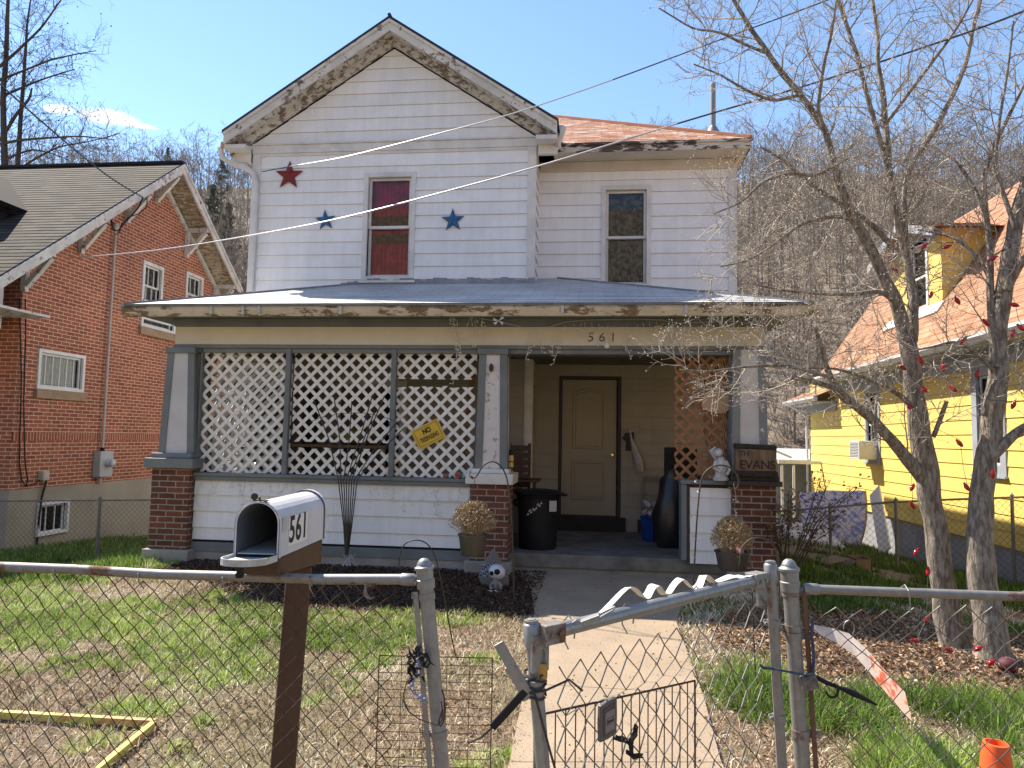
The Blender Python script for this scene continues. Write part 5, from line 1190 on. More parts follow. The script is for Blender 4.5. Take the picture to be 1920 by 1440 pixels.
# door hanging open, tongue toward the street
mb=MB(); hd=hM*.80; D=[]; K=14; dd_=(-axd*cos(.04)+V(0,0,sin(.04)))
for k in range(K+1):
    a=pi*k/K; D.append((-wM/2*cos(a),hd-wM/2+wM/2*sin(a)))
D=[(-wM/2,0)]+D+[(wM/2,0)]
o0=O+V(0,0,.002)-axd*.004
P=[o0+sdv*x+dd_*y for x,y in D]; mb.prism(P,V(0,0,-.004))
for k in range(len(P)-1): mb.beam(P[k],P[k+1],.004,.022)
mb.build('box_door',nm('mailbox_door_dusty',(.55,.55,.52),(.38,.37,.33),14,.6,.2),mbx)
kn=o0+dd_*(hd*.78)+V(0,0,-.02); mb=MB(); mb.lathe(kn+V(0,0,-.03),[(.012,0),(.015,.01),(.010,.018),(.012,.03)],12); mb.build('door_knob',black,mbx,smooth=True)
lc=O+V(0,0,hM)+axd*.01; mb=MB(); mb.lathe(lc+V(-.0,0,.006),[(.004,0),(.004,.01),(.0,.012)],8); mb.beam(lc+V(-.02,0,.004),lc+V(.028,0,.004),.02,.004); mb.lathe(lc+sdv*-.014+axd*-.01+V(0,0,.018),[(.001,-.004),(.012,-.003),(.012,.003),(.001,.004)],12,ax=-axd); mb.build('door_latch',blackM,mbx)
# flag plate ghost + numbers on the right side
sn=sdv
tp=O+axd*.27+sdv*(wM/2+.0022)+V(0,0,.070)
mb=MB()
for k in range(3):
    a=O+axd*(.092+k*.064)+sdv*(wM/2+.001)+V(0,0,.026); mb.prism([a,a+axd*.063,a+axd*.063+V(0,0,.104),a+V(0,0,.104)],sdv*.0006)
mb.build('number_sticker',nm('sticker_white',(.78,.78,.78),(.72,.72,.72),5,.4,0),mbx,recalc=True)
for k,ch in enumerate('561'):
    text(ch,.132,O+axd*(.123+k*.064)+sdv*(wM/2+.0024)+V(0,0,.079),axd,V(0,0,1),txtB,'house_number',mbx,ext=.0005,bold=.0025,xs=.9)
mb=MB(); a=O+axd*.03+sdv*(wM/2+.001)+V(0,0,.085); mb.prism([a,a+axd*.045,a+axd*.045+V(0,0,.05),a+V(0,0,.05)],sdv*.001); mb.build('flag_plate',nm('grey_plate',(.45,.46,.47),(.4,.4,.42),9,.5,0),mbx,recalc=True)
# support board and post
mb=MB(); bz=O.z; 
def C_(s,x,z): return O+axd*s+sdv*x+V(0,0,z)
hw=wM/2-.004
mb.hexa([C_(.03,-hw,-.062),C_(.03,hw,-.062),C_(.49,hw,-.10),C_(.49,-hw,-.10),C_(.03,-hw,-.003),C_(.03,hw,-.003),C_(.49,hw,-.003),C_(.49,-hw,-.003)]); mb.build('support_board',brownP,mbx,bevel=.004)
pc=aY(551,1110,2.80); rt_=radians(24); w2_=.048
def R2(x,y): return V(x*cos(rt_)-y*sin(rt_),x*sin(rt_)+y*cos(rt_),0)
ptp=V(aY(560,1090,2.80).x,2.80,O.z-.10); ptb=aY(530,1440,2.80); ptb=ptp+(ptb-ptp)*((ptp.z+.05)/(ptp.z-ptb.z))
mb=MB(); mb.hexa([ptb+R2(-w2_,-w2_),ptb+R2(w2_,-w2_),ptb+R2(w2_,w2_),ptb+R2(-w2_,w2_),ptp+R2(-w2_,-w2_),ptp+R2(w2_,-w2_),ptp+R2(w2_,w2_),ptp+R2(-w2_,w2_)]); mb.build('wooden_post',brownP,mbx,bevel=.006)
# ================= yard things =================
yb=thing('yellow_board','yellow painted boards joined in a corner on the lawn','board',aZ(290,1352,.0))
a=aZ(-60,1336,.03); b_=aZ(292,1356,.03); c=aZ(175,1452,.03)
mb=MB(); mb.beam(a,b_,.035,.04); mb.build('long_board',peel('worn_yellow_paint',(.52,.47,.12),(.30,.18,.07),.66,9,(1,1,1),.25),yb,bevel=.003)
mb=MB(); mb.beam(b_+V(0,-.02,0),c,.035,.04); mb.build('short_board',MATS['worn_yellow_paint'],yb,bevel=.003)
# cone
cq=aY(1867,1392,2.95); cn=thing('traffic_cone','bright orange traffic cone just inside the right fence','cone',(cq.x,2.95,0))
h=cq.z; mb=MB(); mb.lathe((cq.x,2.95,.03),[(.115,0),(.10,.02),(.045,h-.045),(.043,h-.032),(.034,h-.03),(.033,h-.04),(.03,h-.12),(.001,h-.13)],28); mb.build('cone_body',nm('orange_plastic',(.85,.13,.03),(.75,.10,.025),9,.4,.05),cn,smooth=True)
mb=MB(); mb.box((cq.x-.16,2.79,.0),(cq.x+.16,3.11,.03)); mb.build('cone_base',MATS['orange_plastic'],cn,bevel=.01)
# curved faded banner board
bn=thing('curved_lawn_banner','curling white and red strip lying on lawn behind right fence','banner',aZ(1600,1240))
top=[(1518,1170),(1560,1178),(1592,1188),(1622,1214),(1652,1248),(1680,1280),(1697,1298)]; dep=[4.55,4.5,4.4,4.2,3.95,3.7,3.62]
mb=MB(); P=[aY(x,y,d_) for (x,y),d_ in zip(top,dep)]; R_=[]
for i in range(len(P)-1):
    for k in range(4): R_.append(P[i].lerp(P[i+1],k/4))
R_.append(P[-1])
K=len(R_)
rdM=nm('faded_red_vinyl',(.55,.10,.05),(.62,.45,.38),9,.5,0,st=(1,1,2),lo=.45,hi=.55); wM_=nm('dirty_white_vinyl',(.62,.56,.54),(.42,.36,.34),7,.5,.1)
mA,mBn=MB(),MB()
for i in range(K-1):
    a,b_=R_[i],R_[i+1]; hh_=lambda q:.035+.10*sin(min(1,q/K*1.35+.02)*pi*.62); h0=hh_(i); h1=hh_(i+1)
    a2,b2=a-V(-.02,.02,h0),b_-V(-.02,.02,h1); M__=mA if i<13 else mBn
    M__.poly([a2,b2,b_,a]); M__.poly([a+V(0,.006,0),b_+V(0,.006,0),b2+V(0,.006,0),a2+V(0,.006,0)])
mA.build('white_strip',wM_,bn,smooth=True); mBn.build('red_strip',rdM,bn,smooth=True)
mb=MB(); c=aY(1592,1178,4.4); mb.tube([c+V(.03*cos(a)-.0,0,.045*sin(a)) for a in (3.3,2.8,2.2,1.6,1.,.4,-.2,-.8)],.003,5); mb.build('wire_loop',gal,bn,smooth=True)
# shepherd hooks
ironM=nm('brown_iron',(.05,.035,.028),(.08,.055,.04),40,.6,.2)
def hook(label,pts,Y,r=.006,extra=None,m=None):
    P=[aY(x,y,Y) for x,y in pts]; b_=P[0]; b_.z=min(b_.z,.0); t=thing('shepherd_hook',label,'garden hook',(P[0].x,Y,0),'shepherd hooks in the front yard')
    Q=[]
    for i in range(len(P)-1):
        for k in range(3): Q.append(P[i].lerp(P[i+1],k/3))
    Q.append(P[-1])
    for _ in range(2): Q=[Q[0]]+[(Q[i-1]+Q[i]*2+Q[i+1])/4 for i in range(1,len(Q)-1)]+[Q[-1]]
    mb=MB(); mb.tube(Q,r,8); mb.build('hook_rod',m or ironM,t,smooth=True)
    if extra: extra(t)
    return P
hookA=[(966,1185),(963,1100),(961,1000),(955,920),(949,888),(935,868),(920,864),(905,873),(897,888),(890,898),(883,893)]
def blob(t):
    for (x,y) in ((882,893),): 
        mb=MB(); mb.tube([aY(882,886,6.9),aY(880,893,6.9),aY(887,899,6.9)],.004,5); mb.build('hook_tip',ironM,t,smooth=True)
Pa=hook('tall dark garden hook holding pot before middle brick pillar',hookA,6.9,.0075,blob)
hookB=[(1297,1197),(1301,1080),(1306,980),(1313,900),(1324,882),(1343,871),(1363,873),(1378,883),(1386,900),(1384,914),(1376,920),(1366,914)]
def wraps(t):
    mb=MB()
    for (x,y) in ((1305,906),(1310,925),(1304,972),(1302,1010),(1301,1045)):
        c=aY(x,y,6.7); mb.tube([c+V(.012*cos(k*.9),-.012*sin(k*.9)*1,k*.0045) for k in range(7)],.004,5)
    mb.build('light_wrap',nm('pinkish_plastic',(.62,.50,.44),(.5,.4,.36),30,.4,0),t,smooth=True)
Pb=hook('dark garden hook with pale clips before right porch opening',hookB,6.7,.0075,wraps)
hook('thin black hook leaning over dark mulch behind left gate post',[(895,1395),(868,1290),(845,1190),(828,1090),(816,1040),(800,1016),(778,1011),(758,1018),(749,1040),(748,1062)],5.2,.005,None,blackM)
hook('thin black hook arching behind top of the swung gate',[(1428,1400),(1421,1330),(1413,1200),(1411,1120),(1409,1060),(1403,1030),(1385,1012),(1411,1010)][:5]+[(1450,1040)][:0]+[(1405,1040),(1398,1020)],4.9,.004,None,blackM)
hook('thin dark hook arching in front of right brick pillar',[(1460,1078),(1461,1055),(1456,1030),(1440,1012),(1420,1007),(1401,1013),(1389,1030),(1386,1060)],6.2,.006)
# pots with dried plants
dryM=nm('dried_flowers',(.58,.45,.28),(.34,.23,.13),60,.9,0)
def pot(label,cx,yt,yb,wt,Y,plant,pc,hang,tagc=None):
    top=aY(cx,yt,Y); bot=aY(cx,yb,Y); r=wt/2*Y/FPX/ .98; h=top.z-bot.z
    t=thing('hanging_planter',label,'planter',(top.x,Y,bot.z))
    mb=MB(); mb.lathe((top.x,Y,bot.z),[(r*.74,0),(r*.8,h*.08),(r*.97,h*.92),(r*1.04,h*.93),(r*1.04,h),(r*.95,h),(r*.93,h*.9),(.001,h*.88)],24); mb.build('pot',pc,t,smooth=True)
    R_=random.Random(cx); acc=[]; (px0,px1,py0)=plant; rw=(px1-px0)/2*Y/FPX; hh=(yt-py0)*Y/FPX
    for k in range(900):
        an=R_.random()*2*pi; el=R_.random()**.6; ph=el*1.45; q_=.84+.2*R_.random(); d=V(cos(an)*cos(ph)*rw*q_,sin(an)*cos(ph)*rw*q_,(.10+sin(ph)*.9)*hh*q_); s=V(R_.uniform(-r,r)*.6,R_.uniform(-r,r)*.6,-.02); q=V(top.x,Y,top.z)
        m_=q+s+(d-s)*.55+V(R_.uniform(-.02,.02),R_.uniform(-.02,.02),.0); e=q+d
        acc.append([*(q+s),*m_,.0016,.0013]); acc.append([*m_,*e,.0013,.001])
        for j in range(3):
            f=e+V(R_.uniform(-1,1),R_.uniform(-1,1),R_.uniform(-.6,1))*.017; acc.append([*e,*f,.0016,.0042])
    Vv,F=sticks_mesh(np.array(acc)); npmesh('dried_plant',Vv,F,dryM,parent=t)
    mb=MB(); hp=Vector(hang)
    for a in (0,2.1,4.2): mb.tube([V(top.x+r*cos(a),Y+r*sin(a),top.z),hp],.0018,4)
    mb.build('hanger_wire',blackM,t,smooth=True)
    if tagc:
        mb=MB(); a=aY(tagc[0],tagc[1],Y-r*.95); mb.prism([a,a+V(.075,.0,.02),a+V(.06,.01,-.09),a+V(.02,.0,-.115)],(0,.003,0)); mb.build('plant_tag',nm('faded_red_tag',(.38,.07,.05),(.7,.66,.6),9,.5,0,st=(1,1,2),lo=.47,hi=.5),t,recalc=True)
    return t
pot('brown pot of straw coloured dried flowers before middle brick pillar',887,1001,1041,54,6.9,(848,940,943),nm('brown_pot',(.075,.065,.048),(.06,.05,.038),5,.5,.05),Pa[-2])
pot('dark pot of dried flowers with red tag before right pillar',1373,1033,1068,60,6.7,(1334,1410,974),nm('charcoal_pot',(.035,.033,.032),(.05,.045,.042),5,.55,.05),Pb[-3],(1378,1020))
# trellis fan
tr=thing('fan_trellis','black metal fan trellis standing against white knee wall','trellis',aY(650,1037,8.0))
mb=MB(); Yt=7.95
tops=[(588,748),(627,748),(660,752),(699,740),(703,770),(721,742),(745,790),(760,800)]
b0=aY(650,1040,Yt); st_=aY(652,985,Yt)
for i,(x,y) in enumerate(tops):
    k=(i-3.5); mid1=aY(652+k*2.2,985,Yt); mid2=aY(652+k*5,900,Yt); mb.tube([b0+V(k*.004,0,0),mid1,mid2,mid2.lerp(aY(x,y,Yt),.5)+V(-.01*k,0,0),aY(x,y,Yt)],.0068,6)
mb.tube([aY(x,y,Yt) for x,y in ((578,793),(600,783),(640,775),(680,774),(715,780),(742,790))],.004,5)
mb.tube([b0,st_],[.022,.02],8); mb.build('trellis_frame',blackM,tr,smooth=True)
mb=MB(); c=aY(657,1050,Yt); R_=random.Random(2)
for k in range(12): mb.tube([c+V(R_.uniform(-.08,.08),R_.uniform(-.05,.05),-.06),c+V(R_.uniform(-.09,.09),R_.uniform(-.05,.05),R_.uniform(-.0,.07))],[.012,.004],5)
mb.build('plastic_wrap',nm('pale_plastic_wrap',(.42,.41,.40),(.3,.3,.3),20,.4,.2),tr,smooth=True)
# ================= things on the house front =================
def star(px,py,rpx,Y,label,c,rot=0.,group=None):
    q=aY(px,py,Y); R_=rpx*Y/FPX*1.04; t=thing('barn_star',label,'wall star',q,'metal stars on the upper wall'); mb=MB()
    P=[]
    for k in range(10):
        a=pi/2+rot+k*pi/5; r_=R_ if k%2==0 else R_*.40; P.append(q+V(r_*cos(a),0,r_*sin(a)))
    tip=q+V(0,-R_*.22,0)
    for k in range(10): mb.poly([P[k],P[(k+1)%10],tip][::-1]); mb.poly([P[k],P[(k+1)%10],q+V(0,.004,0)])
    mb.build('star_body',c,t)
redS=nm('red_star_paint',(.24,.010,.012),(.13,.01,.01),14,.4,.1); bluS=nm('blue_star_paint',(.02,.13,.30),(.015,.07,.17),14,.4,.1)
star(542,329,30,10.07,'large red metal star high on left side of white gable wall',redS,-.02)
star(610,413,21.5,10.07,'small blue metal star left of the red curtained window',bluS,.1)
star(849,413,23.5,10.07,'blue metal star right of the red curtained window',bluS,.03)
nmb=thing('house_number','bronze number 561 on cream porch beam above the entrance','house number',aY(1127,634,8.39))
nM=nm('dark_bronze',(.10,.075,.05),(.07,.05,.035),20,.5,0)
for ch,px in zip('561',(1107,1128,1149)): text(ch,.155,aY(px,633,8.395),(1,0,0),(0,0,1),nM,'digit',nmb,ext=.003,bold=-.001,shear=.12 if ch!='1' else .05)
lb=aY(1138,648,8.30); cam_=thing('porch_light','small round white lamp hanging under beam below the number','lamp',lb)
mb=MB(); mb.lathe(lb,[(.001,-.035),(.022,-.03),(.031,-.012),(.031,.008),(.034,.01),(.034,.018),(.024,.03),(.018,.05)],16); mb.build('lamp_globe',nm('frosted_white',(.72,.70,.66),(.65,.63,.6),5,.4,0),cam_,smooth=True)
mb=MB(); mb.tube([lb+V(0,0,.045),lb+V(0,.03,.075),lb+V(0,.12,.08)],.012,8); mb.build('lamp_arm',whF,cam_)
# no trespassing sign
sg=aY(803,814,8.43); a_=radians(27); sx=V(cos(a_),0,sin(a_)); sz=V(-sin(a_),0,cos(a_)); sgn_=thing('warning_sign','yellow no trespassing sign tilted on the white lattice','sign',sg)
w_,h_=.36,.25
mb=MB(); mb.prism([sg-sx*w_/2-sz*h_/2,sg+sx*w_/2-sz*h_/2,sg+sx*w_/2+sz*h_/2,sg-sx*w_/2+sz*h_/2],(0,.004,0)); mb.build('sign_board',nm('sign_yellow',(.72,.47,.04),(.62,.40,.04),6,.45,0),sgn_,recalc=True)
f=sg+V(0,-.001,0); mb=MB()
for (x0,x1,z0,z1) in ((-.155,.155,.1,.104),(-.155,.155,-.104,-.1),(-.155,-.151,-.104,.104),(.151,.155,-.104,.104)): mb.prism([f+sx*x0+sz*z0,f+sx*x1+sz*z0,f+sx*x1+sz*z1,f+sx*x0+sz*z1],(0,-.0015,0))
mb.build('sign_border',txtB,sgn_,recalc=True)
text('NO',.09,f+sz*.045+V(0,-.002,0),sx,sz,txtB,'sign_text',sgn_,bold=.0035,xs=.75); text('TRESPASSING',.080,f-sz*.042+V(0,-.002,0),sx,sz,txtB,'sign_text',sgn_,bold=.0008,spc=1.02,xs=.50)
# pumpkin cutout
pc_=aY(1345,752,8.50); pt=thing('pumpkin_cutout','plain tan pumpkin shaped board on the brown lattice','cutout',pc_)
mb=MB(); P=[]
for k in range(60):
    a=2*pi*k/60; r_=1+.045*cos(a*5+.3)*(sin(a)<-.3 or sin(a)>.5); P.append(pc_+V(.175*math.copysign(abs(cos(a))**.8,cos(a))*r_,0,.128*math.copysign(abs(sin(a))**.85,sin(a))*r_-.01))
P=P[::-1]
mb.prism(P,(0,.012,0)); mb.prism([pc_+V(x,-.0005,z) for x,z in ((-.035,.10),(.035,.10),(.03,.145),(.016,.16),(.02,.185),(-.006,.195),(-.012,.155))][::-1],(0,.012,0)); mb.build('board',nm('tan_board',(.46,.31,.18),(.40,.27,.15),2,.6,.05),pt,recalc=True)
# log sign
ls=aY(1418,862,8.22); lg=thing('log_sign','half log sign with carved family name on right brick pillar','sign',ls)
mb=MB(); W2=.225
for k in range(1): pass
barkL=nm('black_log_bark',(.022,.016,.012),(.05,.038,.03),22,.95,1.,60,bd=.015)
mb.beam(ls+V(-W2,.07,.15),ls+V(W2+.0,.07,.135),.17,.06); mb.beam(ls+V(-W2,.07,-.155),ls+V(W2+.01,.07,-.165),.17,.075); mb.build('log_bark',barkL,lg,bevel=.018)
mb=MB(); mb.box((ls.x-W2+.005,ls.y-.005,ls.z-.125),(ls.x+W2-.005,ls.y+.13,ls.z+.118)); mb.build('log_face',nm('split_log_face',(.24,.155,.09),(.12,.075,.045),7,.8,.4,40,st=(3,1,.8)),lg,bevel=.006)
text('TH',.085,ls+V(-.135,-.007,.065),(1,0,0),(0,0,1),nm('faded_blue_paint',(.03,.04,.10),(.06,.06,.09),30,.7,0),'sign_text',lg,bold=.003)
text('EVANS',.135,ls+V(.01,-.007,-.06),(1,0,.0),(0,0,1),nm('burnt_lettering',(.05,.022,.012),(.03,.015,.01),30,.8,0),'sign_text',lg,bold=.0015,spc=.95)
mb=MB(); mb.box((1.68,8.23,1.222),(2.05,8.5,ls.z-.20)); mb.build('support_block',nm('black_block',(.02,.017,.015),(.03,.025,.02),9,.8,.2),lg,bevel=.01)
# white cherub figurine on the cap
fg=aY(1352,900,8.35); fc_=thing('cherub_statue','small white plaster statue on knee wall beside brown lattice','statue',fg)
pl_=nm('white_plaster',(.62,.60,.57),(.40,.38,.36),16,.7,.3)
mb=MB(); b0=Vector(fg); b0.z=1.152
mb.lathe(b0,[(.085,0),(.09,.03),(.07,.05),(.062,.10),(.075,.15),(.07,.20),(.045,.25),(.03,.27)],16,sy=.8); mb.ball(b0+V(-.03,-.01,.315),.052,12,8); mb.tube([b0+V(-.06,-.02,.22),b0+V(-.085,-.05,.14),b0+V(-.02,-.08,.10)],[.024,.02,.015],8); mb.tube([b0+V(.05,-.02,.22),b0+V(.09,-.05,.13),b0+V(.05,-.08,.07)],[.024,.022,.018],8); mb.tube([b0+V(-.05,.03,.24),b0+V(-.1,.05,.34),b0+V(-.05,.05,.38)],[.02,.035,.01],8); mb.build('figure',pl_,fc_,smooth=True)
# porch furniture and clutter
tcn=aZ(1008,1033,.235); tc_=V(aY(1008,1000,8.95).x,8.95,.236); tr_=thing('trash_can','black plastic wheeled trash can with torn label on porch','trash can',tc_)
mb=MB(); mb.lathe(tc_,[(.225,0),(.235,.02),(.255,.55),(.262,.62),(.275,.63),(.28,.655),(.27,.67)],28); mb.build('can_body',black,tr_,smooth=True)
mb=MB(); mb.lathe(tc_+V(0,0,.668),[(.30,0),(.305,.015),(.28,.04),(.15,.055),(.001,.06)],28); mb.beam(tc_+V(.25,-.05,.69),tc_+V(.34,-.1,.66),.12,.02); mb.build('can_lid',black,tr_,smooth=True)
mb=MB(); a=tc_+V(.155,-.225,.47); mb.prism([a,a+V(.085,.045,0),a+V(.085,.045,.13),a+V(0,0,.13)],(0,-.003,0)); mb.build('paper_label',nm('label_white',(.45,.42,.40),(.4,.37,.35),9,.7,0),tr_,recalc=True)
mb=MB(); R_=random.Random(8)
for k in range(9): a=tc_+V(-.12+.02*k,-.262+.003*abs(k-4),.43+.015*k+R_.uniform(-.02,.02)); mb.prism([a,a+V(.03,0,.01),a+V(.02,0,.035)],(0,-.003,0))
mb.build('torn_sticker',nm('silver_sticker',(.5,.5,.5),(.3,.3,.3),30,.35,0),tr_,recalc=True)
mb=MB(); mb.tube([tc_+V(-.26,0,.5),tc_+V(-.32,-.02,.55),tc_+V(-.26,-.05,.6)],.012,6); mb.build('handle',black,tr_,smooth=True)
# dark wooden slatted bench/cabinet behind the can
bn_=thing('wooden_cabinet','dark reddish slatted wooden chair behind the trash can','chair',V(-.75,9.9,.236))
wdM=nm('dark_red_wood',(.11,.045,.022),(.07,.028,.015),9,.6,.3,40,st=(1,1,4))
q0=aY(955,832,9.8); q1=aY(992,832,9.8)
mb=MB()
for k in range(7): z=q0.z-.02-k*.10; mb.box((q0.x,9.85,z-.075),(q1.x,9.87,z))
for x in (q0.x,q1.x): mb.box((x-.02,9.87,.236),(x+.02,9.91,q0.z+.01))
mb.build('backrest',wdM,bn_,bevel=.003)
mb=MB(); mb.box((q0.x-.02,9.3,.72),(q1.x+.16,9.84,.76)); mb.build('seat',wdM,bn_,bevel=.004)
for x,y in ((q0.x,9.32),(q1.x+.12,9.32)):
    mb=MB(); mb.box((x-.02,y,.236),(x+.02,y+.04,1.02)); mb.build('leg',wdM,bn_,bevel=.003)
mb=MB(); mb.box((q0.x-.0,9.28,1.02),(q1.x+.17,9.86,1.045)); mb.build('armrest',wdM,bn_,bevel=.004)
# spray can on middle pillar cap
sc=aY(958,893,8.42); sc.z=1.226; sp_t=thing('spray_can','yellow and black spray can beside the middle white column','can',sc)
sc=V(-.945+.0,8.55,1.175); sp_t.location=sc; WL[sp_t.name]=sc
sc=V(aY(958,880,8.55).x,8.55,1.172)
mb=MB(); mb.lathe(sc,[(.026,0),(.029,.003),(.029,.2),(.024,.215)],16); mb.build('can_body',nm('yellow_label',(.62,.48,.10),(.5,.36,.08),40,.35,0),sp_t,smooth=True)
mb=MB(); mb.lathe(sc,[(.027,.214),(.027,.27),(.02,.285),(.001,.288)],14); mb.build('can_cap',black,sp_t,smooth=True)
mb=MB(); mb.lathe(sc,[(.0296,.02),(.0296,.07)],16); mb.lathe(sc,[(.0296,.13),(.0296,.145)],16); mb.build('label_band',blackM,sp_t,smooth=True)
# red tins by lattice foot
for px,lb_,c_ in ((834,'smaller red topped green tin on the grey porch rail',.026),(858,'larger red topped green tin beside the middle pillar',.038)):
    q=aY(px,885,8.38); q.z=1.096+c_; tn=thing('red_tin',lb_,'tin',q,'red tins on the porch rail')
    mb=MB(); mb.lathe(q,[(c_,0),(c_*1.05,.005),(c_,.06)],16,ax=(.25,1,.0)); mb.build('tin_body',nm('green_tin',(.06,.12,.08),(.3,.3,.25),30,.5,0),tn,smooth=True)
    mb=MB(); mb.lathe(q-V(.001,.003,0),[(c_*.85,0),(c_*.8,.004)],16,ax=(.25,1,0)); mb.build('tin_lid',nm('red_lid',(.42,.02,.02),(.3,.02,.02),30,.4,0),tn)
# clipboard, leaflets and plastic bag on the wall
cp=aY(1185,820,10.72); ck=thing('wall_clipboard','clipboard with torn black leaflets and plastic bag beside the door','clipboard',cp)
mb=MB(); a=aY(1172,805,10.74); b_=aY(1199,798,10.74); c=aY(1199,812,10.74); d_=aY(1172,817,10.74); mb.prism([a,b_,c,d_],(0,.01,0)); mb.build('clip_board',nm('grey_card',(.34,.31,.27),(.25,.22,.19),20,.7,0),ck,recalc=True)
mb=MB(); mb.prism([aY(x,y,10.735) for x,y in ((1172,812),(1189,810),(1188,845),(1173,845),(1174,828),(1166,822))],(0,.006,0)); mb.build('black_leaflet',nm('black_paper',(.02,.02,.02),(.10,.10,.095),60,.7,0,lo=.5,hi=.62),ck,recalc=True)
mb=MB(); mb.tube([aY(1180,803,10.7),aY(1184,825,10.7),aY(1190,845,10.7),aY(1196,865,10.68),aY(1200,885,10.68)],[.012,.02,.05,.075,.06],10); mb.build('plastic_bag',nm('cloudy_plastic',(.38,.36,.36),(.30,.28,.28),9,.35,.4,20),ck,smooth=True)
# screen panel leaning on the wall, blue tub, white gloves, dark bags
sp1=thing('window_screen','grey framed window screen leaning on porch wall','screen',aY(1225,930,10.6))
mb=MB(); a=aY(1202,893,10.65); b_=aY(1262,893,10.65); FWs=FR((0,10.7,0),(1,0,0),(0,-1,0)); ring(mb,FWs,a.x,b_.x,.5,a.z,.03,0,.02); mb.build('screen_frame',nm('screen_alu',(.25,.23,.2),(.2,.18,.16),9,.5,0),sp1)
tb_=V(aY(1222,1000,9.9).x,9.9,.236); tbb=thing('blue_tub','blue plastic tub holding white rags on the porch floor','tub',tb_)
mb=MB(); mb.lathe(tb_,[(.12,0),(.125,.01),(.15,.30),(.165,.305),(.165,.33),(.14,.33)],4,ax=None); mb.build('tub_body',nm('royal_blue_plastic',(.012,.05,.26),(.01,.04,.2),5,.35,0),tbb,bevel=.02)
gl_=thing('white_rags','crumpled white rags heaped on the blue tub','rags',tb_+V(0,0,.33)); mb=MB(); R_=random.Random(5)
for k in range(9): mb.ball(tb_+V(R_.uniform(-.13,.17),R_.uniform(-.12,.05),.36+R_.uniform(0,.14)),R_.uniform(.045,.08),8,5,R_.uniform(.5,.9),ax=(R_.uniform(-1,1),R_.uniform(-1,1),1))
mb.build('rag_pile',nm('white_rag',(.5,.49,.48),(.3,.29,.3),14,.8,.6,30),gl_,smooth=True)
bg_=V(aY(1262,1000,9.4).x,9.4,.236); bgt=thing('black_bag','tall black trash bag slumped behind brown lattice','bag',bg_)
mb=MB(); mb.lathe(bg_,[(.20,0),(.26,.12),(.25,.4),(.22,.65),(.14,.85),(.07,.95),(.09,1.02),(.04,1.05)],18,sy=.8)
for i,v_ in enumerate(mb.v): mb.v[i]=(v_[0]+.03*sin(v_[2]*13+v_[1]*9),v_[1]+.03*sin(v_[2]*9+v_[0]*11),v_[2])
mb.build('bag_body',nm('black_bag_plastic',(.012,.012,.014),(.02,.02,.022),9,.3,.6,20),bgt,smooth=True)
b2_=V(aY(1245,930,10.2).x,10.2,.236); b2t=thing('garden_chair','dark folded garden chair in porch corner behind lattice','chair',b2_)
mb=MB(); mb.box((b2_.x,10.15,.5),(b2_.x+.45,10.22,1.5)); mb.box((b2_.x,9.8,.62),(b2_.x+.45,10.15,.66)); mb.build('seat_shell',black,b2t,bevel=.03)
for x in (b2_.x+.02,b2_.x+.43):
    mb=MB(); mb.tube([V(x,9.82,.236),V(x,9.84,.9),V(x,10.15,.92)],.014,6); mb.build('leg',black,b2t,smooth=True)
# boards and junk behind the white lattice
def junk(name,label,cat,x0,x1,y0,y1,z0,z1,m,bev=.01,rot=0):
    t=thing(name,label,cat,((x0+x1)/2,(y0+y1)/2,z0)); mb=MB(); mb.box((x0,y0,z0),(x1,y1,z1)); mb.build(name+'_body',m,t,bevel=bev); return t
cardM=nm('cardboard',(.27,.18,.09),(.20,.13,.07),4,.8,.2)
xa=aY(550,830,9.2).x; xb=aY(725,830,9.2).x
t=thing('wooden_table','low plank table seen through middle white lattice','table',(xa,9.4,.236)); mb=MB(); mb.box((xa,9.15,1.42),(xb,9.8,1.46)); mb.build('table_top',cardM,t,bevel=.004)
for x,y in ((xa+.05,9.2),(xb-.08,9.2),(xa+.05,9.7),(xb-.08,9.7)):
    mb=MB(); mb.box((x,y,.236),(x+.06,y+.06,1.419)); mb.build('leg',cardM,t)
t=thing('golden_cushion','mustard cushion on table behind middle lattice','cushion',(xb-.6,9.4,1.46)); mb=MB(); mb.ball(V(xb-.5,9.35,1.58),.28,16,8,.42); mb.build('cushion_pad',nm('mustard_cloth',(.30,.22,.05),(.22,.15,.035),9,.9,.3),t,smooth=True)
t=thing('tall_cabinet','tall dark cabinet standing behind the left white lattice','cabinet',(-4.5,9.6,.236)); mb=MB(); mb.box((-4.75,9.5,.236),(-3.95,9.95,2.25)); mb.build('cabinet_body',nm('dark_walnut',(.045,.025,.018),(.03,.018,.014),5,.5,.1),t,bevel=.008)
for x in (-4.72,-4.34): mb=MB(); mb.box((x,9.478,.3),(x+.36,9.498,2.2)); d_=mb.build('door',nm('walnut_door',(.06,.034,.022),(.04,.022,.015),5,.45,.1),t,bevel=.005)
t=thing('framed_door','old brown door leaning on wall behind middle lattice','door',(-3.3,10.0,.236)); mb=MB(); mb.box((-3.62,9.98,.236),(-3.0,10.02,2.3)); mb.box((-3.52,9.965,1.3),(-3.10,9.979,2.15)); mb.build('door_leaf',nm('old_brown_door',(.16,.10,.06),(.11,.07,.045),5,.6,.2),t,bevel=.004)
t=thing('brown_plank','narrow brown plank propped behind right white lattice panel','plank',(-1.9,9.3,.236)); mb=MB(); mb.beam(V(-1.72,9.1,.236),V(-1.62,9.6,2.5),.07,.03,V(0,1,0)); mb.build('plank_board',nm('orange_plank',(.32,.16,.07),(.22,.11,.05),8,.7,.2),t)
t=thing('fabric_heap','heap of brown and silver bags behind left lattice','bags',(-4.6,9.0,.236)); mb=MB(); R_=random.Random(3)
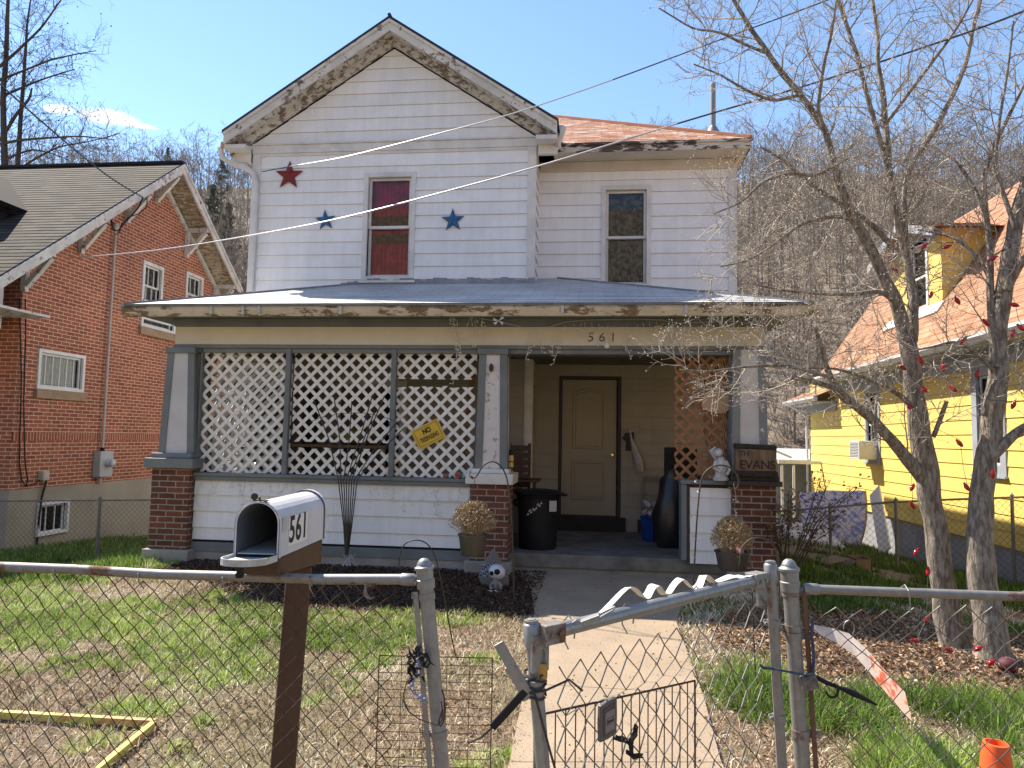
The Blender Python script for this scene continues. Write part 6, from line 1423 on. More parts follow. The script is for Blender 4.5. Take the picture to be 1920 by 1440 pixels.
for k in range(12): mb.ball(V(R_.uniform(-4.8,-3.9),R_.uniform(8.85,9.3),R_.uniform(.9,1.32)),R_.uniform(.08,.17),9,6,.8)
mb.build('bag_heap',nm('crinkled_foil',(.10,.08,.07),(.45,.38,.32),11,.3,.8,16,lo=.5,hi=.7),t,smooth=True)
# ================= icicle light strings =================
wireW=nm('white_light_wire',(.66,.64,.58),(.55,.52,.46),30,.5,0)
def icicles(name,label,anchor,drops,Y,seed,bulb=.009,wire=.003):
    R_=random.Random(seed); P=[aY(x,y,Y) for x,y in anchor]; t=thing(name,label,'string lights',P[0],'icicle light strings on the porch')
    mb=MB(); mb.tube(P,wire,4,False)
    acc=MB()
    for (px,py,L) in drops:
        p=aY(px,py,Y+.0); pts=[p]; n=max(2,int(L/10)); q=p
        for k in range(n):
            q=q+V(R_.uniform(-.03,.03),R_.uniform(-.012,.012),-L/n*Y/FPX*R_.uniform(.7,1.2)); pts.append(q)
            for s in range(R_.choice((1,1,2))):
                e=q+V(R_.uniform(-.035,.035),R_.uniform(-.02,.0),R_.uniform(-.03,.012)); mb.tube([q,e],wire,3,False); acc.tube([e,e+(e-q).normalized()*.017],[bulb,bulb*.5],5)
        mb.tube(pts,wire,4,False)
    mb.build('light_wire',wireW,t); acc.build('bulb',nm('clear_bulb_plastic',(.72,.70,.64),(.6,.57,.5),30,.3,0),t)
R_=random.Random(12)
dr=[]
for px in list(range(996,1420,13)):
    top=608+4*sin(px*.05)+(12 if 990<px<1060 else 0); dr.append((px+R_.uniform(-4,4),top,R_.choice((18,25,40,50,60))))
icicles('light_string','tangled white icicle lights along cream beam over entrance',[(933,602),(960,609),(990,616),(1030,613),(1060,604),(1100,600),(1150,599),(1200,598),(1240,600),(1270,606),(1320,604),(1370,602),(1400,606),(1430,600)],dr,8.33,3)
icicles('light_string','short white icicle lights left of the middle column top',[(852,590),(858,578),(866,586),(880,592),(905,598),(933,602)],[(855,588,140),(857,600,100),(853,590,60),(878,590,45),(884,594,55),(893,594,30),(905,596,45),(907,597,50)],8.30,4)
dr=[(px+R_.uniform(-4,4),894+.038*(px-380),R_.choice((20,30,45,55))) for px in range(372,600,15)]+[(px+R_.uniform(-4,4),894+.038*(px-380),R_.choice((25,40,60))) for px in range(690,880,17)]
icicles('light_string','sparse icicle lights drooping on white knee wall',[(370,893),(420,896),(480,899),(540,901),(560,896),(580,903),(640,905),(700,906),(740,905),(755,901),(775,908),(830,910),(875,912)],dr,8.405,5,.006,.0016)
icicles('light_string','thin light wire strung on right side of knee wall',[(1375,905),(1380,930),(1377,955),(1384,975)],[(1378,930,12),(1380,955,12)],8.2,6)
rb_=thing('ribbon_bow','ragged white ribbon bow hanging from the porch gutter','ribbon',aY(935,601,7.9)); mb=MB(); c=aY(935,601,7.9)
for a in (.4,2.7,3.6,5.4): mb.prism([c,c+V(.07*cos(a),-.01,.07*sin(a)),c+V(.06*cos(a+.5),.0,.06*sin(a+.5))],(0,.004,0))
mb.build('ribbon',nm('white_ribbon',(.6,.58,.54),(.45,.43,.4),20,.6,0),rb_,recalc=True)
# ================= skull toy + plush hat by the bed =================
sk_=aY(905,1060,7.55); ht=thing('fabric_gnome','grey patterned pointed fabric hat lump leaning at middle pillar','plush',V(sk_.x,7.75,.0))
hb=V(aY(928,1060,7.7).x,7.7,.0)
mb=MB(); mb.lathe(hb,[(.155,0.02),(.165,.10),(.15,.18),(.10,.26),(.055,.33),(.02,.385),(.001,.395)],16,sy=.6)
for i,v_ in enumerate(mb.v): mb.v[i]=(v_[0]+(-.10)*(v_[2])*.6+.01*sin(v_[2]*40),v_[1],v_[2])
m,t,b=newmat('checked_grey_cloth'); v=coords(t,'Object',(1,1,1)); ch=t.nodes.new('ShaderNodeTexChecker'); ch.inputs['Scale'].default_value=45; t.links.new(v,ch.inputs[0]); ch.inputs[1].default_value=c4((.30,.29,.31)); ch.inputs[2].default_value=c4((.03,.03,.035)); sp2=t.nodes.new('ShaderNodeSeparateXYZ'); t.links.new(v,sp2.inputs[0]); mk=ramp(t,sp2.outputs[2],[(.10,0.),(.12,1.),(.24,1.),(.26,0.)]); t.links.new(mix(t,mk,(.15,.135,.12),ch.outputs[0]),b.inputs['Base Color']); b.inputs['Roughness'].default_value=.9
mb.build('hat_body',m,ht,smooth=True)
kb=V(aY(932,1062,7.45).x,7.45,.0); kt=thing('skull_toy','small white toy with big black eyes toppled on mulch','toy',kb)
mb=MB(); hc=kb+V(.0,0,.20); mb.ball(hc,.088,18,12,.86,ax=(.45,-.25,1)); mb.build('head',nm('white_vinyl',(.66,.65,.70),(.58,.57,.62),5,.4,0),kt,smooth=True)
mb=MB()
for dx,dz,r_ in ((-.045,-.002,.026),(.012,.016,.032)): p=hc+V(dx,-sqrt(max(.0001,.0078-dx*dx-dz*dz))+.0,dz); mb.ball(p+V(0,.006,0),r_,12,8,.9)
mb.build('eye_spots',black,kt,smooth=True)
mb=MB(); mb.lathe(kb+V(-.01,-.0,.012),[(.03,0),(.04,.04),(.035,.09),(.02,.12)],12); mb.tube([kb+V(.02,-.02,.10),kb+V(.055,-.05,.07),kb+V(.05,-.06,.03)],[.015,.02,.013],8); mb.tube([kb+V(-.03,-.02,.10),kb+V(-.06,-.04,.07),kb+V(-.055,-.05,.03)],[.015,.02,.013],8); mb.build('body',nm('grey_pink_vinyl',(.32,.27,.26),(.12,.11,.11),30,.5,0),kt,smooth=True)
mb=MB(); mb.lathe(kb+V(-.015,-.07,.018),[(.001,-.008),(.07,-.004),(.07,.004),(.001,.012)],18,sy=.6); mb.build('base',whF,kt,smooth=True)
# ================= back fences, mattress, boxes, shrub =================
fenW=nm('dark_fence_wire',(.12,.105,.08),(.08,.07,.055),9,.7,0)
def backfence(label,A,B,top,bot,posts,p=.10,r=.003,toprail=.016,m=fenW):
    U=(B-A); L=U.length; U.normalize(); N_2=V(U.y,-U.x,0); t=thing('back_fence',label,'fence',A)
    F_=FR(V(A.x,A.y,0),U,N_2); mb=MB(); nW=int(L/(p/2))
    for k in range(nW):
        u=k*p/2; zt=top(u/L); zb_=bot(u/L); n=int((zt-zb_)/(p/2)); mb.tube([F_.p(u+((j+k)%2)*p/2,0,zt-j*p/2) for j in range(n+1)],r,3,False)
    mb.build('wire_mesh',m,t)
    mb=MB(); mb.tube([F_.p(L*k/6,0.01,top(k/6)+.01) for k in range(7)],toprail,8); mb.build('top_rail',nm('dull_rail',(.13,.115,.10),(.20,.19,.17),9,.6,0),t,smooth=True)
    for u in posts:
        f=u/L; mb=MB(); mb.tube([F_.p(u,.03,bot(f)-.1),F_.p(u,.03,top(f)+.03)],.024,10); mb.lathe(F_.p(u,.03,top(f)+.03),[(.027,0),(.027,.02),(.012,.035),(.006,.05),(.001,.055)],10); mb.build('post',nm('dull_post',(.20,.19,.18),(.14,.13,.12),9,.6,0),t,smooth=True)
    return t
A=aY(-40,941,10.3); B=aY(352,938,10.3); zA,zB=A.z,B.z
Lf=(V(B.x,0,0)-V(A.x,0,0)).length
backfence('low chain link fence across side yard before brick house',V(A.x,10.3,0),V(B.x,10.3,0),lambda f:zA+(zB-zA)*f,lambda f:gz(A.x+(B.x-A.x)*f,10.3)-.02,[aY(190,940,10.3).x-A.x],.085,.0028,.012)
A=aY(1455,962,11.2); B=aY(2100,925,11.2); zA2,zB2=A.z,B.z; Mz=aY(1700,936,11.2).z; 
def tz_(f): return zA2+(zB2-zA2)*f+(Mz-(zA2+(zB2-zA2)*.38))*max(0,1-abs(f-.38)/.5)*.6
backfence('rusty chain link fence along yellow house side yard',V(A.x,11.2,0),V(B.x,11.2,0),tz_,lambda f:gz(A.x+(B.x-A.x)*f,11.2)-.02,[aY(1555,950,11.2).x-A.x,aY(1678,938,11.2).x-A.x,aY(1895,932,11.2).x-A.x],.10,.0032,.016)
# mattress leaning on the yellow house
m,t,b=newmat('quilted_floral_ticking'); v=coords(t); c=ramp(t,noise(t,v,11,5,.7),[(.42,(.20,.25,.55)),(.52,(.62,.58,.66)),(.62,(.66,.56,.54))]); t.links.new(c,b.inputs['Base Color']); b.inputs['Roughness'].default_value=.8; bump(t,b,noise(t,v,30,2),.5,.02); mattM=m
dM=14.2
L_=aY(1500,925,dM); R__=aY(1622,920,dM-.25); bl_=aY(1497,1033,dM-.5); br_=aY(1608,1037,dM-.7)
mt_=thing('old_mattress','floral blue mattress leaning beside the yellow house wall','mattress',bl_)
mb=MB(); mb2=MB(); K=8; N=12
def mp_(i,j,off):
    f=i/N; g=j/K; top=L_.lerp(R__,f); bot=bl_.lerp(br_,f); p=top.lerp(bot,g); bow=sin(g*pi)*.16
    return p+V(.10*bow*2-.02,-.12*sin(g*pi)+off*.9,-.015*sin(f*9)*(1-g)+0)+V(0,-.15*g*(1-g)*0,0)
for i in range(N):
    for j in range(K):
        mb.poly([mp_(i,j,0),mp_(i,j+1,0),mp_(i+1,j+1,0),mp_(i+1,j,0)]); mb.poly([mp_(i,j,.24),mp_(i+1,j,.24),mp_(i+1,j+1,.24),mp_(i,j+1,.24)])
for i in range(N): mb.poly([mp_(i,0,0),mp_(i+1,0,0),mp_(i+1,0,.24),mp_(i,0,.24)]); mb.poly([mp_(i,K,0),mp_(i,K,.24),mp_(i+1,K,.24),mp_(i+1,K,0)])
mb.build('mattress_top',mattM,mt_,smooth=True)
for i in (0,N):
    for j in range(K): q=[mp_(i,j,0),mp_(i,j+1,0),mp_(i,j+1,.24)+V(.12*(i>0),0,0),mp_(i,j,.24)+V(.12*(i>0),0,0)]; mb2.poly(q)
mb2.build('mattress_side',nm('brown_mattress_side',(.16,.115,.10),(.40,.32,.30),9,.8,.2),mt_,smooth=True)
bx_=thing('box_spring','pale printed box spring lying behind dead shrub','box spring',aY(1500,1000,13.2)); mb=MB(); a=aY(1440,985,13.6); b_=aY(1570,1020,13.2)
mb.hexa([V(a.x,12.9,-.33),V(b_.x,12.7,-.40),V(b_.x,14.0,-.40),V(a.x,14.2,-.33),V(a.x,12.9,.02),V(b_.x,12.7,-.16),V(b_.x,14.0,.1),V(a.x,14.2,.25)]); mb.build('spring_cover',nm('pale_ticking',(.52,.55,.60),(.60,.50,.45),6,.8,.2),bx_,bevel=.03)
wp=thing('leaning_board','long white board propped against yellow house foundation','board',aY(1650,1030,13.)); mb=MB(); mb.beam(aY(1640,920,13.6),aY(1660,1036,12.6),.30,.03,V(1,.4,0)); mb.build('board',whF,wp,bevel=.004)
for nm_,lb_,x0,x1,y0,y1,yy,mm in (('cardboard_box','open brown cardboard box lying in shaded right yard',1605,1634,1058,1070,8.6,cardM),('cardboard_flap','flattened cardboard sheet left of the open box',1540,1575,1062,1070,8.7,cardM)):
    a=aZ(x0,y1,-.1); b_=aZ(x1,y1,-.1); t=thing(nm_,lb_,'cardboard box',a); mb=MB(); Yb=(a.y+b_.y)/2
    if 'flap' in nm_: mb.beam(V(a.x,Yb,gz(a.x,Yb)+.03),V(b_.x+.05,Yb+.1,gz(a.x,Yb)+.10),.3,.01); mb.build('card_sheet',cardM,t)
    else:
        z0=gz(a.x,Yb); 
        for s in ((a.x,Yb,a.x+.01,Yb+.3),(b_.x-.01,Yb,b_.x,Yb+.3),(a.x,Yb+.29,b_.x,Yb+.3)): mb.box((s[0],s[1],z0),(s[2],s[3],z0+.16))
        mb.beam(V(a.x-.05,Yb-.02,z0+.15),V(a.x-.22,Yb-.03,z0+.02),.28,.01,V(0,0,1)); mb.box((a.x,Yb,z0),(b_.x,Yb+.01,z0+.15)); mb.build('box_sides',cardM,t)
        mb=MB(); mb.box((a.x+.012,Yb+.02,z0),(b_.x-.012,Yb+.28,z0+.02)); mb.build('box_inside',dark,t)
# dead rose shrub
sb=aY(1500,1060,8.3); sbt=thing('dead_shrub','leggy brown shrub beside the right brick pillar','shrub',V(2.45,8.5,-.05)); mb=MB(); mbl=MB(); R_=random.Random(9)
lv=[]
for (x0,y0,x1,y1,n) in ((1470,1060,1462,955,3),(1475,1065,1490,930,3),(1480,1065,1545,900,3),(1490,1065,1600,905,2),(1478,1065,1440,980,2),(1500,1060,1570,960,2)):
    for q in range(n):
        a=aY(x0+R_.uniform(-6,6),y0,8.3); b_=aY(x1+R_.uniform(-14,14),y1+R_.uniform(-12,25),8.3+R_.uniform(-.3,.4)); m_=a.lerp(b_,.5)+V(R_.uniform(-.1,.1),R_.uniform(-.1,.1),.06); mb.tube([a,m_,b_],[.008,.006,.003],5)
        for k in range(16):
            f=R_.uniform(.25,1); s=(a.lerp(m_,f*2) if f<.5 else m_.lerp(b_,f*2-1)); e=s+V(R_.uniform(-.16,.16),R_.uniform(-.12,.12),R_.uniform(-.02,.16)); mb.tube([s,e],[.003,.0015],3)
            for _ in range(4 if b_.z<1.0 else 2): lv.append(e+V(R_.uniform(-.05,.05),R_.uniform(-.05,.05),R_.uniform(-.05,.05)))
mb.build('stems',rustM,sbt,smooth=True)
for p in lv:
    d=V(R_.uniform(-1,1),R_.uniform(-1,1),R_.uniform(-1,1)).normalized()*.022; e=V(R_.uniform(-1,1),R_.uniform(-1,1),R_.uniform(-1,1)).normalized()*.016; mbl.poly([p-d,p+e,p+d,p-e])
mbl.build('dry_leaves',nm('dry_brown_leaves',(.10,.065,.035),(.20,.11,.05),60,.8,0),sbt)
# red ball
bq=aZ(1895,1265,.02); t=thing('deflated_ball','dark maroon ball lying behind right fence','ball',bq); mb=MB(); mb.ball(bq+V(0,.03,.055),.065,16,10,.85); mb.build('ball_body',nm('maroon_plastic',(.08,.012,.018),(.35,.25,.28),14,.7,.3,lo=.52,hi=.6),t,smooth=True)
# ================= power lines =================
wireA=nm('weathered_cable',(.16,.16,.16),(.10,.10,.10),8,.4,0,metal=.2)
wireL=nm('bare_aluminium_cable',(.66,.66,.65),(.56,.56,.55),8,.42,0,metal=.7)  # bright cable colour with the sunlit look painted in
def line(label,pts,r,m=wireA,name='power_line',bare=None):  # bare: part of the run painted bright as if sunlit
    P=[aY(x,y,Y) for x,y,Y in pts]; Q=[]
    for a,b_ in zip(P,P[1:]):
        for k in range(4): Q.append(a.lerp(b_,k/4))
    Q.append(P[-1])
    for _ in range(3): Q=[Q[0]]+[(Q[i-1]+Q[i]*2+Q[i+1])/4 for i in range(1,len(Q)-1)]+[Q[-1]]
    t=thing(name,label,'cable',P[0]); 
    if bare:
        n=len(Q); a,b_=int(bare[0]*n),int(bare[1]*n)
        for (i,j,mm,nn_) in ((0,a,m,'insulated_cable'),(a,b_,wireL,'bare_cable'),(b_,n-1,m,'insulated_cable')):  # one cable: sunlit span painted bright, the rest painted dark against the sky
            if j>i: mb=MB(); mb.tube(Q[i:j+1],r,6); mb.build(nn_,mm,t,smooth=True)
    else: mb=MB(); mb.tube(Q,r,6); mb.build('cable_run',m,t,smooth=True)
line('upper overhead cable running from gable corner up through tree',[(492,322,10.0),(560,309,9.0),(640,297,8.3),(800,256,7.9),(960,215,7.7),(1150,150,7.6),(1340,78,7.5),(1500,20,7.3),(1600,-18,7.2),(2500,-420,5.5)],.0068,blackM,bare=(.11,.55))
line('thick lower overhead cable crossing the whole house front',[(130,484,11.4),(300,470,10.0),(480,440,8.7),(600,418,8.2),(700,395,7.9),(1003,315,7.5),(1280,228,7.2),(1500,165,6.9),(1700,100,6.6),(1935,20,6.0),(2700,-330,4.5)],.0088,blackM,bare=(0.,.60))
line('dark cable sloping down to the brick house gable',[(-700,-400,3.5),(-40,120,7.5),(40,195,8.6),(150,290,10.5),(215,340,11.6),(268,370,12.45)],.012,blackM)
t=thing('service_drop','looped black service cables at brick gable edge','cable',aX(270,372,-8.85)); mb=MB()
mb.tube([aX(x,y,-8.85) for x,y in ((268,370),(262,385),(255,395),(232,420),(222,432),(214,432),(210,424),(209,412))],.014,6); mb.tube([aX(x,y,-8.85) for x,y in ((276,372),(275,388),(262,400),(240,408),(228,420),(224,436),(216,440))],.010,6); mb.build('cable_loop',black,t,smooth=True)
# ================= bare dogwood trees =================
LS=1.
def limbs(mb,paths,Yof):
    out=[]
    for path,ys in paths:
        path=list(path)
        if path[-1][1]<=-5 or path[-1][0]>=1940:
            (xa,ya,_),(xb,yb,wb)=path[-2],path[-1]; l_=((xb-xa)**2+(yb-ya)**2)**.5; path.append((xb+(xb-xa)/l_*150,yb+(yb-ya)/l_*150-20,wb*.35))
        P=[];R=[]
        n=len(path)
        for i,(x,y,w_) in enumerate(path):
            f=i/(n-1); Yv=ys[0]+(ys[1]-ys[0])*f; P.append(aY(x,y,Yv)); R.append(w_/2*Yv*(.80 if w_>12 else .85)/FPX*LS)
        Q=[];q=[]
        for i in range(n-1):
            for k in range(4): f=k/4; Q.append(P[i].lerp(P[i+1],f)+V(rnd()-.5,rnd()-.5,0)*R[i]*.45); q.append((R[i]*(1-f)+R[i+1]*f)*(1+.07*(rnd()-.5)))
        Q.append(P[-1]); q.append(R[-1])
        for _ in range(1): Q=[Q[0]]+[(Q[i-1]+Q[i]*2+Q[i+1])/4 for i in range(1,len(Q)-1)]+[Q[-1]]
        mb.tube(Q,q,14 if R[0]>.05 else 8); out.append((Q,q))
    return out
def crown(limbs_,seed,spacing,L1,L2,L3,r1,tw,bu,skip=.1,ymul=.6,up=.35,n2=8,n3=4,budr=.0048,maxd=None,budp=.8,scale=1.):
    R=random.Random(seed); T=[]; B=[]
    def rdir(base,spread):
        v=V(R.gauss(0,1),R.gauss(0,1)*ymul,R.gauss(0,1)*.8); v=v-base*v.dot(base)
        if v.length<1e-3: v=V(1,0,0)
        v.normalize(); d=(base*(1-spread)+v*spread+V(0,0,up*.5)); return d.normalized()
    def twig(p,d,L,r,n,curve=.14):
        pts=[p]
        for k in range(n):
            d=(d+V(R.gauss(0,curve),R.gauss(0,curve)*ymul,R.gauss(0,curve)+up*.12)).normalized(); q=p+d*(L/n); ra=r*(1-.75*k/n); rb=r*(1-.75*(k+1)/n); T.append([*p,*q,ra,rb]); p=q; pts.append(p)
        return pts,d
    for Q,q in limbs_:
        acc=0; tot=sum((Q[i+1]-Q[i]).length for i in range(len(Q)-1)); s0=tot*skip; run=0
        for i in range(len(Q)-1):
            seg=Q[i+1]-Q[i]; l=seg.length; run+=l
            if run<s0: continue
            acc+=l
            while acc>spacing:
                acc-=spacing*R.uniform(.7,1.3); base=seg.normalized(); p=Q[i].lerp(Q[i+1],R.random()); f=run/tot
                L=L1*R.uniform(.45,1.15)*(1.15-.5*f); d=rdir(base,R.uniform(.5,.85)); P1,_=twig(p,d,L,min(r1,q[i]*.7)*R.uniform(.7,1.1),6,.16)
                for a in range(n2):
                    k=R.uniform(.15,1)*(len(P1)-1); k0=min(int(k),len(P1)-2); p2=P1[k0].lerp(P1[k0+1],k-k0); b2=(P1[k0+1]-P1[k0]).normalized()
                    P2,_=twig(p2,rdir(b2,R.uniform(.45,.75)),L2*R.uniform(.5,1.2),r1*.42,4,.2)
                    for c in range(n3):
                        k=R.uniform(.3,1)*(len(P2)-1); k0=min(int(k),len(P2)-2); p3=P2[k0].lerp(P2[k0+1],k-k0); b3=(P2[k0+1]-P2[k0]).normalized()
                        P3,d3=twig(p3,rdir(b3,R.uniform(.4,.75)),L3*R.uniform(.5,1.2),r1*.22,2,.25)
                        if R.random()<budp: B.append((P3[-1],d3))
                    if R.random()<budp: B.append((P2[-1],b2))
    Vv,F=sticks_mesh(np.array(T)); npmesh('twigs',Vv,F,twigM,parent=tw,smooth=False)
    # buds: little octahedra
    vs=[];fs=[]
    for k,(p,d) in enumerate(B):
        d=d.normalized(); a=d.orthogonal().normalized(); b_=a.cross(d); c=p+d*budr; s=budr*R.uniform(.7,1.2)
        vs+= [tuple(c-d*s*1.3),tuple(c+a*s),tuple(c+b_*s),tuple(c-a*s),tuple(c-b_*s),tuple(c+d*s*1.4)]; o=k*6
        fs+= [(o,o+2,o+1),(o,o+3,o+2),(o,o+4,o+3),(o,o+1,o+4),(o+5,o+1,o+2),(o+5,o+2,o+3),(o+5,o+3,o+4),(o+5,o+4,o+1)]
    ob=npmesh('buds',np.array(vs),np.array(fs),bu,parent=tw); ob['kind']='stuff'
tA=[ # trunk
 ([(1797,1235,78),(1788,1200,60),(1768,1110,50),(1750,970,46),(1735,885,48),(1722,790,43),(1712,700,38),(1702,640,36)],(6.1,6.05)),
 ([(1702,640,34),(1678,560,27),(1650,500,24),(1612,430,23),(1590,395,22),(1570,330,17),(1545,240,15),(1500,175,13),(1468,140,14),(1440,100,11),(1405,50,10),(1365,-20,8)],(6.05,5.5)),
 ([(1707,640,28),(1713,560,22),(1704,500,18),(1688,440,15),(1672,360,14),(1662,250,13),(1657,180,13),(1645,117,9),(1647,67,8),(1633,-20,7)],(6.1,6.3)),
 ([(1700,470,13),(1672,350,11),(1650,260,11),(1627,187,10),(1610,115,9),(1590,55,9),(1565,-20,8)],(6.2,5.9)),
 ([(1709,560,17),(1700,460,13),(1693,367,11),(1707,310,12),(1737,267,13),(1763,225,11),(1790,170,11),(1813,115,9),(1826,45,9),(1843,-20,8)],(6.15,6.6)),
 ([(1734,895,34),(1690,848,26),(1650,800,22),(1612,765,20),(1578,742,19),(1558,712,15),(1548,680,11),(1540,650,9),(1528,612,8)],(6.05,5.6)),
 ([(1570,728,12),(1535,718,12),(1505,711,11),(1482,707,10)],(5.65,5.6)),
 ([(1560,708,9),(1510,695,7),(1470,684,7),(1395,688,5),(1330,697,4),(1275,693,3)],(5.6,5.3)),
 ([(1715,765,14),(1680,735,10),(1640,715,8),(1600,700,7),(1560,690,5),(1500,690,3)],(6.05,5.7)),
 ([(1683,570,10),(1650,545,10),(1600,552,8),(1540,552,6),(1470,545,5),(1400,530,3)],(6.0,5.4)),
 ([(1677,467,12),(1645,430,11),(1613,403,10),(1567,377,9),(1513,340,8),(1470,300,6),(1425,275,4)],(6.1,5.6)),
 ([(1600,410,10),(1560,405,8),(1500,420,7),(1450,460,6),(1400,490,4),(1350,500,3)],(5.9,5.4)),
 ([(1655,240,9),(1700,180,8),(1745,120,7),(1790,60,6),(1830,-10,4)],(6.3,6.5)),
 ([(1568,310,9),(1530,330,8),(1480,325,7),(1430,340,6),(1390,380,4),(1340,400,3)],(5.7,5.2)),
 ([(1543,238,10),(1533,200,8),(1545,120,7),(1560,60,6),(1570,-10,4)],(5.7,5.6)),
 ([(1500,178,8),(1450,190,7),(1400,170,6),(1350,140,4),(1300,120,3)],(5.6,5.2)),
 ([(1440,100,8),(1400,85,6),(1350,60,5),(1300,55,4),(1235,15,3)],(5.5,5.2)),
 ([(1750,820,10),(1765,780,10),(1775,752,9)],(6.05,6.0)),
]
tr1=thing('dogwood_tree','budding bare dogwood with long limb reaching left over the porch','tree',aZ(1790,1215))
mb=MB(); lim=limbs(mb,tA,None); mb.build('trunk',bark,tr1,smooth=True)
crown(lim[1:],21,.115,.62,.26,.10,.0085,tr1,budM,skip=.03)
tB=[
 ([(1868,1250,84),(1862,1215,64),(1842,1110,58),(1836,1010,52),(1846,900,44),(1856,830,42),(1868,750,42),(1873,690,38),(1872,640,34),(1880,560,34),(1893,480,32),(1905,420,30),(1928,330,26),(1945,250,22),(1960,150,18)],(5.85,6.0)),
 ([(1866,690,26),(1862,610,20),(1857,540,16),(1856,460,13),(1848,390,12),(1842,330,11),(1870,260,9),(1900,200,7),(1930,140,5)],(5.9,6.2)),
 ([(1858,865,18),(1880,835,22),(1905,812,20),(1940,790,18)],(5.85,5.8)),
 ([(1886,545,20),(1908,500,18),(1935,470,16)],(5.9,5.8)),
 ([(1846,780,12),(1858,735,9),(1866,712,9)],(5.7,5.7)),
 ([(1848,400,9),(1820,340,8),(1790,300,6),(1760,280,4)],(6.1,6.4)),
 ([(1856,520,9),(1830,480,8),(1800,450,7),(1770,440,5),(1720,430,3)],(6.0,6.3)),
 ([(1868,700,10),(1830,660,8),(1790,640,7),(1750,650,5),(1700,660,3)],(5.9,5.7)),
 ([(1905,430,11),(1880,360,9),(1865,300,8),(1875,220,6),(1890,130,5),(1900,40,4)],(5.9,6.1)),
]
tr2=thing('dogwood_tree','dark barked dogwood at right edge beside its forked neighbour','tree',aZ(1868,1235))
mb=MB(); lim=limbs(mb,tB,None); mb.build('trunk',bark,tr2,smooth=True)
crown(lim[1:],22,.12,.60,.26,.10,.0085,tr2,budM,skip=.03)
# ---- larger tree behind the brick house
tC=[([(10,340,26),(6,180,22),(12,90,18),(16,-20,13)],(30,30)),([(33,320,20),(40,200,15),(46,120,12),(50,50,8),(60,-20,4)],(30,31)),
 ([(0,125,12),(40,88,10),(75,55,8),(100,20,6),(128,-20,4)],(30,29)),([(0,150,10),(50,130,8),(95,112,7),(140,102,5),(180,95,3)],(30,28)),([(5,180,11),(50,160,8),(90,145,6),(140,130,4)],(30,30.5)),
 ([(2,270,12),(40,262,10),(100,258,8),(150,255,6),(215,262,3)],(30,29)),([(35,318,10),(70,295,8),(110,275,6),(170,265,4),(225,250,3)],(30,30)),([(0,265,14),(30,215,12),(55,185,10),(60,165,6)],(30,30)),([(8,300,10),(30,290,9),(60,280,7),(90,285,5),(130,300,3)],(30,30)),([(4,200,10),(-40,120,8),(-60,20,5)],(30,30))]
darkT=nm('dark_tree_bark',(.10,.075,.06),(.06,.045,.036),8,.95,.3)
tr3=thing('bare_tree','tall bare tree with seed balls rising behind brick house roof','tree',V(aY(10,330,30).x,30,0))
mb=MB(); P0=aY(10,340,30); mb.tube([V(P0.x,30,-.3),P0],[.22,.18],10); P0=aY(33,320,30); mb.tube([V(P0.x-.1,30,-.3),P0],[.17,.14],10); LS=.62; lim=limbs(mb,tC,None); mb.build('trunk',darkT,tr3,smooth=True)
sv=twigM; twigM=darkT
crown(lim,23,.34,2.0,.95,.42,.022,tr3,nm('seed_balls',(.06,.045,.035),(.04,.03,.025),30,.9,0),skip=.05,n2=6,n3=4,budr=.032,budp=.07,up=.35)
twigM=sv
# red christmas bulbs
lt_=thing('bulb_garland','string of large red christmas bulbs draped in dogwood trees','string lights',aY(1744,560,5.7)); mb=MB()
bl=[(1679,509,5.9),(1745,554,5.8),(1796,565,5.8),(1861,485,5.7),(1903,572,5.6),(1850,606,5.7),(1806,638,5.8),(1899,627,5.7),(1915,615,5.7),(1727,677,5.8),(1694,690,5.9),(1769,690,5.8),(1832,701,5.7),(1734,731,5.8),(1788,730,5.8),(1706,764,5.9),(1774,463,5.9),(1800,832,5.8),(1813,914,5.8),(1710,915,5.9),(1712,949,5.9),(1717,1036,5.85),(1740,1073,5.8),(1737,1161,5.7),(1718,1202,5.6),(1780,1219,5.6),(1833,1217,5.5),(1858,1242,5.4),(1862,890,5.6),(1900,760,5.7),(1732,463,6.0)]
redB=nm('red_bulb_plastic',(.42,.010,.012),(.30,.01,.012),20,.15,0)
for (x,y,Y) in bl:
    c=aY(x,y,Y); ax_=V(uni(-1,1),uni(-.6,.3),uni(-1,-.2)).normalized(); m2_=MB(); r_=.0175; m2_.lathe(c-ax_*.03,[(.007,-.012),(.009,0),(.015,.012),(r_,.026),(.014,.042),(.008,.054),(.001,.062)],10,ax=ax_); m2_.build('bulb',redB,lt_,smooth=True)
order=[16,0,1,2,3,4,8,7,5,6,9,10,13,15,17,18,28,12,11,14,29]
for a,b_ in zip(order,order[1:]):
    p=aY(*bl[a][:2],bl[a][2])+V(0,0,.03); q=aY(*bl[b_][:2],bl[b_][2])+V(0,0,.03); mb.tube([p,p.lerp(q,.5)-V(0,0,.05),q],.0022,3,False)
for seq in ([15,19,20,21,22,23,24],[24,25,26,27]):
    P=[aY(*bl[k][:2],bl[k][2]) for k in seq]; mb.tube(P,.0022,4,False)
mb.build('garland_wire',nm('green_wire',(.03,.05,.03),(.02,.03,.02),9,.6,0),lt_)
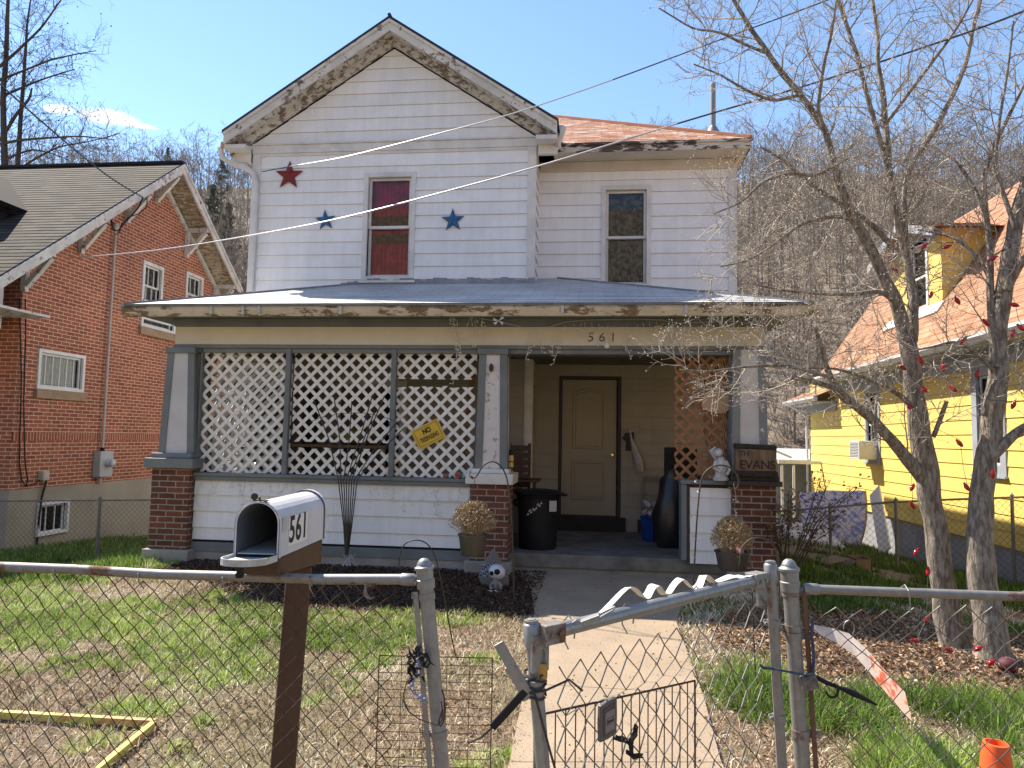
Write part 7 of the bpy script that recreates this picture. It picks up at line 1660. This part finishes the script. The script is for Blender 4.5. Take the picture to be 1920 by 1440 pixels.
# ================= grass, straw, leaves =================
def pathx(y):
    def it(A):
        for a,b_ in zip(A,A[1:]):
            if a.y>=y>=b_.y: return a.x+(b_.x-a.x)*(a.y-y)/max(1e-6,a.y-b_.y)
        return A[-1].x
    return it(L_path),it(R_path)
ty=np.linspace(-1,8.5,200); LX=np.array([pathx(y)[0] for y in ty]); RX_=np.array([pathx(y)[1] for y in ty])
def onpath(x,y,m=0.): return (x>np.interp(y,ty,LX)+m)&(x<np.interp(y,ty,RX_)-m)&(y<8.5)
def inbed(x,y): 
    a=(x>-4.9)&(x<-.5)&(y>6.42+.5*np.clip((-2.9-x)/1.,0,1)+.6*np.clip((-3.5-x),0,1))&(y<8.5)
    b=((x-3.)/1.7)**2+((y-6.1)/.95)**2<1
    return a,b
def house_(x,y): return ((x>-5.45)&(x<2.2)&(y>8.3))|(x<-9.45)&(y>10.7)|((x>6.25)&(y<21.5))
def green(x,y):
    n=fbm(x,y,.9,3,4); n2=fbm(x,y,2.6,8,3)
    w=.10*np.ones_like(x)
    w=np.maximum(w,.80*np.clip((-1.9-x)/.9,0,1)*np.clip((y-4.3)/.8,0,1)*np.clip((8.6-y)/.3+1,0,1))
    w=np.maximum(w,.50*np.clip((-.9-x)/.8,0,1))
    w=np.where((x>-2.3)&(x<.9)&(y<5.6),w*(.42+.3*np.clip((y-5.)/.6,0,1)),w); w=w+.12*((x<-2.3)&(y>4.6))
    w=np.maximum(w,.56*np.clip((x-.85)/.25,0,1)*np.clip((5.3-y)/.5,0,1))
    w=np.maximum(w,.75*np.clip((x-1.6)/.5,0,1)*np.clip((y-6.9)/.3,0,1))
    w=np.maximum(w,.95*np.clip((-5.2-x)/.4,0,1)*np.clip((y-7.5)/.6,0,1))
    return np.clip((w+ (n-.5)*3.0+(n2-.5)*2.6-.43)*3.,0,1)
def blades(n,xr,yr,hf,lean,wd_,keep,seed,tone):
    r=np.random.default_rng(seed); x=r.uniform(*xr,n); y=r.uniform(*yr,n); k=keep(x,y,r); x=x[k]; y=y[k]; n=len(x); z=gzv(x,y)
    an=r.uniform(0,2*pi,n); h=hf(x,y,r); ln=lean(r,n); d=np.stack([np.cos(an),np.sin(an)],-1); a2=r.uniform(0,2*pi,n); s=np.stack([np.cos(a2),np.sin(a2)],-1); w_=wd_*r.uniform(.7,1.4,n)*(.6+.4*np.clip(y/5,0,3))
    P=np.stack([x,y,z-.004],-1); D=np.stack([d[:,0],d[:,1],0*x],-1); Sd=np.stack([s[:,0],s[:,1],0*x],-1)*w_[:,None]
    up=np.array([0,0,1.]); m=P+(up*np.cos(ln*.5)[:,None]+D*np.sin(ln*.5)[:,None])*(h*.55)[:,None]; t_=m+(up*np.cos(ln)[:,None]+D*np.sin(ln)[:,None])*(h*.5)[:,None]
    Vv=np.stack([P-Sd,P+Sd,m-Sd*.8,m+Sd*.8,t_],1).reshape(-1,3); b0=(np.arange(n)*5)[:,None]
    F=np.concatenate([b0+np.array([[0,1,3]]),b0+np.array([[0,3,2]]),b0+np.array([[2,3,4]])],0); tn=np.repeat(tone(x,y,r),5)
    return Vv,F,tn
def tonemat(name,stops,rough=.7,tr=.0):
    m,t,b=newmat(name); at=t.nodes.new('ShaderNodeAttribute'); at.attribute_name='tone'; c=ramp(t,at.outputs['Fac'],stops); t.links.new(c,b.inputs['Base Color']); b.inputs['Roughness'].default_value=rough; b.inputs['Specular IOR Level'].default_value=.3
    if tr:
        out=t.nodes['Material Output']; tl=t.nodes.new('ShaderNodeBsdfTranslucent'); t.links.new(c,tl.inputs[0]); mxs=t.nodes.new('ShaderNodeMixShader'); mxs.inputs[0].default_value=tr; t.links.new(b.outputs[0],mxs.inputs[1]); t.links.new(tl.outputs[0],mxs.inputs[2]); t.links.new(mxs.outputs[0],out.inputs[0])
    return m
grM=tonemat('grass_blades',[(0,(.045,.085,.018)),(.3,(.17,.27,.05)),(.6,(.36,.48,.11)),(.85,(.60,.66,.28)),(1,(.80,.77,.52))],.5,.35)
def kg(x,y,r):
    a,b_=inbed(x,y); g=green(x,y); return (r.random(len(x))<g*np.clip(1.6-y/9,.35,1.))&~onpath(x,y)&~house_(x,y)&~(a|b_)
def hg(x,y,r): return (.018+.03*green(x,y)*r.random(len(x))+.02*np.clip((x-.9)*2,0,1)*np.clip((6-y),0,1)*fbm(x,y,1.8,4))*(.7+.6*r.random(len(x)))
def clumps(n,xr,yr,nb,rad,hgt,seed,keep,tone,wd_=.0028):
    r=np.random.default_rng(seed); cx=r.uniform(*xr,n); cy=r.uniform(*yr,n); k=keep(cx,cy,r); cx=cx[k]; cy=cy[k]; n=len(cx)
    sz=r.uniform(.5,1.5,n); K=np.repeat(np.arange(n),nb); m=len(K); an=r.uniform(0,2*pi,m); rr=rad*sz[K]*np.sqrt(r.random(m)); x=cx[K]+rr*np.cos(an); y=cy[K]+rr*np.sin(an)
    ok=~onpath(x,y)&~house_(x,y); x=x[ok];y=y[ok];an=an[ok];rr=rr[ok];K=K[ok]; m=len(x); z=gzv(x,y)
    h=hgt*sz[K]*r.uniform(.6,1.25,m)*(1.15-.5*rr/(rad*sz[K])); ln=.15+1.0*(rr/(rad*sz[K]))*r.uniform(.5,1.3,m); an=an+r.normal(0,.45,m)
    D=np.stack([np.cos(an),np.sin(an),0*x],-1); a2=r.uniform(0,2*pi,m); w_=wd_*r.uniform(.7,1.4,m); Sd=np.stack([np.cos(a2),np.sin(a2),0*x],-1)*w_[:,None]; up=np.array([0,0,1.]); P=np.stack([x,y,z-.004],-1)
    mm=P+(up*np.cos(ln*.45)[:,None]+D*np.sin(ln*.45)[:,None])*(h*.55)[:,None]; t_=mm+(up*np.cos(ln*1.35)[:,None]+D*np.sin(ln*1.35)[:,None])*(h*.5)[:,None]
    Vv=np.stack([P-Sd,P+Sd,mm-Sd*.8,mm+Sd*.8,t_],1).reshape(-1,3); b0=(np.arange(m)*5)[:,None]
    F=np.concatenate([b0+np.array([[0,1,3]]),b0+np.array([[0,3,2]]),b0+np.array([[2,3,4]])],0)
    ct=tone(cx,cy,r)[K]+r.normal(0,.13,m); return Vv,F,np.repeat(np.clip(ct,0,1),5)
def kc(x,y,r):
    a,b_=inbed(x,y); return (r.random(len(x))<green(x,y)**1.3)&~onpath(x,y)&~house_(x,y)&~a&~b_
acc=[clumps(5200,(-6.4,.9),(3.0,8.5),46,.055,.062,61,kc,lambda x,y,r:.50+.8*(fbm(x,y,1.1,17)-.5)+.13*r.normal(0,1,len(x))+.25*np.clip(4.7-y,0,1)),
     clumps(900,(.85,3.4),(3.1,5.6),85,.10,.125,62,kc,lambda x,y,r:.36+.8*(fbm(x,y,1.5,19)-.5)+.1*r.normal(0,1,len(x))),
     clumps(1500,(2.0,5.8),(6.9,12.),40,.08,.08,63,kc,lambda x,y,r:.14+.1*r.normal(0,1,len(x)),.004),  # shaded right yard: low tone puts the shade into the blade colour
     blades(130000,(-6.6,4.6),(3.0,8.6),hg,lambda r,n:r.uniform(.1,1.2,n),.0030,kg,31,lambda x,y,r:np.clip(.46+.9*(fbm(x,y,1.3,17)-.5)+.24*r.normal(0,1,len(x))-.25*np.clip((x-.8),0,1)+.12*np.clip((4.6-y),0,1)*(x<0),0,1)),
     blades(90000,(-9.6,-5.2),(7.0,15.),lambda x,y,r:.07+.07*r.random(len(x)),lambda r,n:r.uniform(.1,1.,n),.0045,kg,32,lambda x,y,r:np.clip(.25+.2*r.normal(0,1,len(x)),0,1)),
     blades(90000,(2.0,6.3),(6.8,19),lambda x,y,r:.06+.07*r.random(len(x)),lambda r,n:r.uniform(.1,1.,n),.0045,kg,33,lambda x,y,r:np.clip(.14+.15*r.normal(0,1,len(x)),0,1))]  # same yard, blades also toned dark to paint its deep shade
off=0;VV=[];FF=[];TT=[]
for v_,f_,t_ in acc: VV.append(v_); FF.append(f_+off); TT.append(t_); off+=len(v_)
g=npmesh('grass',np.concatenate(VV),np.concatenate(FF),grM,'stuff',attr=np.concatenate(TT)); tag(g,'patchy green winter grass growing across the front and side yards','grass',kind='stuff')
stM=tonemat('dry_straw',[(0,(.13,.085,.05)),(.35,(.36,.27,.16)),(.7,(.70,.60,.41)),(1,(.90,.83,.65))],.85,.1)
def ks(x,y,r):
    a,b_=inbed(x,y); edge_=onpath(x,y,.03)
    return ~edge_&~house_(x,y)&~a&(r.random(len(x))<np.where(b_,.35,np.clip(1.15-.75*green(x,y),.2,1)))
Vv,F,tn=blades(150000,(-6.6,4.8),(3.0,8.7),lambda x,y,r:.03+.06*r.random(len(x)),lambda r,n:r.uniform(.8,1.62,n),.0026,ks,34,lambda x,y,r:np.clip(.52+.9*(fbm(x,y,2.1,27)-.5)+.28*r.normal(0,1,len(x)),0,1))
g=npmesh('straw',Vv,F,stM,'stuff',attr=tn); tag(g,'dry flattened straw and dead grass over the bare yard soil','straw',kind='stuff')
# fallen leaves and chips
def chips(n,xr,yr,keep,size,seed,tone,dz=0.012):
    r=np.random.default_rng(seed); x=r.uniform(*xr,n); y=r.uniform(*yr,n); k=keep(x,y,r); x=x[k];y=y[k]; n=len(x); z=gzv(x,y)+dz+.02*r.random(n)
    s=size*r.uniform(.5,1.5,n); A=r.normal(0,1,(n,3)); A[:,2]*=.45; A/=np.linalg.norm(A,axis=1,keepdims=True); B=r.normal(0,1,(n,3)); B[:,2]*=.45; B=np.cross(A,np.cross(B,A)); B/=np.linalg.norm(B,axis=1,keepdims=True)
    C=np.stack([x,y,z],-1); A*=s[:,None]; B*=(s*r.uniform(.35,.8,n))[:,None]
    Vv=np.stack([C-A,C-B*.9+A*.1,C+A,C+B*1.1-A*.05],1).reshape(-1,3); F=np.arange(4*n).reshape(-1,4); return Vv,F,np.repeat(tone(r,n),4)
lfM=tonemat('leaf_litter',[(0,(.05,.03,.02)),(.35,(.16,.09,.05)),(.6,(.30,.18,.10)),(.8,(.45,.32,.2)),(1,(.62,.52,.4))],.85,.1)
parts=[]
parts.append(chips(34000,(-6.4,4.6),(3.0,8.6),lambda x,y,r:~onpath(x,y,.12)&~house_(x,y)&~inbed(x,y)[0]&(r.random(len(x))<np.clip(.25+1.4*(fbm(x,y,1.4,41)-.38)+.3*((x>-1.)&(x<2.)),0,1)),.011,41,lambda r,n:np.clip(r.normal(.55,.25,n),0,1)))
parts.append(chips(26000,(-5.,-.4),(6.3,8.5),lambda x,y,r:inbed(x,y)[0]|((y<6.5)&(r.random(len(x))<.35)&(x<-.6)&(x>-3.6)),.016,42,lambda r,n:np.clip(r.normal(.12,.16,n),0,1),.02))
parts.append(chips(36000,(1.0,5.2),(4.7,7.6),lambda x,y,r:(((x-3.)/2.1)**2+((y-6.05)/1.25)**2+.5*(fbm(x,y,2.2,44)-.5)<1.),.017,43,lambda r,n:np.clip(r.normal(.5,.22,n),0,1),.02))
parts.append(chips(500,(-.7,1.2),(3.2,8.4),lambda x,y,r:onpath(x,y,.02),.010,45,lambda r,n:np.clip(r.normal(.45,.25,n),0,1),.022))
off=0;VV=[];FF=[];TT=[]
for v_,f_,t_ in parts: VV.append(v_); FF.append(f_+off); TT.append(t_); off+=len(v_)
g=npmesh('leaf_litter',np.concatenate(VV),np.concatenate(FF),lfM,'stuff',attr=np.concatenate(TT)); tag(g,'fallen leaves and bark chips scattered over beds and lawn','leaf litter',kind='stuff')

# ================= every loose piece of these parts becomes its own part =================
def split_pieces(names):
    import bmesh
    for o in list(bpy.data.objects):
        if o.type!='MESH' or o.parent is None or o.name.split('.')[0] not in names: continue
        bm=bmesh.new(); bm.from_mesh(o.data); seen=set(); comps=[]
        for v0 in bm.verts:
            if v0 in seen: continue
            st_=[v0]; comp=[]; seen.add(v0)
            while st_:
                q=st_.pop(); comp.append(q)
                for e in q.link_edges:
                    ov=e.other_vert(q)
                    if ov not in seen: seen.add(ov); st_.append(ov)
            comps.append(comp)
        if len(comps)>1 and len(comps)<=(100 if o.name[:4]=='bulb' else 20):
            for comp in comps:
                ids={v.index:i for i,v in enumerate(comp)}; fs={f for v in comp for f in v.link_faces}
                me=bpy.data.meshes.new(o.name.split('.')[0]); me.from_pydata([tuple(v.co) for v in comp],[],[tuple(ids[v.index] for v in f.verts) for f in fs]); me.materials.append(o.data.materials[0])
                n=bpy.data.objects.new(o.name.split('.')[0],me); S.collection.objects.link(n); n.parent=o.parent; n.location=o.location
                for md in o.modifiers:
                    b_=n.modifiers.new('bevel','BEVEL'); b_.width=md.width; b_.segments=2; b_.limit_method='ANGLE'; b_.angle_limit=radians(50)
                for ch in list(o.children): ch.parent=n
            bpy.data.objects.remove(o)
        bm.free()
split_pieces({'corner_board','gate_bar','lattice_post','eave_return','downspout','back_wall','base_board','tape_strip','knee_wall_trim','porch_beam','side_wall','gutter','tension_bar','conduit_stub','soffit','front_soffit','corner_bracket','tie_wire','bulb'})
